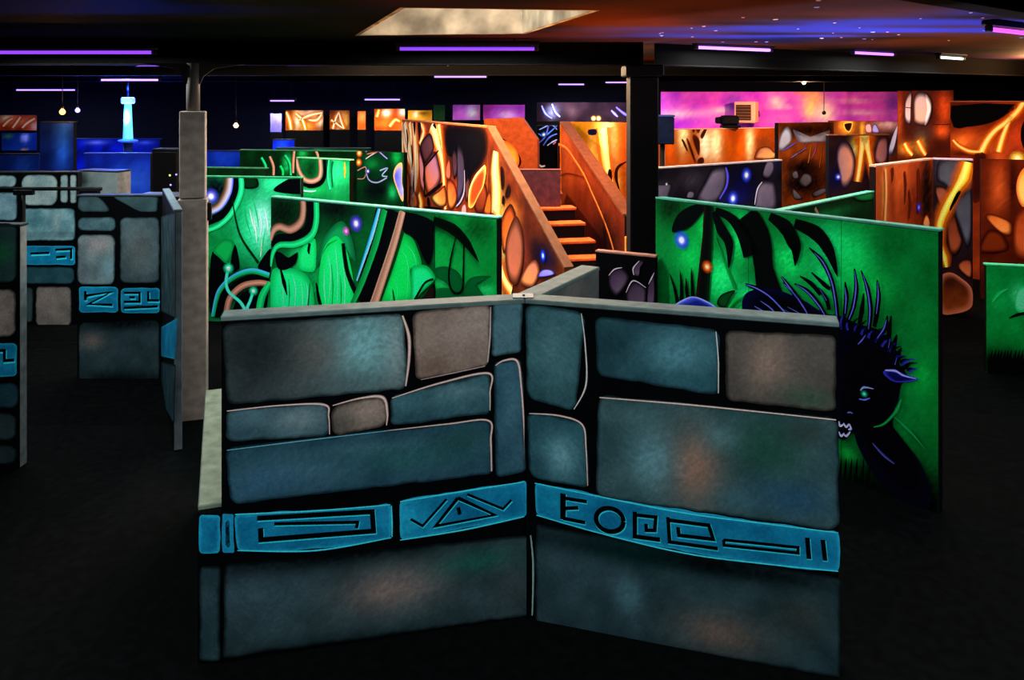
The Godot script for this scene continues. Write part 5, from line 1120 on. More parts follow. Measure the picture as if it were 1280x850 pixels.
	stroke(p21, "painted_crack", [0.341, 2.629, 0.423, 2.451, 0.405, 2.219], [0.052, 0.12, 0.026], ["1a0a06", "2a1008"], 5, false, true)
	stroke(p21, "painted_crack", [0.671, 2.336, 0.741, 2.112, 0.706, 1.857], [0.042, 0.116, 0.033], ["1a0a06", "2a1008"], 5, false, true)
	stroke(p21, "painted_crack", [0.827, 1.766, 0.81, 1.564, 0.879, 1.42], [0.033, 0.098, 0.033], ["1a0a06", "2a1008"], 5, false, true)
	stroke(p21, "painted_crack", [0.204, 2.181, 0.259, 1.977, 0.204, 1.817], [0.035, 0.087, 0.026], ["1a0a06", "2a1008"], 5, false, true)
	stroke(p21, "painted_crack", [0.566, 1.54, 0.601, 1.34, 0.566, 1.183], [0.042, 0.085, 0.034], ["1a0a06", "2a1008"], 5, false, true)
	stroke(p21, "painted_lava_band", [4.887, 2.457, 4.862, 2.17, 4.911, 1.89, 4.887, 1.546], [0.239, 0.382, 0.43, 0.478], ["c8581c", "ffe070", "fff0a8", "f09a30"], 2, true, true)
	stroke(p21, "painted_outline", [3.792, 1.526, 3.821, 1.777, 4.076, 2.026, 4.455, 2.226], [0.023, 0.041, 0.041, 0.018], ["ffb860", "ffe0a0", "ffb860"], 6, false, true)
	stroke(p21, "painted_outline", [3.218, 1.466, 3.435, 1.588, 3.586, 1.773, 3.598, 2.088], [0.021, 0.043, 0.043, 0.016], ["8a80a0", "b0a8c0"], 6, false, true)
	var stairs := thing("staircase", "orange-lit wooden staircase climbing between the sloping lava walls", "staircase", "", Vector3(0, 0, 0))
	put(stairs, "tread", chamfer_box(Vector3(-0.02, -0.035, -0.28), Vector3(0.82, 0, 0.0), 0.006), solid("e0622c", 0.6, 0.0, M.wear), Vector3(0.882, 0.360, -9.400)).rotation.y = 0.2000
	put(stairs, "riser", chamfer_box(Vector3(0, -0.360, -0.03), Vector3(0.8, -0.035, -0.012), 0.002), solid("0e0708", 0.8), Vector3(0.882, 0.360, -9.400)).rotation.y = 0.2000
	put(stairs, "tread", chamfer_box(Vector3(-0.02, -0.035, -0.28), Vector3(0.82, 0, 0.0), 0.006), solid("e0622c", 0.6, 0.0, M.wear), Vector3(0.772, 0.550, -9.650)).rotation.y = 0.2000
	put(stairs, "riser", chamfer_box(Vector3(0, -0.190, -0.03), Vector3(0.8, -0.035, -0.012), 0.002), solid("0e0708", 0.8), Vector3(0.772, 0.550, -9.650)).rotation.y = 0.2000
	put(stairs, "tread", chamfer_box(Vector3(-0.02, -0.035, -0.28), Vector3(0.82, 0, 0.0), 0.006), solid("e0622c", 0.6, 0.0, M.wear), Vector3(0.661, 0.740, -9.900)).rotation.y = 0.2000
	put(stairs, "riser", chamfer_box(Vector3(0, -0.190, -0.03), Vector3(0.8, -0.035, -0.012), 0.002), solid("0e0708", 0.8), Vector3(0.661, 0.740, -9.900)).rotation.y = 0.2000
	put(stairs, "tread", chamfer_box(Vector3(-0.02, -0.035, -0.28), Vector3(0.82, 0, 0.0), 0.006), solid("e0622c", 0.6, 0.0, M.wear), Vector3(0.551, 0.930, -10.150)).rotation.y = 0.2000
	put(stairs, "riser", chamfer_box(Vector3(0, -0.190, -0.03), Vector3(0.8, -0.035, -0.012), 0.002), solid("0e0708", 0.8), Vector3(0.551, 0.930, -10.150)).rotation.y = 0.2000
	put(stairs, "tread", chamfer_box(Vector3(-0.02, -0.035, -0.28), Vector3(0.82, 0, 0.0), 0.006), solid("e0622c", 0.6, 0.0, M.wear), Vector3(0.440, 1.120, -10.400)).rotation.y = 0.2000
	put(stairs, "riser", chamfer_box(Vector3(0, -0.190, -0.03), Vector3(0.8, -0.035, -0.012), 0.002), solid("0e0708", 0.8), Vector3(0.440, 1.120, -10.400)).rotation.y = 0.2000
	put(stairs, "tread", chamfer_box(Vector3(-0.02, -0.035, -0.28), Vector3(0.82, 0, 0.0), 0.006), solid("e0622c", 0.6, 0.0, M.wear), Vector3(0.330, 1.300, -10.650)).rotation.y = 0.2000
	put(stairs, "riser", chamfer_box(Vector3(0, -0.180, -0.03), Vector3(0.8, -0.035, -0.012), 0.002), solid("0e0708", 0.8), Vector3(0.330, 1.300, -10.650)).rotation.y = 0.2000
	put(stairs, "tread", chamfer_box(Vector3(-0.02, -0.035, -0.28), Vector3(0.82, 0, 0.0), 0.006), solid("e0622c", 0.6, 0.0, M.wear), Vector3(0.220, 1.500, -10.900)).rotation.y = 0.2000
	put(stairs, "riser", chamfer_box(Vector3(0, -0.200, -0.03), Vector3(0.8, -0.035, -0.012), 0.002), solid("0e0708", 0.8), Vector3(0.220, 1.500, -10.900)).rotation.y = 0.2000
	put(stairs, "tread", chamfer_box(Vector3(-0.02, -0.035, -0.28), Vector3(0.82, 0, 0.0), 0.006), solid("e0622c", 0.6, 0.0, M.wear), Vector3(0.109, 1.680, -11.150)).rotation.y = 0.2000
	put(stairs, "riser", chamfer_box(Vector3(0, -0.180, -0.03), Vector3(0.8, -0.035, -0.012), 0.002), solid("0e0708", 0.8), Vector3(0.109, 1.680, -11.150)).rotation.y = 0.2000
	put(stairs, "landing", chamfer_box(Vector3(-0.05, -0.08, -1.6), Vector3(0.8, 0, 0), 0.008), solid("7a3a20", 0.7, 0.0, M.wear), Vector3(-0.071, 1.86, -11.5))
	var screen := thing("landing_board", "flat purple-brown board standing at the top of the stairs", "board", "", Vector3(0.398, 1.68, -11.36))
	put(screen, "sheet", chamfer_box(Vector3(-0.29, 0.000, -0.03), Vector3(0.29, 0.520, 0), 0.005), solid("6a3234", 0.75, 0.0, M.wear))
	put(screen, "top_edge", chamfer_box(Vector3(-0.3, 0.520, -0.035), Vector3(0.3, 0.540, 0.006), 0.004), solid("7a4440", 0.7))
	put(screen, "leg", chamfer_box(Vector3(-0.28, 0, -0.07), Vector3(-0.23, 0.520, -0.03), 0.004), solid("3a1c18", 0.7))
	put(screen, "leg", chamfer_box(Vector3(0.23, 0, -0.07), Vector3(0.28, 0.520, -0.03), 0.004), solid("3a1c18", 0.7))
	var p22 := thing("rust_stair_divider", "rust brown wall on the far side of the staircase with a sloping handrail top", "partition", "", Vector3(0.843, 0, -13.600), -1.3570)
	put(p22, "core", prism([0, 0, 3.070, 0, 3.070, 1.660, 0, 2.800], -0.12, 0.0), solid("1c0d0a", 0.75, 0.0, M.wear))
	put(p22, "sloping_cap_rail", prism([-0.01, 2.800, 3.080, 1.660, 3.080, 1.690, -0.01, 2.830], -0.15, 0.03), solid("6a3824", 0.65, 0.0, M.wear))
	board(p22, "mural_board", 0.000, 3.070, 0.000, 2.795, 1.655, 0.040, "521e0e", "682a14", [[0.993, 1.266, 1.071, 0.499, "4a180c", 0.80], [2.326, 1.186, 0.721, 0.392, "1a0a0c", 0.95], [0.440, 2.159, 0.446, 0.520, "8a3c1a", 0.60], [0.205, 2.604, 0.462, 0.199, "a84c20", 0.60]], 40.0)
	stroke(p22, "painted_cable_line", [-0.163, 2.435, 0.323, 2.396, 0.778, 2.248, 1.304, 2.043, 1.696, 1.813, 2.064, 1.598, 2.411, 1.367, 2.658, 1.135], [0.045, 0.052, 0.052, 0.052, 0.052, 0.052, 0.045, 0.045], ["d07838", "7a3414"], 2, false, true)
	stroke(p22, "painted_cable_line", [-0.1, 1.897, 0.44, 1.989, 1.304, 2.006], [0.025, 0.029, 0.025], ["3a1408", "5a200c"], 2, false, true)
	stroke(p22, "board_joint", [-0.188, 2.416, -0.163, 2.01, -0.138, 1.368], [0.037, 0.037, 0.037], ["3a1408", "3a1408"], 2, false, true)
	var p23 := thing("slanted_orange_divider", "plain orange wall with a slanting right edge behind the staircase top", "partition", "", Vector3(-0.518, 0, -14.400), -0.3874)
	put(p23, "core", prism([0, 0, 1.059, 0, 1.038, 2.507, 0.741, 2.892, 0.015, 2.861], -0.1, 0.0), solid("8a3a18", 0.75, 0.0, M.wear))
	patch(p23, "painted_black_arc", [0.17, 2.597, 0.362, 2.53, 0.59, 2.377, 0.741, 2.118, 0.628, 1.975, 0.666, 2.186, 0.514, 2.375, 0.285, 2.476], ["1a0a08", "1a0a08"], 0.0, 1, false, true)
	patch(p23, "painted_boulder", [0.305, 2.458, 0.476, 2.462, 0.647, 2.325, 0.703, 2.117, 0.628, 2.01, 0.4, 2.214], ["a04018", "f08a3a", "c8581c"], 60.0, 2, false, true)
	var p24 := partition("web_divider", "small dark partition with electric blue and orange web lines, above the landing board", "partition", "painted lava partitions", Vector3(0.471, 0, -15.200), -0.0000, 0.426, 2.740, 0.080, "", "0a0a10", 0.000)
	board(p24, "mural_board", 0.000, 0.426, 0.000, 2.716, 2.716, 0.060, "05060c", "0a0a14", [], 40.0)
	stroke(p24, "painted_web_line", [0.028, 2.561, 0.159, 2.524, 0.385, 2.711], [0.023, 0.041, 0.023], ["1020a0", "4a90ff", "1020a0"], 1, false, true)
	stroke(p24, "painted_web_line", [0.028, 2.373, 0.159, 2.505, 0.234, 2.749], [0.023, 0.041, 0.023], ["1020a0", "6a70ff", "1020a0"], 1, false, true)
	stroke(p24, "painted_web_line", [0.047, 2.636, 0.272, 2.73, 0.385, 2.636], [0.023, 0.041, 0.023], ["1020a0", "8ab0ff", "1020a0"], 1, false, true)
	stroke(p24, "painted_web_line", [0.122, 2.336, 0.234, 2.486, 0.385, 2.561], [0.023, 0.041, 0.023], ["1020a0", "5a90ff", "1020a0"], 1, false, true)
	stroke(p24, "painted_web_line", [0.047, 2.749, 0.197, 2.767, 0.385, 2.749], [0.023, 0.041, 0.023], ["1020a0", "ff8a40", "1020a0"], 1, false, true)
	stroke(p24, "painted_web_line", [0.197, 2.336, 0.309, 2.411, 0.385, 2.448], [0.023, 0.041, 0.023], ["1020a0", "c0e0ff", "1020a0"], 1, false, true)
	stroke(p24, "painted_web_line", [0.309, 2.355, 0.366, 2.411], [0.023, 0.041, 0.023], ["1020a0", "ff7a30", "1020a0"], 1, false, true)
	dot(p24, "painted_spark", 0.133, 2.542, 0.068, "e0f4ff", "2060ff", 4)
	stroke(p24, "painted_web_line", [0.009, 1.998, 0.084, 1.942, 0.159, 1.953], [0.023, 0.038, 0.023], ["c0c8ff", "c0c8ff"], 1, false, true)
	var p25 := partition("yellow_lava_divider", "bright yellow lava partition right of the staircase, beside the black column", "partition", "painted lava partitions", Vector3(0.834, 0, -13.900), -0.5483, 1.343, 2.850, 0.100, "", "3a1c0c", 0.000)
	board(p25, "mural_board", 0.000, 1.343, 0.000, 2.826, 2.826, 0.040, "8a3c10", "aa5214", [[0.882, 2.569, 0.159, 0.763, "fff2a8", 1.00], [0.736, 2.265, 0.182, 0.534, "ffd860", 0.90], [0.364, 2.691, 0.262, 0.237, "6a5010", 0.90], [1.239, 2.152, 0.105, 0.851, "7a3410", 0.85], [1.062, 1.749, 0.071, 0.198, "ffe080", 0.80], [1.062, 1.551, 0.178, 0.198, "c0601c", 0.70]], 40.0)
	patch(p25, "painted_hollow", [0.936, 2.04, 0.983, 2.009, 0.99, 1.844, 0.947, 1.809, 0.911, 1.94], ["3a1808", "1a0a06"], 0.0, 2, false, true)
	stroke(p25, "painted_crack", [1.257, 2.185, 1.097, 2.08, 1.062, 1.914, 1.115, 1.719], [0.014, 0.049, 0.062, 0.021], ["2a1008", "2a1008"], 2, false, true)
	stroke(p25, "painted_orange_wash", [0.809, 2.733, 0.882, 2.137, 0.99, 1.745, 1.133, 1.457], [0.5, 0.419, 0.256, 0.092], ["a83c10", "e8741c", "a83c10"], 0, true, true)
	stroke(p25, "painted_lava_drip", [0.809, 2.733, 0.882, 2.137, 0.99, 1.745, 1.133, 1.457], [0.17, 0.142, 0.085, 0.028], ["ffd050", "fff6c0", "ffe890", "f0a030"], 1, false, true)
	patch(p25, "painted_hollow", [0.551, 2.695, 0.699, 2.705, 0.699, 2.614, 0.558, 2.611], ["1a1a3a", "0a0a20"], 0.0, 3, false, false)
	var p26 := partition("dark_rock_divider", "low dark partition painted with violet-grey rocks, at the foot of the black column", "partition", "painted lava partitions", Vector3(0.884, 0, -8.420), -0.4849, 0.644, 1.620, 0.080, "9a6a58", "050406", 0.090)
	board(p26, "painted_ground", 0.000, 0.644, 0.000, 1.596, 1.596, 0.060, "070509", "0b080d", [], 40.0)
	patch(p26, "painted_rock", [0.14, 1.369, 0.214, 1.453, 0.295, 1.474, 0.374, 1.393, 0.335, 1.276, 0.228, 1.162, 0.147, 1.242], ["0a070c", "5c4a60", "2a2030"], 110.0, 1, false, true)
	patch(p26, "painted_rock", [0.328, 1.212, 0.414, 1.347, 0.545, 1.298, 0.558, 1.2, 0.532, 1.11, 0.361, 1.089], ["0a070c", "5c4a60", "2a2030"], 110.0, 1, false, true)
	patch(p26, "painted_rock", [0.407, 1.46, 0.467, 1.566, 0.532, 1.559, 0.493, 1.493, 0.473, 1.391, 0.421, 1.398], ["0a070c", "5c4a60", "2a2030"], 110.0, 1, false, true)
	patch(p26, "painted_rock", [0.577, 1.327, 0.638, 1.458, 0.638, 1.11, 0.564, 1.101, 0.564, 1.226], ["0a070c", "5c4a60", "2a2030"], 110.0, 1, false, true)
	patch(p26, "painted_rock", [0.584, 1.838, 0.596, 1.951, 0.638, 2.066, 0.648, 1.893, 0.609, 1.834], ["0a070c", "5c4a60", "2a2030"], 110.0, 1, false, true)
	stroke(p26, "painted_outline", [0.147, 1.37, 0.208, 1.44, 0.295, 1.468], [0.004, 0.012, 0.004], ["9a88a0", "d0c4d0"], 2, false, true)
	stroke(p26, "painted_outline", [0.335, 1.212, 0.414, 1.345, 0.551, 1.287], [0.004, 0.012, 0.004], ["9a88a0", "d0c4d0"], 2, false, true)
	stroke(p26, "painted_outline", [0.421, 1.404, 0.414, 1.473, 0.48, 1.555], [0.004, 0.012, 0.004], ["9a88a0", "d0c4d0"], 2, false, true)
	stroke(p26, "painted_outline", [0.577, 1.327, 0.638, 1.451], [0.004, 0.011, 0.004], ["9a88a0", "d0c4d0"], 2, false, true)
	var slab := thing("orange_slab", "small orange upright slab resting behind the dark rock partition", "panel", "", Vector3(1.392, 0.000, -9.600))
	put(slab, "post", chamfer_box(Vector3(-0.035, 0, -0.04), Vector3(0.035, 1.558, 0.04), 0.006), solid("f08a30", 0.7, 0.0, M.wear))
	put(slab, "base", chamfer_box(Vector3(-0.1, 0, -0.1), Vector3(0.1, 0.03, 0.1), 0.006), solid("2a1408", 0.7))

func build_green_beast_partition() -> void:
	vivid = 1.6
	var p27 := partition("green_beast_divider", "tall green jungle partition with a spiny dark blue beast and black palm trunks", "partition", "", Vector3(1.485, 0, -8.250), -0.8449, 2.741, 2.200, 0.090, "4c9c82", "03060a", 0.100)
	board(p27, "mural_board", 0.000, 1.079, 0.000, 2.176, 2.176, 0.025, "04401a", "065424", [[0.116, 1.616, 0.169, 0.492, "064a20", 0.70], [0.191, 2.115, 0.221, 0.183, "031408", 0.90], [0.430, 1.661, 0.159, 0.254, "0a8a38", 0.70], [0.778, 1.510, 0.165, 0.217, "12d850", 1.00], [0.607, 1.966, 0.086, 0.132, "0cae40", 0.70], [0.992, 1.912, 0.112, 0.254, "10c048", 0.90], [1.119, 1.370, 0.170, 0.112, "16d858", 1.00], [1.482, 1.774, 0.158, 0.202, "10bc48", 0.90], [1.597, 2.203, 0.222, 0.093, "054a1c", 0.70], [1.900, 1.978, 0.196, 0.193, "14e058", 1.00], [1.833, 1.684, 0.173, 0.181, "12c850", 0.80], [2.109, 2.206, 0.235, 0.151, "055a22", 0.70], [2.083, 1.889, 0.163, 0.252, "0eb048", 0.80], [2.184, 1.642, 0.184, 0.149, "0a9a3c", 0.70], [2.025, -0.336, 0.560, 0.457, "010403", 1.00], [2.605, -0.046, 0.369, 0.392, "010403", 1.00], [2.356, -0.141, 0.347, 0.318, "010403", 1.00], [2.694, 0.862, 0.066, 0.305, "054a1c", 0.80], [2.025, 0.216, 0.077, 0.057, "0c6a28", 0.90], [2.605, 1.026, 0.101, 0.131, "0a7a30", 0.80]], 40.0)
	board(p27, "mural_board", 1.083, 1.967, 0.000, 2.176, 2.176, 0.025, "04401a", "065424", [[0.116, 1.616, 0.169, 0.492, "064a20", 0.70], [0.191, 2.115, 0.221, 0.183, "031408", 0.90], [0.430, 1.661, 0.159, 0.254, "0a8a38", 0.70], [0.778, 1.510, 0.165, 0.217, "12d850", 1.00], [0.607, 1.966, 0.086, 0.132, "0cae40", 0.70], [0.992, 1.912, 0.112, 0.254, "10c048", 0.90], [1.119, 1.370, 0.170, 0.112, "16d858", 1.00], [1.482, 1.774, 0.158, 0.202, "10bc48", 0.90], [1.597, 2.203, 0.222, 0.093, "054a1c", 0.70], [1.900, 1.978, 0.196, 0.193, "14e058", 1.00], [1.833, 1.684, 0.173, 0.181, "12c850", 0.80], [2.109, 2.206, 0.235, 0.151, "055a22", 0.70], [2.083, 1.889, 0.163, 0.252, "0eb048", 0.80], [2.184, 1.642, 0.184, 0.149, "0a9a3c", 0.70], [2.025, -0.336, 0.560, 0.457, "010403", 1.00], [2.605, -0.046, 0.369, 0.392, "010403", 1.00], [2.356, -0.141, 0.347, 0.318, "010403", 1.00], [2.694, 0.862, 0.066, 0.305, "054a1c", 0.80], [2.025, 0.216, 0.077, 0.057, "0c6a28", 0.90], [2.605, 1.026, 0.101, 0.131, "0a7a30", 0.80]], 40.0)
	board(p27, "mural_board", 1.971, 2.741, 0.000, 2.176, 2.176, 0.025, "04401a", "065424", [[0.116, 1.616, 0.169, 0.492, "064a20", 0.70], [0.191, 2.115, 0.221, 0.183, "031408", 0.90], [0.430, 1.661, 0.159, 0.254, "0a8a38", 0.70], [0.778, 1.510, 0.165, 0.217, "12d850", 1.00], [0.607, 1.966, 0.086, 0.132, "0cae40", 0.70], [0.992, 1.912, 0.112, 0.254, "10c048", 0.90], [1.119, 1.370, 0.170, 0.112, "16d858", 1.00], [1.482, 1.774, 0.158, 0.202, "10bc48", 0.90], [1.597, 2.203, 0.222, 0.093, "054a1c", 0.70], [1.900, 1.978, 0.196, 0.193, "14e058", 1.00], [1.833, 1.684, 0.173, 0.181, "12c850", 0.80], [2.109, 2.206, 0.235, 0.151, "055a22", 0.70], [2.083, 1.889, 0.163, 0.252, "0eb048", 0.80], [2.184, 1.642, 0.184, 0.149, "0a9a3c", 0.70], [2.025, -0.336, 0.560, 0.457, "010403", 1.00], [2.605, -0.046, 0.369, 0.392, "010403", 1.00], [2.356, -0.141, 0.347, 0.318, "010403", 1.00], [2.694, 0.862, 0.066, 0.305, "054a1c", 0.80], [2.025, 0.216, 0.077, 0.057, "0c6a28", 0.90], [2.605, 1.026, 0.101, 0.131, "0a7a30", 0.80]], 40.0)
	patch(p27, "painted_palm_leaf", [0.21, 1.873, 0.284, 2.049, 0.448, 2.156, 0.607, 2.201, 0.607, 2.142, 0.466, 1.979, 0.358, 1.906], ["020807", "020807"], 0.0, 2, false, true)
	stroke(p27, "painted_trunk", [0.65, 2.19, 0.633, 1.866, 0.607, 1.569, 0.572, 1.24], [0.103, 0.113, 0.137, 0.154], ["031a0c", "020807", "020807", "1a0f0a"], 3, false, true)
	stroke(p27, "painted_palm_leaf", [0.71, 2.123, 0.794, 1.959, 0.877, 1.841, 0.877, 1.598], [0.049, 0.113, 0.097, 0.003], ["020807", "020807"], 4, false, true)
	stroke(p27, "painted_palm_leaf", [0.727, 2.14, 0.894, 2.085, 1.024, 1.959, 1.119, 1.761], [0.061, 0.092, 0.138, 0.184], ["020807", "020807"], 3, false, true)
	stroke(p27, "painted_trunk", [1.056, 2.131, 1.197, 1.939, 1.243, 1.669, 1.304, 1.432], [0.271, 0.226, 0.196, 0.271], ["020807", "020807"], 3, false, true)
	stroke(p27, "painted_palm_leaf", [1.304, 2.144, 1.453, 2.066, 1.554, 1.918, 1.554, 1.731], [0.071, 0.142, 0.114, 0.003], ["020807", "020807"], 4, false, true)
	stroke(p27, "painted_palm_leaf", [1.547, 2.109, 1.74, 2.049, 1.86, 1.919, 1.943, 1.699], [0.084, 0.134, 0.107, 0.003], ["020807", "020807"], 4, false, true)
	stroke(p27, "painted_palm_leaf", [1.438, 2.046, 1.511, 1.937, 1.565, 1.844, 1.55, 1.734], [0.053, 0.088, 0.06, 0.004], ["020807", "020807"], 4, false, true)
	stroke(p27, "painted_slit", [0.718, 1.892, 0.811, 1.702, 0.943, 1.423], [0.013, 0.022, 0.035], ["065a24", "065a24"], 4, false, true)
	stroke(p27, "painted_grass", [0.182, 1.442, 0.247, 1.301, 0.284, 1.156], [0.005, 0.036, 0.046], ["020807", "020807"], 4, false, true)
	stroke(p27, "painted_grass", [0.312, 1.493, 0.33, 1.345, 0.33, 1.195], [0.005, 0.036, 0.047], ["020807", "020807"], 4, false, true)
	stroke(p27, "painted_grass", [0.448, 1.545, 0.457, 1.397, 0.466, 1.25], [0.005, 0.035, 0.046], ["020807", "020807"], 4, false, true)
	stroke(p27, "painted_grass", [0.385, 1.43, 0.39, 1.326, 0.403, 1.238], [0.005, 0.036, 0.046], ["020807", "020807"], 4, false, true)
	patch(p27, "painted_leaf", [0.744, 1.243, 0.794, 1.339, 0.943, 1.409, 0.894, 1.329, 0.828, 1.216], ["020807", "042a12"], 0.0, 4, false, true)
	stroke(p27, "painted_leaf_vein", [0.844, 1.176, 0.943, 1.31, 1.119, 1.398, 1.212, 1.415], [0.012, 0.027, 0.018, 0.009], ["07802e", "065a24"], 5, false, true)
	stroke(p27, "painted_leaf_vein", [0.927, 1.15, 1.008, 1.251, 1.15, 1.307, 1.243, 1.269], [0.012, 0.026, 0.021, 0.009], ["07802e", "065a24"], 5, false, true)
	patch(p27, "painted_leaf", [0.943, 1.153, 1.024, 1.268, 1.15, 1.293, 1.258, 1.231, 1.243, 1.118, 0.959, 1.057], ["0a9a3a", "16e058"], 90.0, 4, false, true)
	stroke(p27, "painted_grass", [1.955, -0.296, 1.962, -0.022, 1.976, 0.173], [0.049, 0.028, 0.004], ["020605", "020605"], 5, false, true)
	stroke(p27, "painted_grass", [1.997, -0.28, 2.004, -0.007, 2.018, 0.187], [0.048, 0.028, 0.004], ["020605", "020605"], 5, false, true)
	stroke(p27, "painted_grass", [2.045, -0.261, 2.052, 0.01, 2.066, 0.203], [0.048, 0.027, 0.004], ["020605", "020605"], 5, false, true)
	stroke(p27, "painted_grass", [2.093, -0.243, 2.1, 0.027, 2.113, 0.219], [0.047, 0.027, 0.004], ["020605", "020605"], 5, false, true)
	stroke(p27, "painted_grass", [2.147, -0.222, 2.154, 0.046, 2.167, 0.237], [0.047, 0.027, 0.004], ["020605", "020605"], 5, false, true)
	stroke(p27, "painted_grass", [2.2, -0.201, 2.207, 0.065, 2.22, 0.254], [0.046, 0.026, 0.004], ["020605", "020605"], 5, false, true)
	vivid = 1.0
	patch(p27, "beast_paw", [0.219, 1.105, 0.376, 1.211, 0.501, 1.264, 0.641, 1.238, 0.778, 1.192, 0.959, 1.157, 0.861, 1.036, 0.339, 0.956], ["4a58d8", "0a1048", "1c2a9a"], 90.0, 6, false, true)
	stroke(p27, "painted_outline", [0.219, 1.105, 0.321, 1.178, 0.466, 1.254, 0.624, 1.24, 0.761, 1.196, 0.943, 1.156], [0.013, 0.022, 0.016, 0.019, 0.019, 0.016], ["a8b4ff", "4a60f0"], 7, false, true)
	patch(p27, "beast_body", [1.927, 1.123, 1.927, 1.362, 2.127, 1.335, 2.292, 1.324, 2.407, 1.233, 2.457, 1.084, 2.519, 1.004, 2.47, 0.927, 2.445, 0.792, 2.407, 0.652, 2.432, 0.499, 2.605, 0.364, 2.694, 0.114, 2.605, -0.046, 2.292, 0.095, 2.127, 0.303, 2.079, 0.422, 2.011, 0.346, 1.941, 0.345, 1.885, 0.498], ["05051c", "02020e", "02020e"], 90.0, 6, false, true)
	patch(p27, "beast_back", [1.03, 1.353, 1.279, 1.486, 1.592, 1.456, 1.813, 1.373, 2.025, 1.348, 2.025, 1.078, 1.592, 0.976, 1.115, 1.012], ["070730", "02020e"], 90.0, 6, false, true)
	patch(p27, "beast_ear", [2.325, 0.986, 2.391, 1.028, 2.504, 1.016, 2.599, 1.007, 2.52, 0.962, 2.407, 0.936], ["3a3ad0", "0a0a40", "1a1a70"], 90.0, 8, false, true)
	stroke(p27, "painted_outline", [2.341, 1.008, 2.424, 1.023, 2.488, 1.003, 2.584, 1.003], [0.01, 0.023, 0.016, 0.005], ["7a7aff", "c0c0ff", "4a4af0"], 9, false, true)
	stroke(p27, "beast_spine", [1.438, 1.565, 1.547, 1.491, 1.636, 1.392, 1.706, 1.29], [0.01, 0.045, 0.045, 0.035], ["02020e", "02020e"], 7, false, true)
	stroke(p27, "beast_spine", [1.547, 1.575, 1.671, 1.53, 1.775, 1.435, 1.86, 1.314], [0.01, 0.044, 0.044, 0.034], ["02020e", "02020e"], 7, false, true)
	stroke(p27, "beast_spine", [1.438, 1.337, 1.547, 1.308, 1.6, 1.269], [0.01, 0.045, 0.034], ["02020e", "02020e"], 7, false, true)
	stroke(p27, "beast_spine", [1.688, 1.911, 1.792, 1.828, 1.876, 1.696, 1.918, 1.542, 1.951, 1.325], [0.01, 0.043, 0.043, 0.043, 0.033], ["02020e", "02020e"], 7, false, true)
	stroke(p27, "beast_spine", [2.008, 1.67, 2.021, 1.545, 2, 1.351], [0.01, 0.042, 0.032], ["02020e", "02020e"], 7, false, true)
	stroke(p27, "beast_spine", [2.089, 1.794, 2.105, 1.639, 2.081, 1.477, 2.033, 1.341], [0.01, 0.042, 0.042, 0.032], ["02020e", "02020e"], 7, false, true)
	stroke(p27, "beast_spine", [2.145, 1.787, 2.199, 1.64, 2.223, 1.474, 2.207, 1.284], [0.009, 0.041, 0.041, 0.031], ["02020e", "02020e"], 7, false, true)
	stroke(p27, "beast_spine", [2.277, 1.731, 2.289, 1.61, 2.274, 1.453, 2.254, 1.341], [0.009, 0.04, 0.04, 0.031], ["02020e", "02020e"], 7, false, true)
	stroke(p27, "beast_spine", [2.36, 1.455, 2.338, 1.343, 2.246, 1.215], [0.009, 0.04, 0.03], ["02020e", "02020e"], 7, false, true)
	stroke(p27, "beast_spine", [2.39, 1.461, 2.375, 1.336, 2.368, 1.197], [0.009, 0.039, 0.03], ["02020e", "02020e"], 7, false, true)
	stroke(p27, "beast_spine", [2.435, 1.319, 2.412, 1.238, 2.368, 1.151], [0.009, 0.039, 0.03], ["02020e", "02020e"], 7, false, true)
	stroke(p27, "beast_spine", [2.471, 1.221, 2.442, 1.154, 2.427, 1.075], [0.009, 0.039, 0.03], ["02020e", "02020e"], 7, false, true)
	stroke(p27, "beast_spine", [1.775, 1.581, 1.843, 1.496, 1.868, 1.404], [0.01, 0.043, 0.033], ["02020e", "02020e"], 7, false, true)
	stroke(p27, "beast_spine", [1.706, 1.701, 1.817, 1.621, 1.876, 1.583], [0.01, 0.043, 0.033], ["02020e", "02020e"], 7, false, true)
	stroke(p27, "beast_spine", [1.6, 1.65, 1.706, 1.602, 1.792, 1.519], [0.01, 0.044, 0.034], ["02020e", "02020e"], 7, false, true)
	stroke(p27, "beast_spine", [2.168, 1.603, 2.152, 1.46, 2.121, 1.297], [0.009, 0.041, 0.031], ["02020e", "02020e"], 7, false, true)
	stroke(p27, "beast_spine", [1.91, 1.38, 1.959, 1.294, 1.976, 1.266], [0.01, 0.042, 0.033], ["02020e", "02020e"], 7, false, true)
	stroke(p27, "beast_spine", [2.049, 1.345, 2.073, 1.271, 2.121, 1.218], [0.01, 0.041, 0.032], ["02020e", "02020e"], 7, false, true)
	stroke(p27, "beast_spine", [2.184, 1.264, 2.152, 1.21, 2.113, 1.162], [0.009, 0.041, 0.031], ["02020e", "02020e"], 7, false, true)
	stroke(p27, "beast_spine", [2.544, 1.118, 2.501, 1.078, 2.457, 1.037], [0.009, 0.039, 0.03], ["02020e", "02020e"], 7, false, true)
	stroke(p27, "beast_spine_stripe", [1.447, 1.558, 1.547, 1.483, 1.636, 1.383, 1.697, 1.289], [0.003, 0.016, 0.016, 0.007], ["1c1c90", "8088f0", "2626b8"], 8, false, true)
	stroke(p27, "beast_spine_stripe", [1.565, 1.57, 1.671, 1.522, 1.775, 1.427, 1.851, 1.32], [0.003, 0.015, 0.015, 0.007], ["1c1c90", "8088f0", "2626b8"], 8, false, true)
	stroke(p27, "beast_spine_stripe", [1.438, 1.328, 1.547, 1.299], [0.003, 0.007], ["1c1c90", "8088f0", "2626b8"], 8, false, true)
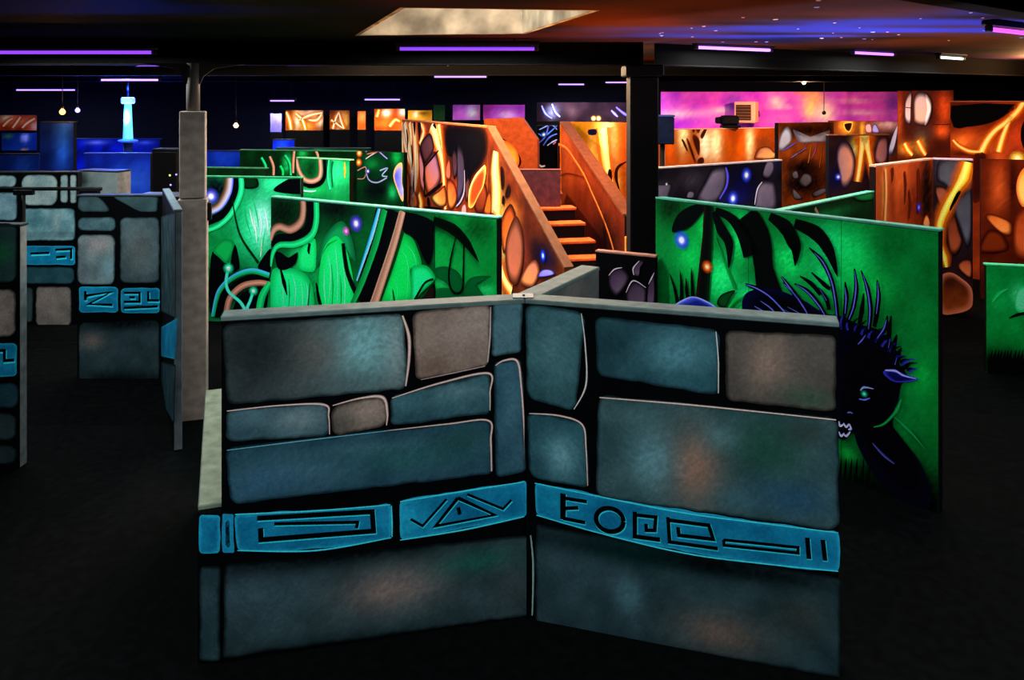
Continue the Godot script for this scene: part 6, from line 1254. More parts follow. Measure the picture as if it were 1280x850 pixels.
	stroke(p27, "beast_spine_stripe", [1.732, 1.877, 1.817, 1.8, 1.885, 1.665, 1.918, 1.526, 1.94, 1.338], [0.003, 0.015, 0.015, 0.015, 0.007], ["1c1c90", "8088f0", "2626b8"], 8, false, true)
	stroke(p27, "beast_spine_stripe", [2.092, 1.771, 2.102, 1.639, 2.081, 1.477, 2.041, 1.359], [0.003, 0.014, 0.014, 0.006], ["1c1c90", "8088f0", "2626b8"], 8, false, true)
	stroke(p27, "beast_spine_stripe", [2.16, 1.758, 2.199, 1.625, 2.218, 1.473, 2.207, 1.315], [0.003, 0.014, 0.014, 0.006], ["1c1c90", "8088f0", "2626b8"], 8, false, true)
	stroke(p27, "beast_spine_stripe", [2.281, 1.716, 2.286, 1.594, 2.271, 1.452], [0.003, 0.014, 0.006], ["1c1c90", "8088f0", "2626b8"], 8, false, true)
	stroke(p27, "beast_spine_stripe", [2.353, 1.423, 2.33, 1.342, 2.277, 1.253], [0.003, 0.014, 0.006], ["1c1c90", "8088f0", "2626b8"], 8, false, true)
	stroke(p27, "beast_spine_stripe", [2.383, 1.277, 2.368, 1.197], [0.003, 0.006], ["1c1c90", "8088f0", "2626b8"], 8, false, true)
	stroke(p27, "beast_spine_stripe", [1.783, 1.575, 1.846, 1.481], [0.003, 0.007], ["1c1c90", "8088f0", "2626b8"], 8, false, true)
	stroke(p27, "beast_spine_stripe", [2.435, 1.137, 2.42, 1.073], [0.003, 0.006], ["1c1c90", "8088f0", "2626b8"], 8, false, true)
	stroke(p27, "beast_spine_stripe", [2.008, 1.622, 2.017, 1.528, 2.008, 1.4], [0.003, 0.015, 0.006], ["1c1c90", "8088f0", "2626b8"], 8, false, true)
	stroke(p27, "beast_spine_stripe", [2.184, 1.261, 2.152, 1.21, 2.118, 1.168], [0.003, 0.014, 0.006], ["1c1c90", "8088f0", "2626b8"], 8, false, true)
	stroke(p27, "beast_spine", [1.056, 1.485, 1.181, 1.465, 1.304, 1.418, 1.423, 1.332, 1.511, 1.255], [0.02, 0.049, 0.049, 0.049, 0.037], ["02020e", "06062a", "02020e"], 7, false, true)
	stroke(p27, "beast_spine_stripe", [1.056, 1.485, 1.181, 1.465, 1.304, 1.418, 1.423, 1.332, 1.511, 1.255], [0.004, 0.016, 0.016, 0.016, 0.009], ["1c1c90", "8a90f4", "2626b8"], 8, false, true)
	stroke(p27, "beast_spine", [1.15, 1.3, 1.243, 1.269, 1.334, 1.219], [0.02, 0.049, 0.037], ["02020e", "06062a", "02020e"], 7, false, true)
	stroke(p27, "beast_spine_stripe", [1.15, 1.3, 1.243, 1.269, 1.334, 1.219], [0.004, 0.016, 0.009], ["1c1c90", "8a90f4", "2626b8"], 8, false, true)
	stroke(p27, "beast_spine", [1.212, 1.36, 1.319, 1.312, 1.409, 1.234], [0.02, 0.049, 0.037], ["02020e", "06062a", "02020e"], 7, false, true)
	stroke(p27, "beast_spine_stripe", [1.212, 1.36, 1.319, 1.312, 1.409, 1.234], [0.004, 0.016, 0.009], ["1c1c90", "8a90f4", "2626b8"], 8, false, true)
	stroke(p27, "beast_spine", [1.423, 1.616, 1.511, 1.523, 1.592, 1.431], [0.02, 0.048, 0.036], ["02020e", "06062a", "02020e"], 7, false, true)
	stroke(p27, "beast_spine_stripe", [1.423, 1.616, 1.511, 1.523, 1.592, 1.431], [0.004, 0.015, 0.008], ["1c1c90", "8a90f4", "2626b8"], 8, false, true)
	stroke(p27, "beast_spine", [1.482, 1.357, 1.592, 1.325], [0.019, 0.036], ["02020e", "06062a", "02020e"], 7, false, true)
	stroke(p27, "beast_spine_stripe", [1.482, 1.357, 1.592, 1.325], [0.004, 0.008], ["1c1c90", "8a90f4", "2626b8"], 8, false, true)
	stroke(p27, "beast_spine", [1.91, 1.252, 1.893, 1.284, 1.894, 1.32], [0.026, 0.018, 0.002], ["1c1c80", "3a3ac8"], 7, false, true)
	stroke(p27, "beast_spine", [1.93, 1.256, 1.917, 1.293, 1.923, 1.332], [0.026, 0.018, 0.002], ["02020e", "05051c"], 7, false, true)
	stroke(p27, "beast_spine", [1.95, 1.259, 1.927, 1.303, 1.929, 1.352], [0.026, 0.018, 0.002], ["02020e", "05051c"], 7, false, true)
	stroke(p27, "beast_spine", [1.97, 1.262, 1.971, 1.336, 2.006, 1.398], [0.026, 0.018, 0.002], ["1c1c80", "3a3ac8"], 7, false, true)
	stroke(p27, "beast_spine", [1.99, 1.263, 1.989, 1.309, 2.009, 1.348], [0.026, 0.018, 0.002], ["02020e", "05051c"], 7, false, true)
	stroke(p27, "beast_spine", [2.009, 1.265, 2.006, 1.312, 2.024, 1.354], [0.026, 0.018, 0.002], ["02020e", "05051c"], 7, false, true)
	stroke(p27, "beast_spine", [2.029, 1.265, 2.021, 1.303, 2.031, 1.338], [0.026, 0.018, 0.002], ["1c1c80", "3a3ac8"], 7, false, true)
	stroke(p27, "beast_spine", [2.049, 1.265, 2.037, 1.341, 2.063, 1.411], [0.026, 0.018, 0.002], ["02020e", "05051c"], 7, false, true)
	stroke(p27, "beast_spine", [2.068, 1.264, 2.082, 1.339, 2.127, 1.396], [0.025, 0.017, 0.002], ["02020e", "05051c"], 7, false, true)
	stroke(p27, "beast_spine", [2.088, 1.263, 2.097, 1.307, 2.125, 1.341], [0.025, 0.017, 0.002], ["1c1c80", "3a3ac8"], 7, false, true)
	stroke(p27, "beast_spine", [2.107, 1.261, 2.109, 1.325, 2.14, 1.38], [0.025, 0.017, 0.002], ["02020e", "05051c"], 7, false, true)
	stroke(p27, "beast_spine", [2.126, 1.258, 2.146, 1.334, 2.196, 1.389], [0.025, 0.017, 0.002], ["02020e", "05051c"], 7, false, true)
	stroke(p27, "beast_spine", [2.145, 1.255, 2.159, 1.293, 2.188, 1.319], [0.025, 0.017, 0.002], ["1c1c80", "3a3ac8"], 7, false, true)
	stroke(p27, "beast_spine", [2.164, 1.25, 2.183, 1.317, 2.229, 1.365], [0.025, 0.017, 0.002], ["02020e", "05051c"], 7, false, true)
	stroke(p27, "beast_spine", [2.183, 1.246, 2.195, 1.289, 2.225, 1.32], [0.025, 0.017, 0.002], ["02020e", "05051c"], 7, false, true)
	stroke(p27, "beast_spine", [2.202, 1.24, 2.214, 1.279, 2.241, 1.307], [0.025, 0.017, 0.002], ["1c1c80", "3a3ac8"], 7, false, true)
	stroke(p27, "beast_spine", [2.221, 1.234, 2.26, 1.304, 2.323, 1.344], [0.025, 0.017, 0.002], ["02020e", "05051c"], 7, false, true)
	stroke(p27, "beast_spine", [2.24, 1.228, 2.26, 1.275, 2.297, 1.306], [0.025, 0.017, 0.002], ["02020e", "05051c"], 7, false, true)
	stroke(p27, "beast_spine", [2.259, 1.221, 2.294, 1.275, 2.347, 1.305], [0.024, 0.017, 0.002], ["1c1c80", "3a3ac8"], 7, false, true)
	stroke(p27, "beast_spine", [2.277, 1.213, 2.321, 1.277, 2.386, 1.311], [0.024, 0.017, 0.002], ["02020e", "05051c"], 7, false, true)
	stroke(p27, "beast_spine", [2.296, 1.204, 2.322, 1.255, 2.366, 1.285], [0.024, 0.017, 0.002], ["02020e", "05051c"], 7, false, true)
	stroke(p27, "beast_spine", [2.314, 1.195, 2.344, 1.244, 2.391, 1.271], [0.024, 0.017, 0.002], ["1c1c80", "3a3ac8"], 7, false, true)
	stroke(p27, "beast_spine", [2.332, 1.186, 2.353, 1.232, 2.391, 1.262], [0.024, 0.017, 0.002], ["02020e", "05051c"], 7, false, true)
	stroke(p27, "beast_spine", [2.351, 1.175, 2.375, 1.204, 2.408, 1.217], [0.024, 0.017, 0.002], ["02020e", "05051c"], 7, false, true)
	stroke(p27, "beast_spine", [2.369, 1.164, 2.397, 1.225, 2.447, 1.262], [0.024, 0.017, 0.002], ["1c1c80", "3a3ac8"], 7, false, true)
	stroke(p27, "beast_spine", [2.387, 1.153, 2.42, 1.205, 2.47, 1.234], [0.024, 0.016, 0.002], ["02020e", "05051c"], 7, false, true)
	stroke(p27, "beast_spine", [2.405, 1.141, 2.438, 1.181, 2.482, 1.2], [0.024, 0.016, 0.002], ["02020e", "05051c"], 7, false, true)
	stroke(p27, "beast_spine", [2.423, 1.128, 2.457, 1.154, 2.497, 1.159], [0.024, 0.016, 0.002], ["1c1c80", "3a3ac8"], 7, false, true)
	stroke(p27, "beast_spine", [2.441, 1.115, 2.47, 1.148, 2.509, 1.163], [0.024, 0.016, 0.002], ["02020e", "05051c"], 7, false, true)
	stroke(p27, "beast_spine", [2.459, 1.101, 2.494, 1.132, 2.536, 1.142], [0.024, 0.016, 0.002], ["02020e", "05051c"], 7, false, true)
	stroke(p27, "beast_spine", [2.477, 1.087, 2.525, 1.137, 2.586, 1.156], [0.024, 0.016, 0.002], ["1c1c80", "3a3ac8"], 7, false, true)
	stroke(p27, "beast_spine", [2.494, 1.072, 2.537, 1.114, 2.591, 1.13], [0.024, 0.016, 0.002], ["02020e", "05051c"], 7, false, true)
	stroke(p27, "beast_spine", [2.512, 1.056, 2.544, 1.073, 2.578, 1.072], [0.024, 0.016, 0.002], ["02020e", "05051c"], 7, false, true)
	stroke(p27, "beast_spine", [2.529, 1.04, 2.56, 1.073, 2.6, 1.086], [0.024, 0.016, 0.002], ["1c1c80", "3a3ac8"], 7, false, true)
	dot(p27, "beast_eye", 2.172, 0.771, 0.034, "60ffd0", "10a080", 9)
	stroke(p27, "painted_outline", [2.138, 0.789, 2.172, 0.826, 2.249, 0.833], [0.007, 0.017, 0.005], ["7a8ae0", "a0b0ff"], 9, false, true)
	stroke(p27, "painted_outline", [2.129, 0.718, 2.172, 0.723, 2.22, 0.75], [0.007, 0.015, 0.005], ["4a5ae0", "7a8aff"], 9, false, true)
	stroke(p27, "beast_tooth", [1.957, 0.48, 1.967, 0.445, 1.996, 0.467], [0.009, 0.02, 0.009], ["a0a0f0", "e0e0ff"], 9, false, true)
	stroke(p27, "beast_tooth", [1.996, 0.478, 2.018, 0.453, 2.046, 0.486], [0.009, 0.019, 0.009], ["a0a0f0", "e0e0ff"], 9, false, true)
	stroke(p27, "beast_tooth", [2.046, 0.486, 2.06, 0.449, 2.036, 0.434], [0.009, 0.019, 0.009], ["a0a0f0", "e0e0ff"], 9, false, true)
	stroke(p27, "beast_tooth", [1.957, 0.392, 1.975, 0.363, 2.003, 0.393], [0.009, 0.02, 0.009], ["a0a0f0", "e0e0ff"], 9, false, true)
	stroke(p27, "beast_tooth", [1.996, 0.383, 2.021, 0.377, 2.053, 0.422], [0.009, 0.019, 0.009], ["a0a0f0", "e0e0ff"], 9, false, true)
	stroke(p27, "painted_outline", [2.028, 0.571, 2.05, 0.584, 2.076, 0.582], [0.005, 0.012, 0.005], ["6a6ae0", "6a6ae0"], 9, false, true)
	stroke(p27, "painted_outline", [2.472, 0.817, 2.44, 0.725, 2.399, 0.654, 2.325, 0.565, 2.249, 0.52], [0.007, 0.033, 0.02, 0.017, 0.007], ["0c6a34", "18a850", "0c6a34"], 9, false, true)
	stroke(p27, "painted_outline", [2.416, 0.651, 2.504, 0.595, 2.568, 0.548, 2.646, 0.475], [0.01, 0.042, 0.023, 0.006], ["0c6a34", "14a04a", "0c5a2c"], 9, false, true)
	stroke(p27, "painted_outline", [2.241, 0.386, 2.325, 0.321, 2.416, 0.276], [0.008, 0.023, 0.01], ["2a2a7a", "5a5ac0"], 9, false, true)
	dot(p27, "painted_spark", 0.336, 1.801, 0.105, "f4f0ff", "2a40ff", 9)
	dot(p27, "painted_spark", 0.638, 1.583, 0.067, "ffe0b0", "ff5a10", 9)

func build_right_partitions() -> void:
	vivid = 1.12
	var p28 := partition("grey_rock_divider", "dark partition painted with violet-grey standing stones and blue sparks, behind the green beast", "partition", "painted lava partitions", Vector3(1.658, 0, -10.700), 0.5934, 3.040, 2.277, 0.100, "b8a0a0", "070609", 0.120)
	board(p28, "painted_ground", 0.000, 3.040, 0.000, 2.253, 2.253, 0.050, "0c0a10", "1a161d", [[1.025, 2.076, 0.307, 0.155, "3a3038", 0.80], [0.412, 1.979, 0.235, 0.132, "3a363e", 0.80], [2.127, 1.933, 0.279, 0.245, "0a0a38", 0.90], [1.915, 1.743, 0.273, 0.121, "1a1a6a", 0.80], [2.822, 2.271, 0.164, 0.169, "2a2860", 0.50]], 40.0)
	patch(p28, "painted_rock", [1.136, 1.797, 1.304, 2.021, 1.475, 2.21, 1.707, 2.238, 1.796, 2.174, 1.766, 1.955, 1.62, 1.764, 1.475, 1.695, 1.248, 1.711], ["141018", "7a6a7c", "4a4050"], -60.0, 2, false, true)
	patch(p28, "painted_rock", [2.375, 1.587, 2.438, 1.852, 2.564, 1.97, 2.757, 1.969, 2.888, 1.888, 2.888, 1.507, 2.375, 1.546], ["141018", "7a6a7c", "4a4050"], -60.0, 2, false, true)
	patch(p28, "painted_rock", [2.564, 2.053, 2.66, 2.257, 2.806, 2.293, 2.855, 2.143, 2.725, 2.002], ["141018", "7a6a7c", "4a4050"], -60.0, 2, false, true)
	patch(p28, "painted_rock", [0.943, 1.83, 0.984, 1.914, 1.094, 1.897, 1.08, 1.821], ["141018", "7a6a7c", "4a4050"], -60.0, 2, false, true)
	patch(p28, "painted_rock", [0.182, 1.9, 0.258, 2.044, 0.49, 2.049, 0.661, 2.039, 0.621, 1.909, 0.542, 1.801], ["141018", "7a6a7c", "4a4050"], -60.0, 2, false, true)
	stroke(p28, "painted_outline", [1.752, 2.216, 1.796, 2.094, 1.766, 1.934, 1.62, 1.764], [0.022, 0.049, 0.038, 0.016], ["3a30d0", "6a60ff"], 3, false, true)
	stroke(p28, "painted_outline", [2.39, 1.628, 2.453, 1.851, 2.564, 1.959], [0.012, 0.029, 0.012], ["c0b0c8", "c0b0c8"], 3, false, true)
	dot(p28, "painted_spark", 2.201, 2.082, 0.123, "e8f0ff", "2a40ff", 6)
	dot(p28, "painted_spark", 1.903, 1.754, 0.125, "e8f0ff", "2a40ff", 6)
	dot(p28, "painted_spark", 0.550, 2.042, 0.034, "f0e0e8", "8a7a80", 6)
	var p29 := partition("green_divider_end", "short dark green partition with a bright mint top, running back from the beast partition", "partition", "painted green jungle partitions", Vector3(2.755, 0, -8.400), 0.7853, 2.687, 2.030, 0.080, "4c9c82", "04100a", 0.100)
	board(p29, "mural_board", 0.000, 2.687, 0.000, 2.006, 2.006, 0.060, "04200f", "063018", [[1.399, 1.866, 0.654, 0.066, "0f8a44", 0.80]], 40.0)
	patch(p29, "painted_leaf", [1.983, 2.044, 2.287, 2.08, 2.628, 2.062, 2.628, 1.935, 2.199, 1.955], ["064a24", "0c8a44"], 90.0, 1, false, true)
	stroke(p29, "painted_vine", [0.947, 1.976, 1.006, 1.919, 1.045, 1.876], [0.04, 0.048, 0.048], ["a87868", "a87868"], 1, false, true)
	var p30 := thing("pink_nebula_mural", "pink and violet nebula mural high on the far wall, with a yellow burst", "mural", "", Vector3(3.832, 0, -20.600), -0.0000)
	put(p30, "backing", chamfer_box(Vector3(0, 0, -0.1), Vector3(6.180, 3.42, 0), 0.01), solid("140a18", 0.8))
	vivid = 1.35
	board(p30, "mural_board", 0.000, 6.180, 1.200, 3.410, 3.410, 0.070, "c050c8", "8a2ac0", [[2.979, 3.170, 0.218, 0.145, "ffb8e8", 0.80], [3.124, 3.024, 0.327, 0.051, "ffe0f0", 0.70], [2.833, 2.624, 0.400, 0.145, "e84ad0", 0.80], [3.851, 2.988, 0.218, 0.327, "ffe080", 1.00], [3.706, 3.497, 0.218, 0.145, "ff7a28", 1.00], [4.215, 2.879, 0.255, 0.327, "fff2d0", 1.00], [3.997, 3.279, 0.218, 0.218, "ff9a50", 0.70], [5.088, 3.170, 0.436, 0.051, "ffb8f0", 0.80], [5.233, 2.879, 0.473, 0.073, "ffd0f8", 0.80], [5.524, 3.060, 0.582, 0.218, "c040e0", 0.60], [5.960, 3.133, 0.218, 0.291, "5a30a0", 0.80], [1.306, 2.879, 0.436, 0.109, "f070d0", 0.80], [0.433, 2.842, 0.582, 0.109, "ffa8d8", 0.80], [1.124, 3.170, 0.545, 0.145, "a030b0", 0.60], [1.560, 2.951, 0.218, 0.073, "ffd8e8", 0.80], [1.888, 3.170, 0.218, 0.218, "5a3aa0", 0.60]], 25.0)
	var ac := thing("air_unit", "cream air unit box with a dark grille fixed high on the nebula wall", "air unit", "", Vector3(5.898, 2.62, -20.2), -0.5)
	put(ac, "casing", chamfer_box(Vector3(-0.26, 0, -0.3), Vector3(0.26, 0.54, 0.12), 0.02), solid("f0a890", 0.6))
	put(ac, "grille", chamfer_box(Vector3(-0.21, 0.07, 0.12), Vector3(0.16, 0.46, 0.135), 0.006), solid("3a2418", 0.6))
	put(ac, "slat", chamfer_box(Vector3(-0.2, 0.100, 0.135), Vector3(0.15, 0.125, 0.148), 0.003), solid("6a4630", 0.6))
	put(ac, "slat", chamfer_box(Vector3(-0.2, 0.175, 0.135), Vector3(0.15, 0.200, 0.148), 0.003), solid("6a4630", 0.6))
	put(ac, "slat", chamfer_box(Vector3(-0.2, 0.250, 0.135), Vector3(0.15, 0.275, 0.148), 0.003), solid("6a4630", 0.6))
	put(ac, "slat", chamfer_box(Vector3(-0.2, 0.325, 0.135), Vector3(0.15, 0.350, 0.148), 0.003), solid("6a4630", 0.6))
	put(ac, "slat", chamfer_box(Vector3(-0.2, 0.400, 0.135), Vector3(0.15, 0.425, 0.148), 0.003), solid("6a4630", 0.6))
	put(ac, "wall_bracket", chamfer_box(Vector3(0.1, 0.15, -0.52), Vector3(0.24, 0.3, -0.28), 0.01), solid("2a2028", 0.6))
	var pj := thing("black_spotlight", "black spotlight fixture standing on the yellow lava wall below the nebula mural", "lamp", "", Vector3(5.260, 2.529, -19.34))
	put(pj, "body", chamfer_box(Vector3(-0.22, 0.06, -0.15), Vector3(0.2, 0.3, 0.15), 0.05), solid("0a080c", 0.5))
	put(pj, "lens_hood", chamfer_box(Vector3(-0.34, 0.1, -0.08), Vector3(-0.2, 0.26, 0.08), 0.03), solid("0a080c", 0.5))
	put(pj, "foot", chamfer_box(Vector3(-0.2, 0, -0.14), Vector3(0.24, 0.06, 0.14), 0.01), solid("0a080c", 0.5))
	var pd := thing("hanging_camera", "small black ball hanging on a thin cord before the nebula wall", "ornament", "", Vector3(7.410, 2.896, -19.0))
	put(pd, "ball", lathe([0.001, -0.05, 0.03, -0.042, 0.05, 0, 0.03, 0.042, 0.001, 0.05], 14), solid("08060a", 0.5))
	put(pd, "cord", bar(Vector3(0, 0.04, 0), Vector3(0, 0.924, 0), 0.008, 6), solid("1a1010", 0.7))
	var p31 := partition("yellow_lava_divider", "wide yellow and orange lava wall under the pink nebula mural", "partition", "painted lava partitions", Vector3(3.385, 0, -18.600), 0.3467, 4.120, 2.525, 0.120, "e8a890", "3a1a0c", 0.140)
	vivid = 1.3
	board(p31, "mural_board", 0.000, 4.120, 0.000, 2.501, 2.501, 0.060, "64280a", "82380e", [[0.683, 2.474, 0.154, 0.479, "ffe890", 1.00], [1.272, 2.171, 0.188, 0.430, "fff4b0", 1.00], [1.586, 2.165, 0.191, 0.432, "ffeaa0", 1.00], [1.937, 2.050, 0.161, 0.326, "7a3a0c", 0.80], [2.552, 2.148, 0.131, 0.440, "fff0a0", 1.00], [2.291, 2.043, 0.130, 0.301, "a8500c", 0.70], [0.318, 2.083, 0.121, 0.396, "b8480c", 0.80], [2.981, 2.140, 0.234, 0.222, "4a2a18", 0.70]], 25.0)
	patch(p31, "painted_hollow", [0.96, 2.818, 1.225, 2.816, 1.178, 2.602, 1.1, 2.415, 1.007, 2.55], ["4a2008", "2a1008"], 0.0, 2, false, true)
	patch(p31, "painted_hollow", [1.303, 2.816, 1.372, 2.815, 1.366, 2.6, 1.272, 2.601], ["4a2008", "2a1008"], 0.0, 2, false, true)
	patch(p31, "painted_hollow", [1.272, 2.534, 1.328, 2.493, 1.209, 2.28, 1.153, 2.361], ["4a2008", "2a1008"], 0.0, 2, false, true)
	patch(p31, "painted_hollow", [0.93, 2.338, 1.007, 2.377, 1.131, 2.227, 1.116, 1.879, 1.007, 2.069], ["4a2008", "2a1008"], 0.0, 2, false, true)
	patch(p31, "painted_hollow", [0.775, 2.26, 0.837, 2.232, 1.022, 1.774, 0.96, 1.776], ["4a2008", "2a1008"], 0.0, 2, false, true)
	patch(p31, "painted_hollow", [0.637, 2.262, 0.699, 2.248, 0.806, 2.02, 0.76, 2.021], ["4a2008", "2a1008"], 0.0, 2, false, true)
	patch(p31, "painted_hollow", [1.069, 1.773, 1.147, 1.838, 1.234, 1.823, 1.24, 1.702, 1.078, 1.693], ["4a2008", "2a1008"], 0.0, 2, false, true)
	patch(p31, "painted_hollow", [0.899, 2.618, 0.96, 2.578, 0.991, 2.457, 0.945, 2.444], ["4a2008", "2a1008"], 0.0, 2, false, true)
	patch(p31, "painted_hollow", [0.822, 2.792, 0.899, 2.778, 0.93, 2.698], ["4a2008", "2a1008"], 0.0, 2, false, true)
	patch(p31, "painted_rock", [2.7, 1.869, 2.782, 2.005, 2.981, 2.062, 3.147, 2.026, 3.281, 1.911, 3.382, 1.853, 3.248, 1.745, 2.716, 1.759], ["3a1a10", "f0a060", "7a5048"], 120.0, 2, false, true)
	patch(p31, "painted_rock", [3.365, 1.965, 3.416, 2.243, 3.551, 2.465, 3.721, 2.491, 3.789, 2.237, 3.619, 2.044, 3.382, 1.909], ["5a4a58", "a89aa8", "e0d8e4"], 60.0, 2, false, true)
	vivid = 1.12
	var p32 := partition("fire_bowl_divider", "tall dark partition painted with a pale bowl over rust streaks and fire", "partition", "painted lava partitions", Vector3(5.661, 0, -17.000), 0.4013, 1.536, 2.736, 0.120, "", "0a080a", 0.000)
	board(p32, "mural_board", 0.000, 1.536, 0.000, 2.712, 2.712, 0.050, "6a2a0c", "a8481a", [[0.877, 2.531, 0.723, 0.153, "1a0c0c", 0.90], [0.995, 2.161, 0.482, 0.276, "b0501c", 0.60], [0.641, 1.743, 0.474, 0.183, "0c0808", 0.90], [0.680, 1.407, 0.636, 0.274, "0a080a", 1.00], [1.396, 1.904, 0.081, 0.805, "1a1414", 0.90]], 40.0)
	patch(p32, "painted_bowl", [0.388, 2.569, 0.563, 2.445, 0.877, 2.409, 1.195, 2.434, 1.416, 2.539, 1.336, 2.308, 0.995, 2.284, 0.602, 2.277, 0.485, 2.355], ["6a5a6a", "d8ccd8", "8a7a8a"], 90.0, 2, false, true)
	patch(p32, "painted_rock", [-0.033, 2.185, 0.062, 2.484, 0.215, 2.632, 0.33, 2.54, 0.35, 2.328, 0.177, 2.18, 0.062, 2.123], ["5a5058", "b0a0b0", "e0d8e4"], 60.0, 2, false, true)
	stroke(p32, "painted_fire_streak", [0.1, 2.122, 0.33, 2.222, 0.485, 2.295], [0.02, 0.053, 0.017], ["5a1c0c", "5a70ff", "5a1c0c"], 3, false, true)
	stroke(p32, "painted_fire_streak", [0.33, 1.965, 0.563, 2.08, 0.758, 2.167], [0.02, 0.054, 0.017], ["5a1c0c", "8a90ff", "5a1c0c"], 3, false, true)
	stroke(p32, "painted_fire_streak", [1.035, 2.283, 0.995, 2.1, 0.877, 1.919], [0.022, 0.06, 0.019], ["5a1c0c", "e060a0", "5a1c0c"], 3, false, true)
	stroke(p32, "painted_fire_streak", [0.758, 2.258, 0.641, 2.109, 0.485, 2.052], [0.021, 0.056, 0.017], ["5a1c0c", "d05a90", "5a1c0c"], 3, false, true)
	stroke(p32, "painted_fire_streak", [1.195, 2.28, 1.155, 1.973, 1.115, 1.728], [0.023, 0.063, 0.02], ["5a1c0c", "c8601c", "5a1c0c"], 3, false, true)
	stroke(p32, "painted_fire_streak", [0.877, 2.225, 0.837, 1.982, 0.798, 1.83], [0.023, 0.061, 0.019], ["5a1c0c", "ff8a30", "5a1c0c"], 3, false, true)
	patch(p32, "painted_rock", [0.35, 1.632, 0.485, 1.688, 0.543, 1.534, 0.408, 1.509], ["1a1416", "4a4048", "7a7078"], 60.0, 2, false, true)
	patch(p32, "painted_rock", [0.543, 1.443, 0.68, 1.62, 0.877, 1.582, 0.916, 1.428, 0.719, 1.314], ["1a1416", "4a4048", "7a7078"], 60.0, 2, false, true)
	patch(p32, "painted_rock", [0.916, 1.183, 1.275, 1.29, 1.323, 1.195, 0.995, 1.087], ["1a1416", "4a4048", "7a7078"], 60.0, 2, false, true)
	patch(p32, "painted_rock", [0.369, 1.298, 0.485, 1.233, 0.641, 1.073, 0.408, 1.085], ["1a1416", "4a4048", "7a7078"], 60.0, 2, false, true)
	var p33 := partition("fire_fork_divider", "dark partition with a yellow forked flame between two violet stones", "partition", "painted lava partitions", Vector3(5.623, 0, -14.200), 0.1709, 1.176, 2.585, 0.100, "8a4a2c", "0a0a10", 0.120)
	board(p33, "mural_board", 0.000, 1.176, 0.000, 2.561, 2.561, 0.050, "1a1016", "2c1a1c", [[0.576, 2.346, 0.139, 0.202, "ffe070", 0.90], [0.687, 2.471, 0.167, 0.126, "ffb830", 1.00], [0.135, 1.798, 0.165, 0.226, "10103a", 0.90]], 40.0)
	patch(p33, "painted_rock", [0.135, 2.15, 0.163, 2.375, 0.272, 2.475, 0.41, 2.398, 0.507, 2.145, 0.479, 1.843, 0.355, 1.643, 0.245, 1.645, 0.19, 1.898], ["1a1428", "8a6a78", "e09070"], 0.0, 2, false, true)
	patch(p33, "painted_rock", [0.881, 2.14, 0.951, 2.469, 1.077, 2.544, 1.147, 2.467, 1.133, 2.137, 1.021, 2.012], ["2a1420", "a86a6a", "6a4a58"], 0.0, 2, false, true)
	stroke(p33, "painted_orange_wash", [0.687, 2.56, 0.631, 2.295, 0.59, 1.992, 0.548, 1.741], [0.575, 0.26, 0.235, 0.197], ["a83c10", "e8741c", "a83c10"], 2, true, true)
	stroke(p33, "painted_flame", [0.687, 2.56, 0.631, 2.295, 0.59, 1.992, 0.548, 1.741], [0.197, 0.088, 0.079, 0.066], ["f08a1c", "ffe880", "fff0a0", "f09a20"], 3, false, true)
	stroke(p33, "painted_orange_wash", [0.687, 2.56, 0.756, 2.294, 0.812, 2.04, 0.867, 1.786], [0.575, 0.26, 0.222, 0.197], ["a83c10", "e8741c", "a83c10"], 2, true, true)
	stroke(p33, "painted_flame", [0.687, 2.56, 0.756, 2.294, 0.812, 2.04, 0.867, 1.786], [0.197, 0.088, 0.074, 0.066], ["f08a1c", "fff0a0", "ffe880", "f09a20"], 3, false, true)
	dot(p33, "painted_spark", 0.174, 1.833, 0.075, "c8d0ff", "3a40ff", 5)
	var p34 := partition("fire_fork_divider", "far partition of pale blue rocks and orange drips below the nebula edge", "partition", "painted lava partitions", Vector3(7.505, 0, -19.000), -0.4000, 1.541, 2.732, 0.100, "", "0a0a10", 0.000)
	board(p34, "mural_board", 0.000, 1.541, 0.000, 2.708, 2.708, 0.070, "3a1c10", "5a2c18", [[0.418, 2.574, 0.183, 0.200, "f0a030", 0.90], [0.753, 2.512, 0.060, 0.198, "ffb840", 0.90], [1.291, 2.618, 0.294, 0.131, "b89ab0", 0.90], [1.321, 2.194, 0.177, 0.261, "10101a", 1.00]], 40.0)
	patch(p34, "painted_rock", [1.291, 1.965, 1.35, 2.26, 1.468, 2.62, 1.512, 2.685, 1.468, 2.294, 1.38, 1.967], ["2a2a4a", "8a90c8", "c0c4e8"], 0.0, 2, false, true)
	patch(p34, "painted_rock", [0.964, 2.581, 1.024, 2.647, 1.113, 2.452, 0.964, 2.449], ["2a2a6a", "8a90ff"], 0.0, 2, false, true)
	patch(p34, "painted_rock", [0.813, 2.612, 0.919, 2.646, 0.949, 2.449, 0.829, 2.447], ["5a3a4a", "d0a0b0"], 0.0, 2, false, true)
	patch(p34, "painted_hollow", [0.341, 2.639, 0.418, 2.673, 0.54, 2.675, 0.51, 2.508, 0.449, 2.441, 0.372, 2.506], ["f8d060", "1a0c06"], 0.0, 2, false, true)
	var p35 := partition("silver_rock_divider", "tall rust wall with a big silver cracked boulder painted high up", "partition", "painted lava partitions", Vector3(8.387, 0, -17.400), -1.2629, 1.469, 3.417, 0.120, "", "1a0a06", 0.000)
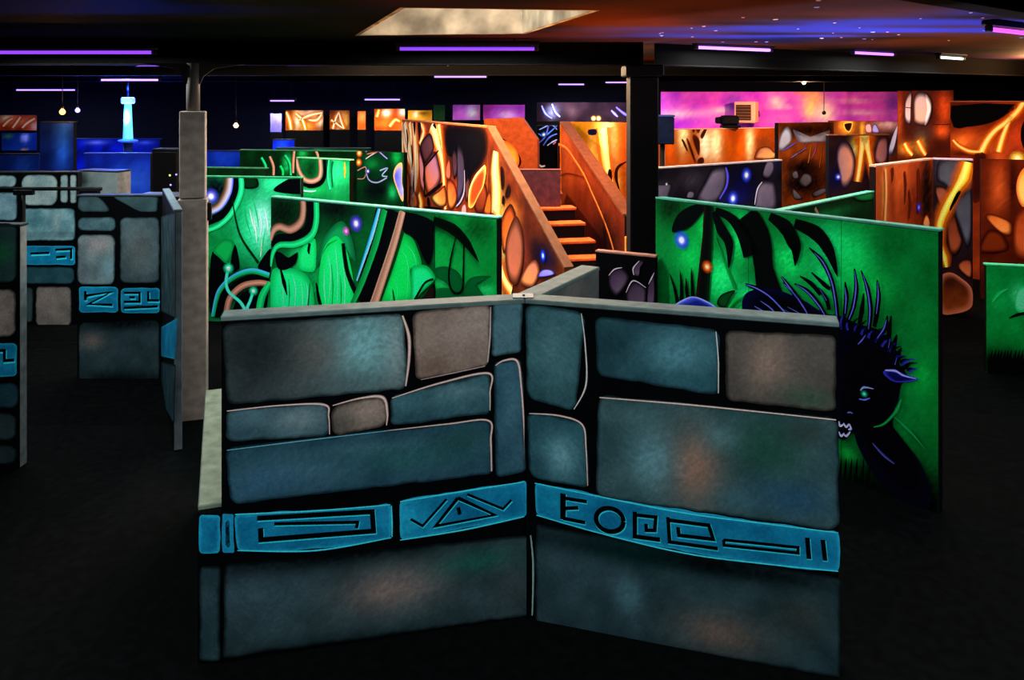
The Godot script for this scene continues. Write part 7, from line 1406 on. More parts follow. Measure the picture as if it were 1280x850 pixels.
	board(p35, "mural_board", 0.000, 1.469, 0.000, 3.393, 3.393, 0.050, "2c0e08", "44180c", [[1.249, 3.018, 0.194, 0.347, "c84a1c", 0.90], [1.183, 2.561, 0.195, 0.134, "d8541c", 0.90], [0.675, 2.515, 0.308, 0.166, "3a2c2c", 0.80], [0.062, 2.776, 0.093, 0.571, "8a4020", 0.80], [0.247, 2.159, 0.217, 0.141, "ffb040", 0.70], [0.640, 2.237, 0.139, 0.166, "ffd050", 0.70]], 40.0)
	patch(p35, "painted_boulder", [0.21, 2.837, 0.228, 3.177, 0.338, 3.36, 0.41, 3.359, 0.392, 3.065, 0.374, 2.699, 0.265, 2.696], ["1a1418", "b8b4cc", "8a808c"], 90.0, 2, false, true)
	patch(p35, "painted_boulder", [0.446, 2.813, 0.446, 3.205, 0.57, 3.371, 0.779, 3.356, 0.933, 3.205, 0.943, 2.96, 0.848, 2.713, 0.675, 2.653, 0.481, 2.703], ["1a1418", "a8a4bc", "d8a890"], -90.0, 2, false, true)
	patch(p35, "painted_boulder_facet", [0.779, 3.315, 0.899, 3.178, 0.923, 2.987, 0.814, 2.712, 0.745, 2.71, 0.814, 3.013], ["6a6480", "d8d8f0", "f0f0ff"], 60.0, 3, false, true)
	stroke(p35, "painted_crack", [0.228, 3.041, 0.392, 3.031], [0.014, 0.02], ["1a1010", "1a1010"], 4, false, true)
	stroke(p35, "board_joint", [0.95, 2.702, 1.183, 2.701, 1.394, 2.715], [0.014, 0.014, 0.014], ["2a0c06", "2a0c06"], 3, false, true)
	stroke(p35, "painted_orange_wash", [0.21, 2.27, 0.301, 2.134, 0.428, 2.029], [0.238, 0.268, 0.162], ["a83c10", "e8741c", "a83c10"], 2, true, true)
	stroke(p35, "painted_flame", [0.21, 2.27, 0.301, 2.134, 0.428, 2.029], [0.079, 0.09, 0.053], ["f08a1c", "fff0a0", "f09a20"], 3, false, true)
	stroke(p35, "painted_orange_wash", [0.57, 2.344, 0.675, 2.183, 0.779, 2.052], [0.232, 0.262, 0.158], ["a83c10", "e8741c", "a83c10"], 2, true, true)
	stroke(p35, "painted_flame", [0.57, 2.344, 0.675, 2.183, 0.779, 2.052], [0.077, 0.088, 0.052], ["f08a1c", "fff0a0", "f09a20"], 3, false, true)
	var rust := thing("rust_corner_divider", "rust brown and grey rock corner partition with a running lava trail, beyond the green beast", "partition", "", Vector3(6.248, 0.000, -11.900))
	var p36 := wing(rust, "wing_panel", Vector3(4.823, 0, -10.600), 0.7356, 1.937, 2.338, 0.090, "c8907a", "14080a", 0.100)
	board(p36, "painted_ground", 0.000, 1.937, 0.000, 2.314, 2.314, 0.050, "9a3a18", "b84a20", [[0.085, 1.862, 0.282, 0.481, "a84a20", 0.80], [0.260, 1.877, 0.071, 0.487, "ffb060", 0.60], [0.512, 1.918, 0.103, 0.371, "5a1c0c", 0.70], [1.198, 1.864, 0.324, 0.515, "5a1c0e", 0.80], [1.688, 1.826, 0.256, 0.663, "0c0606", 1.00], [0.810, 2.084, 0.388, 0.252, "d05a28", 0.60]], 40.0)
	stroke(p36, "painted_drip", [0.476, 2.276, 0.498, 2.197, 0.483, 2.09], [0.084, 0.07, 0.021], ["4a140a", "5a1c0e"], 2, false, true)
	stroke(p36, "painted_drip", [0.886, 2.205, 0.925, 2.013, 0.902, 1.761], [0.045, 0.074, 0.022], ["4a140a", "5a1c0e"], 2, false, true)
	stroke(p36, "painted_drip", [1.041, 1.941, 1.08, 1.714, 1.041, 1.526], [0.03, 0.075, 0.03], ["4a140a", "5a1c0e"], 2, false, true)
	stroke(p36, "painted_drip", [1.358, 2.209, 1.399, 1.914, 1.358, 1.592], [0.079, 0.126, 0.063], ["4a140a", "5a1c0e"], 2, false, true)
	stroke(p36, "painted_drip", [0.26, 2.273, 0.281, 1.937, 0.239, 1.575], [0.056, 0.069, 0.069], ["ffb870", "d86a30"], 2, false, true)
	dot(p36, "painted_spark", 1.375, 1.655, 0.091, "6a80ff", "2a20d0", 5)
	patch(p36, "painted_flame", [1.538, 1.378, 1.588, 1.488, 1.688, 1.511, 1.79, 1.401, 1.756, 1.328], ["a03010", "ff9a60"], 90.0, 4, false, true)
	var p37 := wing(rust, "wing_panel", Vector3(6.259, 0, -11.900), -0.3949, 0.520, 2.338, 0.090, "c8a0b0", "07050a", 0.100)
	board(p37, "painted_ground", 0.000, 0.520, 0.000, 2.314, 2.314, 0.040, "1a1014", "2c1a1c", [[0.180, 2.182, 0.147, 0.200, "4a4850", 0.90], [0.298, 0.289, 0.232, 0.200, "8a3818", 0.60], [0.298, -0.010, 0.261, 0.133, "0a0606", 1.00]], 40.0)
	patch(p37, "painted_rock", [0.047, 2.043, 0.092, 2.313, 0.386, 2.338, 0.327, 2.054, 0.239, 1.884, 0.151, 1.947], ["1a1418", "5a565e", "3a3438"], 90.0, 2, false, true)
	patch(p37, "painted_rock", [0.032, 1.909, 0.151, 1.913, 0.225, 1.783, 0.151, 1.579, 0.062, 1.709], ["1a0c0a", "c06040", "7a3a2c"], 90.0, 2, false, true)
	patch(p37, "painted_rock", [0.269, 1.652, 0.444, 1.926, 0.502, 1.895, 0.502, 1.234, 0.444, 1.032, 0.356, 1.291], ["141014", "5a5866", "3a3438"], 90.0, 2, false, true)
	patch(p37, "painted_rock", [0.18, 1.414, 0.269, 1.552, 0.342, 1.29, 0.386, 1.094, 0.298, 0.921, 0.21, 0.982], ["1a0a06", "b05030", "5a2416"], 90.0, 2, false, true)
	patch(p37, "painted_rock", [0.321, 0.757, 0.386, 0.855, 0.502, 0.854, 0.502, 0.606, 0.415, 0.632], ["1a0a06", "d86a40", "8a3a20"], 90.0, 2, false, true)
	patch(p37, "painted_rock", [0.092, 0.538, 0.21, 0.655, 0.356, 0.594, 0.502, 0.441, 0.502, 0.176, 0.298, 0.056, 0.092, 0.069], ["c0644a", "a0441c", "1a0a06"], 90.0, 2, false, true)
	stroke(p37, "painted_orange_wash", [0.458, 2.29, 0.4, 2.057, 0.298, 1.87, 0.18, 1.614, 0.092, 1.342, 0.092, 1.074, 0.151, 0.877, 0.18, 0.729], [0.289, 0.4, 0.247, 0.289, 0.247, 0.191, 0.219, 0.107], ["a83c10", "e8741c", "a83c10"], 3, true, true)
	stroke(p37, "painted_lava_trail", [0.458, 2.29, 0.4, 2.057, 0.298, 1.87, 0.18, 1.614, 0.092, 1.342, 0.092, 1.074, 0.151, 0.877, 0.18, 0.729], [0.097, 0.136, 0.083, 0.097, 0.083, 0.063, 0.073, 0.034], ["e07a10", "ffd840", "fff080", "e08a10"], 4, false, true)
	patch(p37, "painted_hollow", [0.313, 1.837, 0.362, 1.839, 0.239, 1.584, 0.225, 1.616], ["0a0404", "0a0404"], 0.0, 5, false, true)
	var p38 := partition("hearth_divider", "tall rust wall with a black hanging hood above two bright forks of lava", "partition", "painted lava partitions", Vector3(8.001, 0, -14.600), -0.7980, 1.397, 3.186, 0.120, "a85a44", "0a0606", 0.130)
	board(p38, "mural_board", 0.000, 1.397, 0.000, 3.162, 3.162, 0.050, "5a1e0c", "762a12", [[0.359, 2.495, 0.335, 0.189, "c8501c", 0.80], [0.188, 2.442, 0.129, 0.119, "e8742c", 0.80], [0.528, 2.384, 0.125, 0.094, "ff9a40", 0.80], [1.078, 2.566, 0.235, 0.319, "a83a1c", 0.80], [0.486, 2.007, 0.125, 0.470, "3a120a", 0.90], [0.776, 1.932, 0.122, 0.463, "d85c28", 0.80], [0.338, 2.968, 0.418, 0.166, "0a0606", 0.90], [0.252, 2.230, 0.255, 0.048, "2a0c06", 0.80]], 40.0)
	patch(p38, "painted_hood", [0.024, 3.096, 1.058, 3.124, 0.958, 2.998, 0.776, 2.857, 0.528, 2.759, 0.274, 2.718, 0.057, 2.705], ["020101", "020101"], 0.0, 2, false, false)
	stroke(p38, "painted_orange_wash", [1.196, 3.249, 1.078, 3.022, 0.898, 2.813, 0.735, 2.671, 0.612, 2.504, 0.507, 2.278], [0.204, 0.224, 0.224, 0.204, 0.234, 0.254], ["a83c10", "e8741c", "a83c10"], 2, true, true)
	stroke(p38, "painted_lava_fork", [1.196, 3.249, 1.078, 3.022, 0.898, 2.813, 0.735, 2.671, 0.612, 2.504, 0.507, 2.278], [0.069, 0.076, 0.076, 0.069, 0.079, 0.086], ["f08a20", "ffe070", "fff4a0", "f0942a"], 3, false, true)
	stroke(p38, "painted_orange_wash", [0.978, 2.929, 0.898, 2.721, 0.837, 2.535, 0.776, 2.29], [0.151, 0.17, 0.199, 0.218], ["a83c10", "e8741c", "a83c10"], 2, true, true)
	stroke(p38, "painted_lava_fork", [0.978, 2.929, 0.898, 2.721, 0.837, 2.535, 0.776, 2.29], [0.05, 0.057, 0.067, 0.074], ["f08a20", "ffe070", "fff4a0", "f0942a"], 3, false, true)
	stroke(p38, "painted_orange_wash", [0.046, 2.472, 0.144, 2.368, 0.317, 2.281, 0.507, 2.278], [0.092, 0.124, 0.145, 0.113], ["a83c10", "e8741c", "a83c10"], 1, true, true)
	stroke(p38, "painted_lava_fork", [0.046, 2.472, 0.144, 2.368, 0.317, 2.281, 0.507, 2.278], [0.03, 0.041, 0.048, 0.037], ["f0a040", "ffd880", "e07a28"], 2, false, true)
	patch(p38, "painted_hollow", [1.137, 2.772, 1.215, 2.865, 1.274, 2.64, 1.176, 2.365, 1.117, 2.545], ["1a0806", "0a0404"], 0.0, 3, false, true)
	patch(p38, "painted_hollow", [0.402, 2.214, 0.57, 2.222, 0.528, 1.915, 0.486, 1.443, 0.359, 1.432], ["3a120a", "2a0c08"], 0.0, 1, false, true)
	dot(p38, "painted_spark", 1.068, 2.190, 0.137, "fff8b0", "ffc040", 5)
	var p39 := partition("boulder_divider", "rust partition with large orange boulders, beside the low green partition", "partition", "painted lava partitions", Vector3(7.559, 0, -12.900), -0.3775, 0.814, 2.269, 0.100, "", "1a0806", 0.000)
	board(p39, "mural_board", 0.000, 0.814, 0.000, 2.245, 2.245, 0.050, "3a140a", "561e0e", [[0.247, 1.772, 0.125, 0.362, "c85a28", 0.70], [0.450, 1.852, 0.037, 0.431, "1a0806", 0.90], [0.496, 0.813, 0.184, 0.144, "4a1608", 0.70]], 40.0)
	patch(p39, "painted_boulder", [0.058, 1.328, 0.121, 1.375, 0.278, 1.333, 0.428, 1.24, 0.428, 1.06, 0.31, 1.053, 0.153, 1.188], ["3a1208", "f0904a", "c05a24"], 120.0, 2, false, true)
	patch(p39, "painted_boulder", [0.44, 1.061, 0.496, 1.388, 0.65, 1.539, 0.802, 1.439, 0.802, 0.728, 0.496, 0.705], ["4a1808", "d86a34", "7a2c14"], 120.0, 3, false, true)
	patch(p39, "painted_boulder", [0.496, 1.711, 0.512, 1.963, 0.619, 2.145, 0.772, 2.114, 0.772, 1.616, 0.589, 1.5], ["c86a2c", "ffe080", "e08a3a"], 60.0, 2, false, true)
	patch(p39, "painted_boulder", [-0.005, 0.888, 0.121, 1.114, 0.31, 1.053, 0.372, 0.804, -0.005, 0.742], ["2a0c06", "6a2810"], 90.0, 2, false, true)
	var p40 := partition("low_green_divider", "low green partition with pale leaf strokes, before the orange boulders", "partition", "painted green jungle partitions", Vector3(5.574, 0, -9.400), -0.2529, 0.799, 1.274, 0.090, "4ad090", "04100a", 0.100)
	board(p40, "mural_board", 0.000, 0.799, 0.000, 1.250, 1.250, 0.030, "077a30", "0a9a40", [[0.338, 0.926, 0.093, 0.131, "4aff90", 0.90], [0.127, 0.833, 0.118, 0.159, "10b850", 0.80], [0.079, 1.095, 0.141, 0.106, "0a9a44", 0.60], [0.127, 0.093, 0.374, 0.159, "020a06", 1.00], [0.361, 0.086, 0.369, 0.158, "020806", 1.00], [0.385, 1.217, 0.116, 0.105, "0c8a40", 0.60]], 40.0)
	stroke(p40, "painted_slit", [0.233, 0.655, 0.315, 0.7, 0.431, 0.734], [0.01, 0.036, 0.026], ["02060a", "02060a"], 2, false, true)
	patch(p40, "painted_leaf", [0.291, 0.844, 0.326, 1.004, 0.408, 1.035, 0.408, 0.746, 0.315, 0.74], ["10c058", "5affa0"], 90.0, 1, false, true)
	stroke(p40, "painted_leaf", [0.056, 0.829, 0.127, 0.939, 0.221, 0.998], [0.015, 0.04, 0.01], ["14b858", "2ad878"], 1, false, true)
	stroke(p40, "painted_grass", [0.032, -0.037, 0.042, 0.139, 0.06, 0.273], [0.043, 0.029, 0.005], ["020806", "020806"], 2, false, true)
	stroke(p40, "painted_grass", [0.068, -0.034, 0.077, 0.142, 0.096, 0.275], [0.043, 0.029, 0.005], ["020806", "020806"], 2, false, true)
	stroke(p40, "painted_grass", [0.103, -0.031, 0.113, 0.144, 0.131, 0.278], [0.043, 0.029, 0.005], ["020806", "020806"], 2, false, true)
	stroke(p40, "painted_grass", [0.131, -0.029, 0.141, 0.147, 0.16, 0.28], [0.043, 0.029, 0.005], ["020806", "020806"], 2, false, true)
	stroke(p40, "painted_grass", [0.169, -0.025, 0.179, 0.15, 0.197, 0.283], [0.043, 0.029, 0.005], ["020806", "020806"], 2, false, true)
	stroke(p40, "painted_grass", [0.197, -0.023, 0.207, 0.152, 0.226, 0.286], [0.043, 0.029, 0.005], ["020806", "020806"], 2, false, true)
	stroke(p40, "painted_grass", [0.233, -0.02, 0.242, 0.155, 0.261, 0.288], [0.043, 0.028, 0.005], ["020806", "020806"], 2, false, true)
	stroke(p40, "painted_grass", [0.28, -0.016, 0.289, 0.159, 0.308, 0.292], [0.043, 0.028, 0.005], ["020806", "020806"], 2, false, true)
	stroke(p40, "painted_grass", [0.315, -0.013, 0.324, 0.162, 0.343, 0.295], [0.043, 0.028, 0.005], ["020806", "020806"], 2, false, true)
	stroke(p40, "painted_grass", [0.35, -0.01, 0.359, 0.165, 0.378, 0.297], [0.042, 0.028, 0.005], ["020806", "020806"], 2, false, true)
	stroke(p40, "painted_grass", [0.385, -0.007, 0.394, 0.167, 0.413, 0.3], [0.042, 0.028, 0.005], ["020806", "020806"], 2, false, true)

func build_far_zone() -> void:
	vivid = 1.25
	var p41 := thing("flame_mural", "flame mural of white and orange tongues, widest of those on the far wall", "mural", "panels of the far wall", Vector3(-6.169, 0, -21.800), -0.0000)
	put(p41, "backing", chamfer_box(Vector3(0, 0, -0.06), Vector3(1.025, 2.917, 0), 0.006), solid("030303", 0.9))
	areas[p41] = Vector2(1.025, 2.913)
	board(p41, "mural_board", 0.000, 1.025, 2.372, 2.917, 2.917, 0.080, "3a1808", "a8501c", [[0.327, 2.655, 0.087, 0.262, "fff0b0", 0.70], [0.719, 2.808, 0.262, 0.109, "fff4c0", 1.00], [0.937, 2.655, 0.087, 0.174, "fff0b0", 0.90], [0.545, 2.481, 0.131, 0.087, "ffb040", 0.80]], 30.0)
	stroke(p41, "painted_orange_wash", [0.022, 2.873, 0.109, 2.655, 0.153, 2.393], [0.141, 0.226, 0.191], ["a83c10", "e8741c", "a83c10"], 0, true, true)
	stroke(p41, "painted_flame", [0.022, 2.873, 0.109, 2.655, 0.153, 2.393], [0.026, 0.056, 0.044], ["f08a20", "fff4c0", "f08a20"], 1, false, true)
	stroke(p41, "painted_orange_wash", [0.283, 2.829, 0.458, 2.655, 0.545, 2.393], [0.141, 0.226, 0.191], ["a83c10", "e8741c", "a83c10"], 0, true, true)
	stroke(p41, "painted_flame", [0.283, 2.829, 0.458, 2.655, 0.545, 2.393], [0.026, 0.056, 0.044], ["f08a20", "fff4c0", "f08a20"], 1, false, true)
	stroke(p41, "painted_orange_wash", [0.371, 2.655, 0.676, 2.786, 1.003, 2.851], [0.141, 0.226, 0.191], ["a83c10", "e8741c", "a83c10"], 0, true, true)
	stroke(p41, "painted_flame", [0.371, 2.655, 0.676, 2.786, 1.003, 2.851], [0.026, 0.056, 0.044], ["f08a20", "fff4c0", "f08a20"], 1, false, true)
	stroke(p41, "painted_orange_wash", [0.632, 2.655, 0.85, 2.655, 0.981, 2.808], [0.141, 0.226, 0.191], ["a83c10", "e8741c", "a83c10"], 0, true, true)
	stroke(p41, "painted_flame", [0.632, 2.655, 0.85, 2.655, 0.981, 2.808], [0.026, 0.056, 0.044], ["f08a20", "fff4c0", "f08a20"], 1, false, true)
	var p42 := thing("flame_mural", "flame mural shaped like a white tree of fire", "mural", "panels of the far wall", Vector3(-4.970, 0, -21.800), -0.0000)
	put(p42, "backing", chamfer_box(Vector3(0, 0, -0.06), Vector3(0.545, 2.917, 0), 0.006), solid("030303", 0.9))
	areas[p42] = Vector2(0.545, 2.913)
	board(p42, "mural_board", 0.000, 0.545, 2.393, 2.917, 2.917, 0.080, "3a1808", "8a3c14", [[0.240, 2.611, 0.109, 0.196, "fff4c0", 1.00], [0.436, 2.655, 0.087, 0.218, "ff9a40", 0.80]], 30.0)
	stroke(p42, "painted_orange_wash", [0.087, 2.415, 0.174, 2.699, 0.262, 2.873], [0.191, 0.216, 0.141], ["a83c10", "e8741c", "a83c10"], 0, true, true)
	stroke(p42, "painted_flame", [0.087, 2.415, 0.174, 2.699, 0.262, 2.873], [0.044, 0.052, 0.026], ["f08a20", "fff4c0", "f08a20"], 1, false, true)
	stroke(p42, "painted_orange_wash", [0.392, 2.415, 0.305, 2.655, 0.262, 2.851], [0.191, 0.216, 0.141], ["a83c10", "e8741c", "a83c10"], 0, true, true)
	stroke(p42, "painted_flame", [0.392, 2.415, 0.305, 2.655, 0.262, 2.851], [0.044, 0.052, 0.026], ["f08a20", "fff4c0", "f08a20"], 1, false, true)
	stroke(p42, "painted_orange_wash", [0.044, 2.655, 0.174, 2.568, 0.349, 2.437], [0.191, 0.216, 0.141], ["a83c10", "e8741c", "a83c10"], 0, true, true)
	stroke(p42, "painted_flame", [0.044, 2.655, 0.174, 2.568, 0.349, 2.437], [0.044, 0.052, 0.026], ["f08a20", "fff4c0", "f08a20"], 1, false, true)
	var p43 := thing("flame_mural", "narrow orange flame mural between two dark bays", "mural", "panels of the far wall", Vector3(-4.207, 0, -21.800), -0.0000)
	put(p43, "backing", chamfer_box(Vector3(0, 0, -0.06), Vector3(0.218, 2.895, 0), 0.006), solid("030303", 0.9))
	areas[p43] = Vector2(0.218, 2.891)
	board(p43, "mural_board", 0.000, 0.218, 2.393, 2.895, 2.895, 0.080, "a83c10", "e0642a", [[0.109, 2.742, 0.065, 0.131, "ffb060", 0.70]], 30.0)
	var p44 := thing("flame_mural", "flame mural with two white panes over red embers", "mural", "panels of the far wall", Vector3(-3.732, 0, -21.700), -0.0000)
	put(p44, "backing", chamfer_box(Vector3(0, 0, -0.06), Vector3(0.825, 2.961, 0), 0.006), solid("030303", 0.9))
	areas[p44] = Vector2(0.825, 2.957)
	board(p44, "mural_board", 0.000, 0.825, 2.375, 2.961, 2.961, 0.080, "5a2008", "c8501c", [[0.325, 2.853, 0.108, 0.087, "fff4c0", 1.00], [0.781, 2.875, 0.108, 0.108, "fff4c0", 1.00], [0.260, 2.549, 0.260, 0.108, "e85a1c", 0.80]], 30.0)
	stroke(p44, "painted_orange_wash", [0.065, 2.744, 0.108, 2.875, 0.13, 2.94], [0.215, 0.19, 0.14], ["a83c10", "e8741c", "a83c10"], 0, true, true)
	stroke(p44, "painted_flame", [0.065, 2.744, 0.108, 2.875, 0.13, 2.94], [0.052, 0.043, 0.026], ["f0a030", "ffe890", "f0a030"], 1, false, true)
	stroke(p44, "painted_orange_wash", [0.412, 2.484, 0.564, 2.658, 0.694, 2.614], [0.215, 0.19, 0.14], ["a83c10", "e8741c", "a83c10"], 0, true, true)
	stroke(p44, "painted_flame", [0.412, 2.484, 0.564, 2.658, 0.694, 2.614], [0.052, 0.043, 0.026], ["f0a030", "ffe890", "f0a030"], 1, false, true)
	var p45 := thing("yellow_mural", "dim yellow mural with small light spots beside the pink ones", "mural", "panels of the far wall", Vector3(-2.821, 0, -21.700), -0.0000)
	put(p45, "backing", chamfer_box(Vector3(0, 0, -0.06), Vector3(0.651, 2.918, 0), 0.006), solid("030303", 0.9))
	areas[p45] = Vector2(0.651, 2.914)
	board(p45, "mural_board", 0.000, 0.651, 2.614, 2.918, 2.918, 0.080, "8a5a10", "c88a28", [[0.195, 2.809, 0.065, 0.087, "fff0b0", 1.00], [0.434, 2.831, 0.130, 0.065, "3a2408", 0.80]], 30.0)
	var p46 := thing("dark_green_mural", "plain dark green mural sheet on the far wall beside the pink murals", "mural", "panels of the far wall", Vector3(-2.058, 0, -21.000), -0.0000)
	put(p46, "backing", chamfer_box(Vector3(0, 0, -0.06), Vector3(0.294, 3.074, 0), 0.006), solid("030303", 0.9))
	areas[p46] = Vector2(0.294, 3.070)
	board(p46, "mural_board", 0.000, 0.294, 2.654, 3.074, 3.074, 0.080, "16301a", "1f3c20", [], 30.0)
	var p47 := thing("pink_mural", "pink nebula mural with a white flare, narrow", "mural", "panels of the far wall", Vector3(-1.613, 0, -21.800), -0.0000)
	put(p47, "backing", chamfer_box(Vector3(0, 0, -0.06), Vector3(0.741, 3.069, 0), 0.006), solid("030303", 0.9))
	areas[p47] = Vector2(0.741, 3.065)
	board(p47, "mural_board", 0.000, 0.741, 2.655, 3.069, 3.069, 0.080, "7a3a8a", "b85ab8", [[0.523, 2.873, 0.153, 0.174, "ffd8f0", 1.00], [0.174, 2.873, 0.109, 0.174, "e060c0", 0.80]], 30.0)
	var p48 := thing("pink_mural", "broad violet-pink nebula mural behind the staircase", "mural", "panels of the far wall", Vector3(-0.785, 0, -21.800), -0.0000)
	put(p48, "backing", chamfer_box(Vector3(0, 0, -0.06), Vector3(1.134, 3.069, 0), 0.006), solid("030303", 0.9))
	areas[p48] = Vector2(1.134, 3.065)
	board(p48, "mural_board", 0.000, 1.134, 2.655, 3.069, 3.069, 0.080, "8a2a8a", "a840b0", [[0.654, 2.786, 0.262, 0.131, "ff9ae8", 1.00], [1.003, 2.960, 0.131, 0.174, "6a2a8a", 0.60]], 30.0)
	var p49 := thing("violet_rock_mural", "dark violet mural of rocks and blue crystal strokes above the stairs", "mural", "panels of the far wall", Vector3(0.648, 0, -20.900), -0.0000)
	put(p49, "backing", chamfer_box(Vector3(0, 0, -0.06), Vector3(2.487, 3.137, 0), 0.006), solid("030303", 0.9))
	areas[p49] = Vector2(2.487, 3.133)
	board(p49, "mural_board", 0.000, 2.487, 2.636, 3.137, 3.137, 0.080, "140c14", "241820", [[0.397, 2.887, 0.167, 0.167, "8a90d0", 0.70], [0.920, 2.887, 0.209, 0.167, "3a2a30", 0.80]], 30.0)
	stroke(p49, "painted_crystal", [0.125, 3.054, 0.23, 2.845, 0.397, 2.719], [0.042, 0.084, 0.042], ["2a2080", "8a9aff", "2a2080"], 1, false, true)
	stroke(p49, "painted_crystal", [0.397, 3.096, 0.481, 2.887, 0.606, 2.761], [0.042, 0.084, 0.042], ["2a2080", "c0c4ff", "2a2080"], 1, false, true)
	stroke(p49, "painted_crystal", [2.069, 3.012, 2.278, 2.845, 2.445, 2.761], [0.042, 0.084, 0.042], ["2a2080", "6a60ff", "2a2080"], 1, false, true)
	stroke(p49, "painted_crystal", [1.944, 2.928, 2.111, 2.761], [0.042, 0.084, 0.042], ["2a2080", "8a80ff", "2a2080"], 1, false, true)
	dot(p49, "painted_spark", 1.484, 2.719, 0.084, "ffe0b0", "e08a40", 3)
	dot(p49, "painted_spark", 1.609, 2.719, 0.084, "ffe0b0", "e08a40", 3)
	var p50 := thing("violet_poster", "plain pale violet poster on the far wall", "poster", "panels of the far wall", Vector3(-6.342, 0, -21.000), -0.0000)
	put(p50, "backing", chamfer_box(Vector3(0, 0, -0.06), Vector3(0.294, 2.843, 0), 0.006), solid("030303", 0.9))
	areas[p50] = Vector2(0.294, 2.839)
	board(p50, "mural_board", 0.000, 0.294, 2.360, 2.843, 2.843, 0.080, "4a4290", "5a52a8", [], 30.0)
	var p51 := partition("blue_divider", "tall deep blue partition under the warm bulb", "partition", "blue painted partitions", Vector3(-7.788, 0, -13.200), -0.0000, 0.554, 2.844, 0.100, "14151c", "05070f", 0.120)
	board(p51, "mural_board", 0.000, 0.554, 0.000, 2.820, 2.820, 0.080, "08123a", "0c1c5a", [[0.370, 2.342, 0.132, 0.396, "1a48c0", 0.80]], 40.0)
	var p52 := partition("blue_divider", "wide plain blue partition with a dark stepped top, left of the clad post", "partition", "blue painted partitions", Vector3(-8.025, 0, -15.000), -0.0000, 1.245, 2.210, 0.100, "3a4a8a", "05070f", 0.120)
	board(p52, "mural_board", 0.000, 1.245, 0.000, 2.186, 2.186, 0.080, "0c1c6a", "122a98", [[0.900, 1.700, 0.450, 0.300, "2a58e8", 0.80]], 40.0)
	var p53 := partition("blue_divider", "small blue partition glimpsed just beyond the clad post", "partition", "blue painted partitions", Vector3(-6.418, 0, -16.800), -0.0000, 0.840, 2.142, 0.100, "141a3a", "05070f", 0.120)
	board(p53, "mural_board", 0.000, 0.840, 0.000, 2.118, 2.118, 0.080, "0a1a5a", "102a90", [[0.454, 1.940, 0.235, 0.168, "1a40c0", 0.70]], 40.0)
	var p54 := partition("blue_divider", "small blue partition beside the farthest green leaves", "partition", "blue painted partitions", Vector3(-5.741, 0, -19.200), -0.0000, 0.518, 2.259, 0.100, "101828", "05070f", 0.120)
	board(p54, "mural_board", 0.000, 0.518, 0.000, 2.235, 2.235, 0.080, "0c2080", "1a3ac0", [[0.211, 2.048, 0.154, 0.230, "2a60f0", 0.70]], 40.0)
	var p55 := partition("blue_divider", "blue partition with a square pane joint, seen beyond the pale stones", "partition", "blue painted partitions", Vector3(-9.900, 0, -15.000), -0.0000, 1.035, 2.195, 0.100, "141a2a", "05070f", 0.120)
	board(p55, "mural_board", 0.000, 1.035, 0.000, 2.171, 2.171, 0.080, "0a1a4a", "10246a", [[0.750, 1.850, 0.180, 0.300, "1a48a8", 0.70]], 40.0)
	var p56 := partition("blue_divider", "far low blue partition with pale streaks, at the foot of the light column", "partition", "blue painted partitions", Vector3(-11.000, 0, -20.000), -0.0000, 2.200, 2.240, 0.100, "2a3a8a", "05070f", 0.120)
	board(p56, "mural_board", 0.000, 2.200, 0.000, 2.216, 2.216, 0.080, "0c1a4a", "1428a0", [[0.600, 2.140, 0.280, 0.060, "8aa0ff", 0.80], [1.800, 2.140, 0.240, 0.060, "4a6ae8", 0.80]], 40.0)
	var p57 := thing("flame_mural", "orange ember mural at the outer end of the blue zone", "mural", "panels of the far wall", Vector3(-11.556, 0, -18.000), -0.0000)
	put(p57, "backing", chamfer_box(Vector3(0, 0, -0.06), Vector3(0.864, 2.858, 0), 0.006), solid("030303", 0.9))
	areas[p57] = Vector2(0.864, 2.854)
	board(p57, "mural_board", 0.000, 0.864, 2.516, 2.858, 2.858, 0.080, "5a1c08", "c8481c", [[0.180, 2.786, 0.144, 0.090, "ffc060", 0.90], [0.576, 2.714, 0.180, 0.108, "e8642c", 0.80], [0.828, 2.606, 0.072, 0.090, "ffd080", 0.90]], 30.0)
	stroke(p57, "painted_orange_wash", [0.324, 2.57, 0.432, 2.714, 0.504, 2.822], [0.116, 0.178, 0.116], ["a83c10", "e8741c", "a83c10"], 0, true, true)
	stroke(p57, "painted_flame", [0.324, 2.57, 0.432, 2.714, 0.504, 2.822], [0.022, 0.043, 0.022], ["f08a20", "ffe890", "f08a20"], 1, false, true)
	stroke(p57, "painted_orange_wash", [0.54, 2.57, 0.648, 2.678, 0.828, 2.786], [0.116, 0.178, 0.116], ["a83c10", "e8741c", "a83c10"], 0, true, true)
	stroke(p57, "painted_flame", [0.54, 2.57, 0.648, 2.678, 0.828, 2.786], [0.022, 0.043, 0.022], ["f08a20", "ffe890", "f08a20"], 1, false, true)
	stroke(p57, "painted_orange_wash", [0.108, 2.606, 0.216, 2.714, 0.324, 2.786], [0.116, 0.178, 0.116], ["a83c10", "e8741c", "a83c10"], 0, true, true)
	stroke(p57, "painted_flame", [0.108, 2.606, 0.216, 2.714, 0.324, 2.786], [0.022, 0.043, 0.022], ["f08a20", "ffe890", "f08a20"], 1, false, true)
	var p58 := thing("dim_blue_mural", "dim blue mural with a small white and orange figure mark", "mural", "panels of the far wall", Vector3(-11.229, 0, -17.600), -0.0000)
	put(p58, "backing", chamfer_box(Vector3(0, 0, -0.06), Vector3(0.774, 2.478, 0), 0.006), solid("030303", 0.9))
	areas[p58] = Vector2(0.774, 2.474)
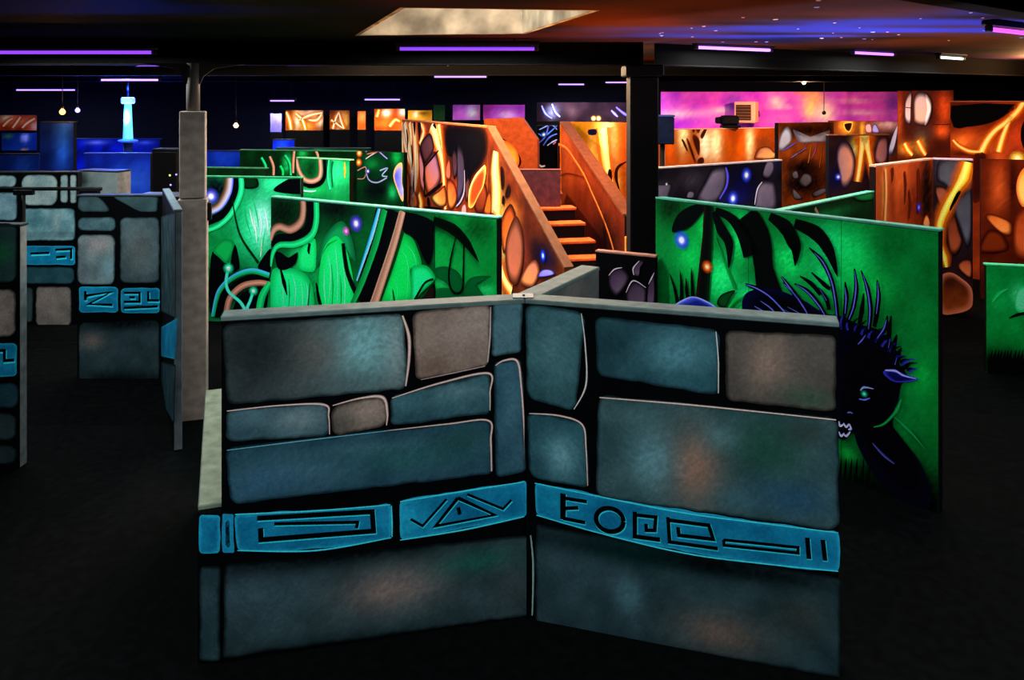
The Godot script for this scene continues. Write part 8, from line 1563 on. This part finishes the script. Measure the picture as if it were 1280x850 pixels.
	board(p58, "mural_board", 0.000, 0.774, 2.091, 2.478, 2.478, 0.080, "0a1a3a", "123058", [[0.510, 2.373, 0.088, 0.088, "c8d8ff", 0.90], [0.493, 2.091, 0.070, 0.035, "ff8a50", 1.00], [0.141, 2.408, 0.106, 0.053, "4a8a20", 0.70]], 30.0)
	blue_column(Vector3(-8.112, 0.000, -16.900))
	var cab := thing("black_cabinet", "tall black equipment cabinet with tiny indicator lights beside the clad post", "cabinet", "", Vector3(-5.283, 0, -12.2))
	put(cab, "body", chamfer_box(Vector3(-0.21, 0, -0.3), Vector3(0.19, 2.456, 0.0), 0.012), solid("060608", 0.5))
	put(cab, "door", chamfer_box(Vector3(-0.19, 0.08, 0.0), Vector3(0.17, 2.406, 0.016), 0.006), solid("08080a", 0.4))
	put(cab, "indicator_light", chamfer_box(Vector3(0.061, 2.041, 0.016), Vector3(0.085, 2.065, 0.024), 0.003), glowing("d8f060", 1.3))
	put(cab, "indicator_light", chamfer_box(Vector3(0.073, 1.895, 0.016), Vector3(0.097, 1.919, 0.024), 0.003), glowing("a080ff", 1.3))
	put(cab, "indicator_light", chamfer_box(Vector3(0.159, 2.053, 0.016), Vector3(0.183, 2.077, 0.024), 0.003), glowing("8a80ff", 1.3))
	var shelf := thing("black_shelf", "flat black shelf top in front of the equipment cabinet", "shelf", "", Vector3(-4.237, 0, -9.75))
	put(shelf, "top", chamfer_box(Vector3(-0.304, 2.012, -0.25), Vector3(0.304, 2.052, 0.25), 0.008), solid("08090e", 0.4))
	put(shelf, "leg", bar(Vector3(-0.240, 0, 0), Vector3(-0.240, 2.012, 0), 0.02, 8), solid("08090e", 0.5))
	put(shelf, "leg", bar(Vector3(0.240, 0, 0), Vector3(0.240, 2.012, 0), 0.02, 8), solid("08090e", 0.5))
	var bx := thing("blue_box", "dark blue box on a thin stand beside the black column, teal streak on top", "box", "", Vector3(2.369, 0, -12.6))
	put(bx, "case", chamfer_box(Vector3(-0.15, 2.507, -0.15), Vector3(0.16, 2.935, 0.15), 0.015), solid("0c1634", 0.5, 0.0, M.wear))
	put(bx, "lid", chamfer_box(Vector3(-0.16, 2.935, -0.16), Vector3(0.17, 2.965, 0.16), 0.01), solid("2a3a7a", 0.5))
	put(bx, "stand", bar(Vector3(0, 0, 0), Vector3(0, 2.507, 0), 0.04, 10), solid("08080c", 0.5))
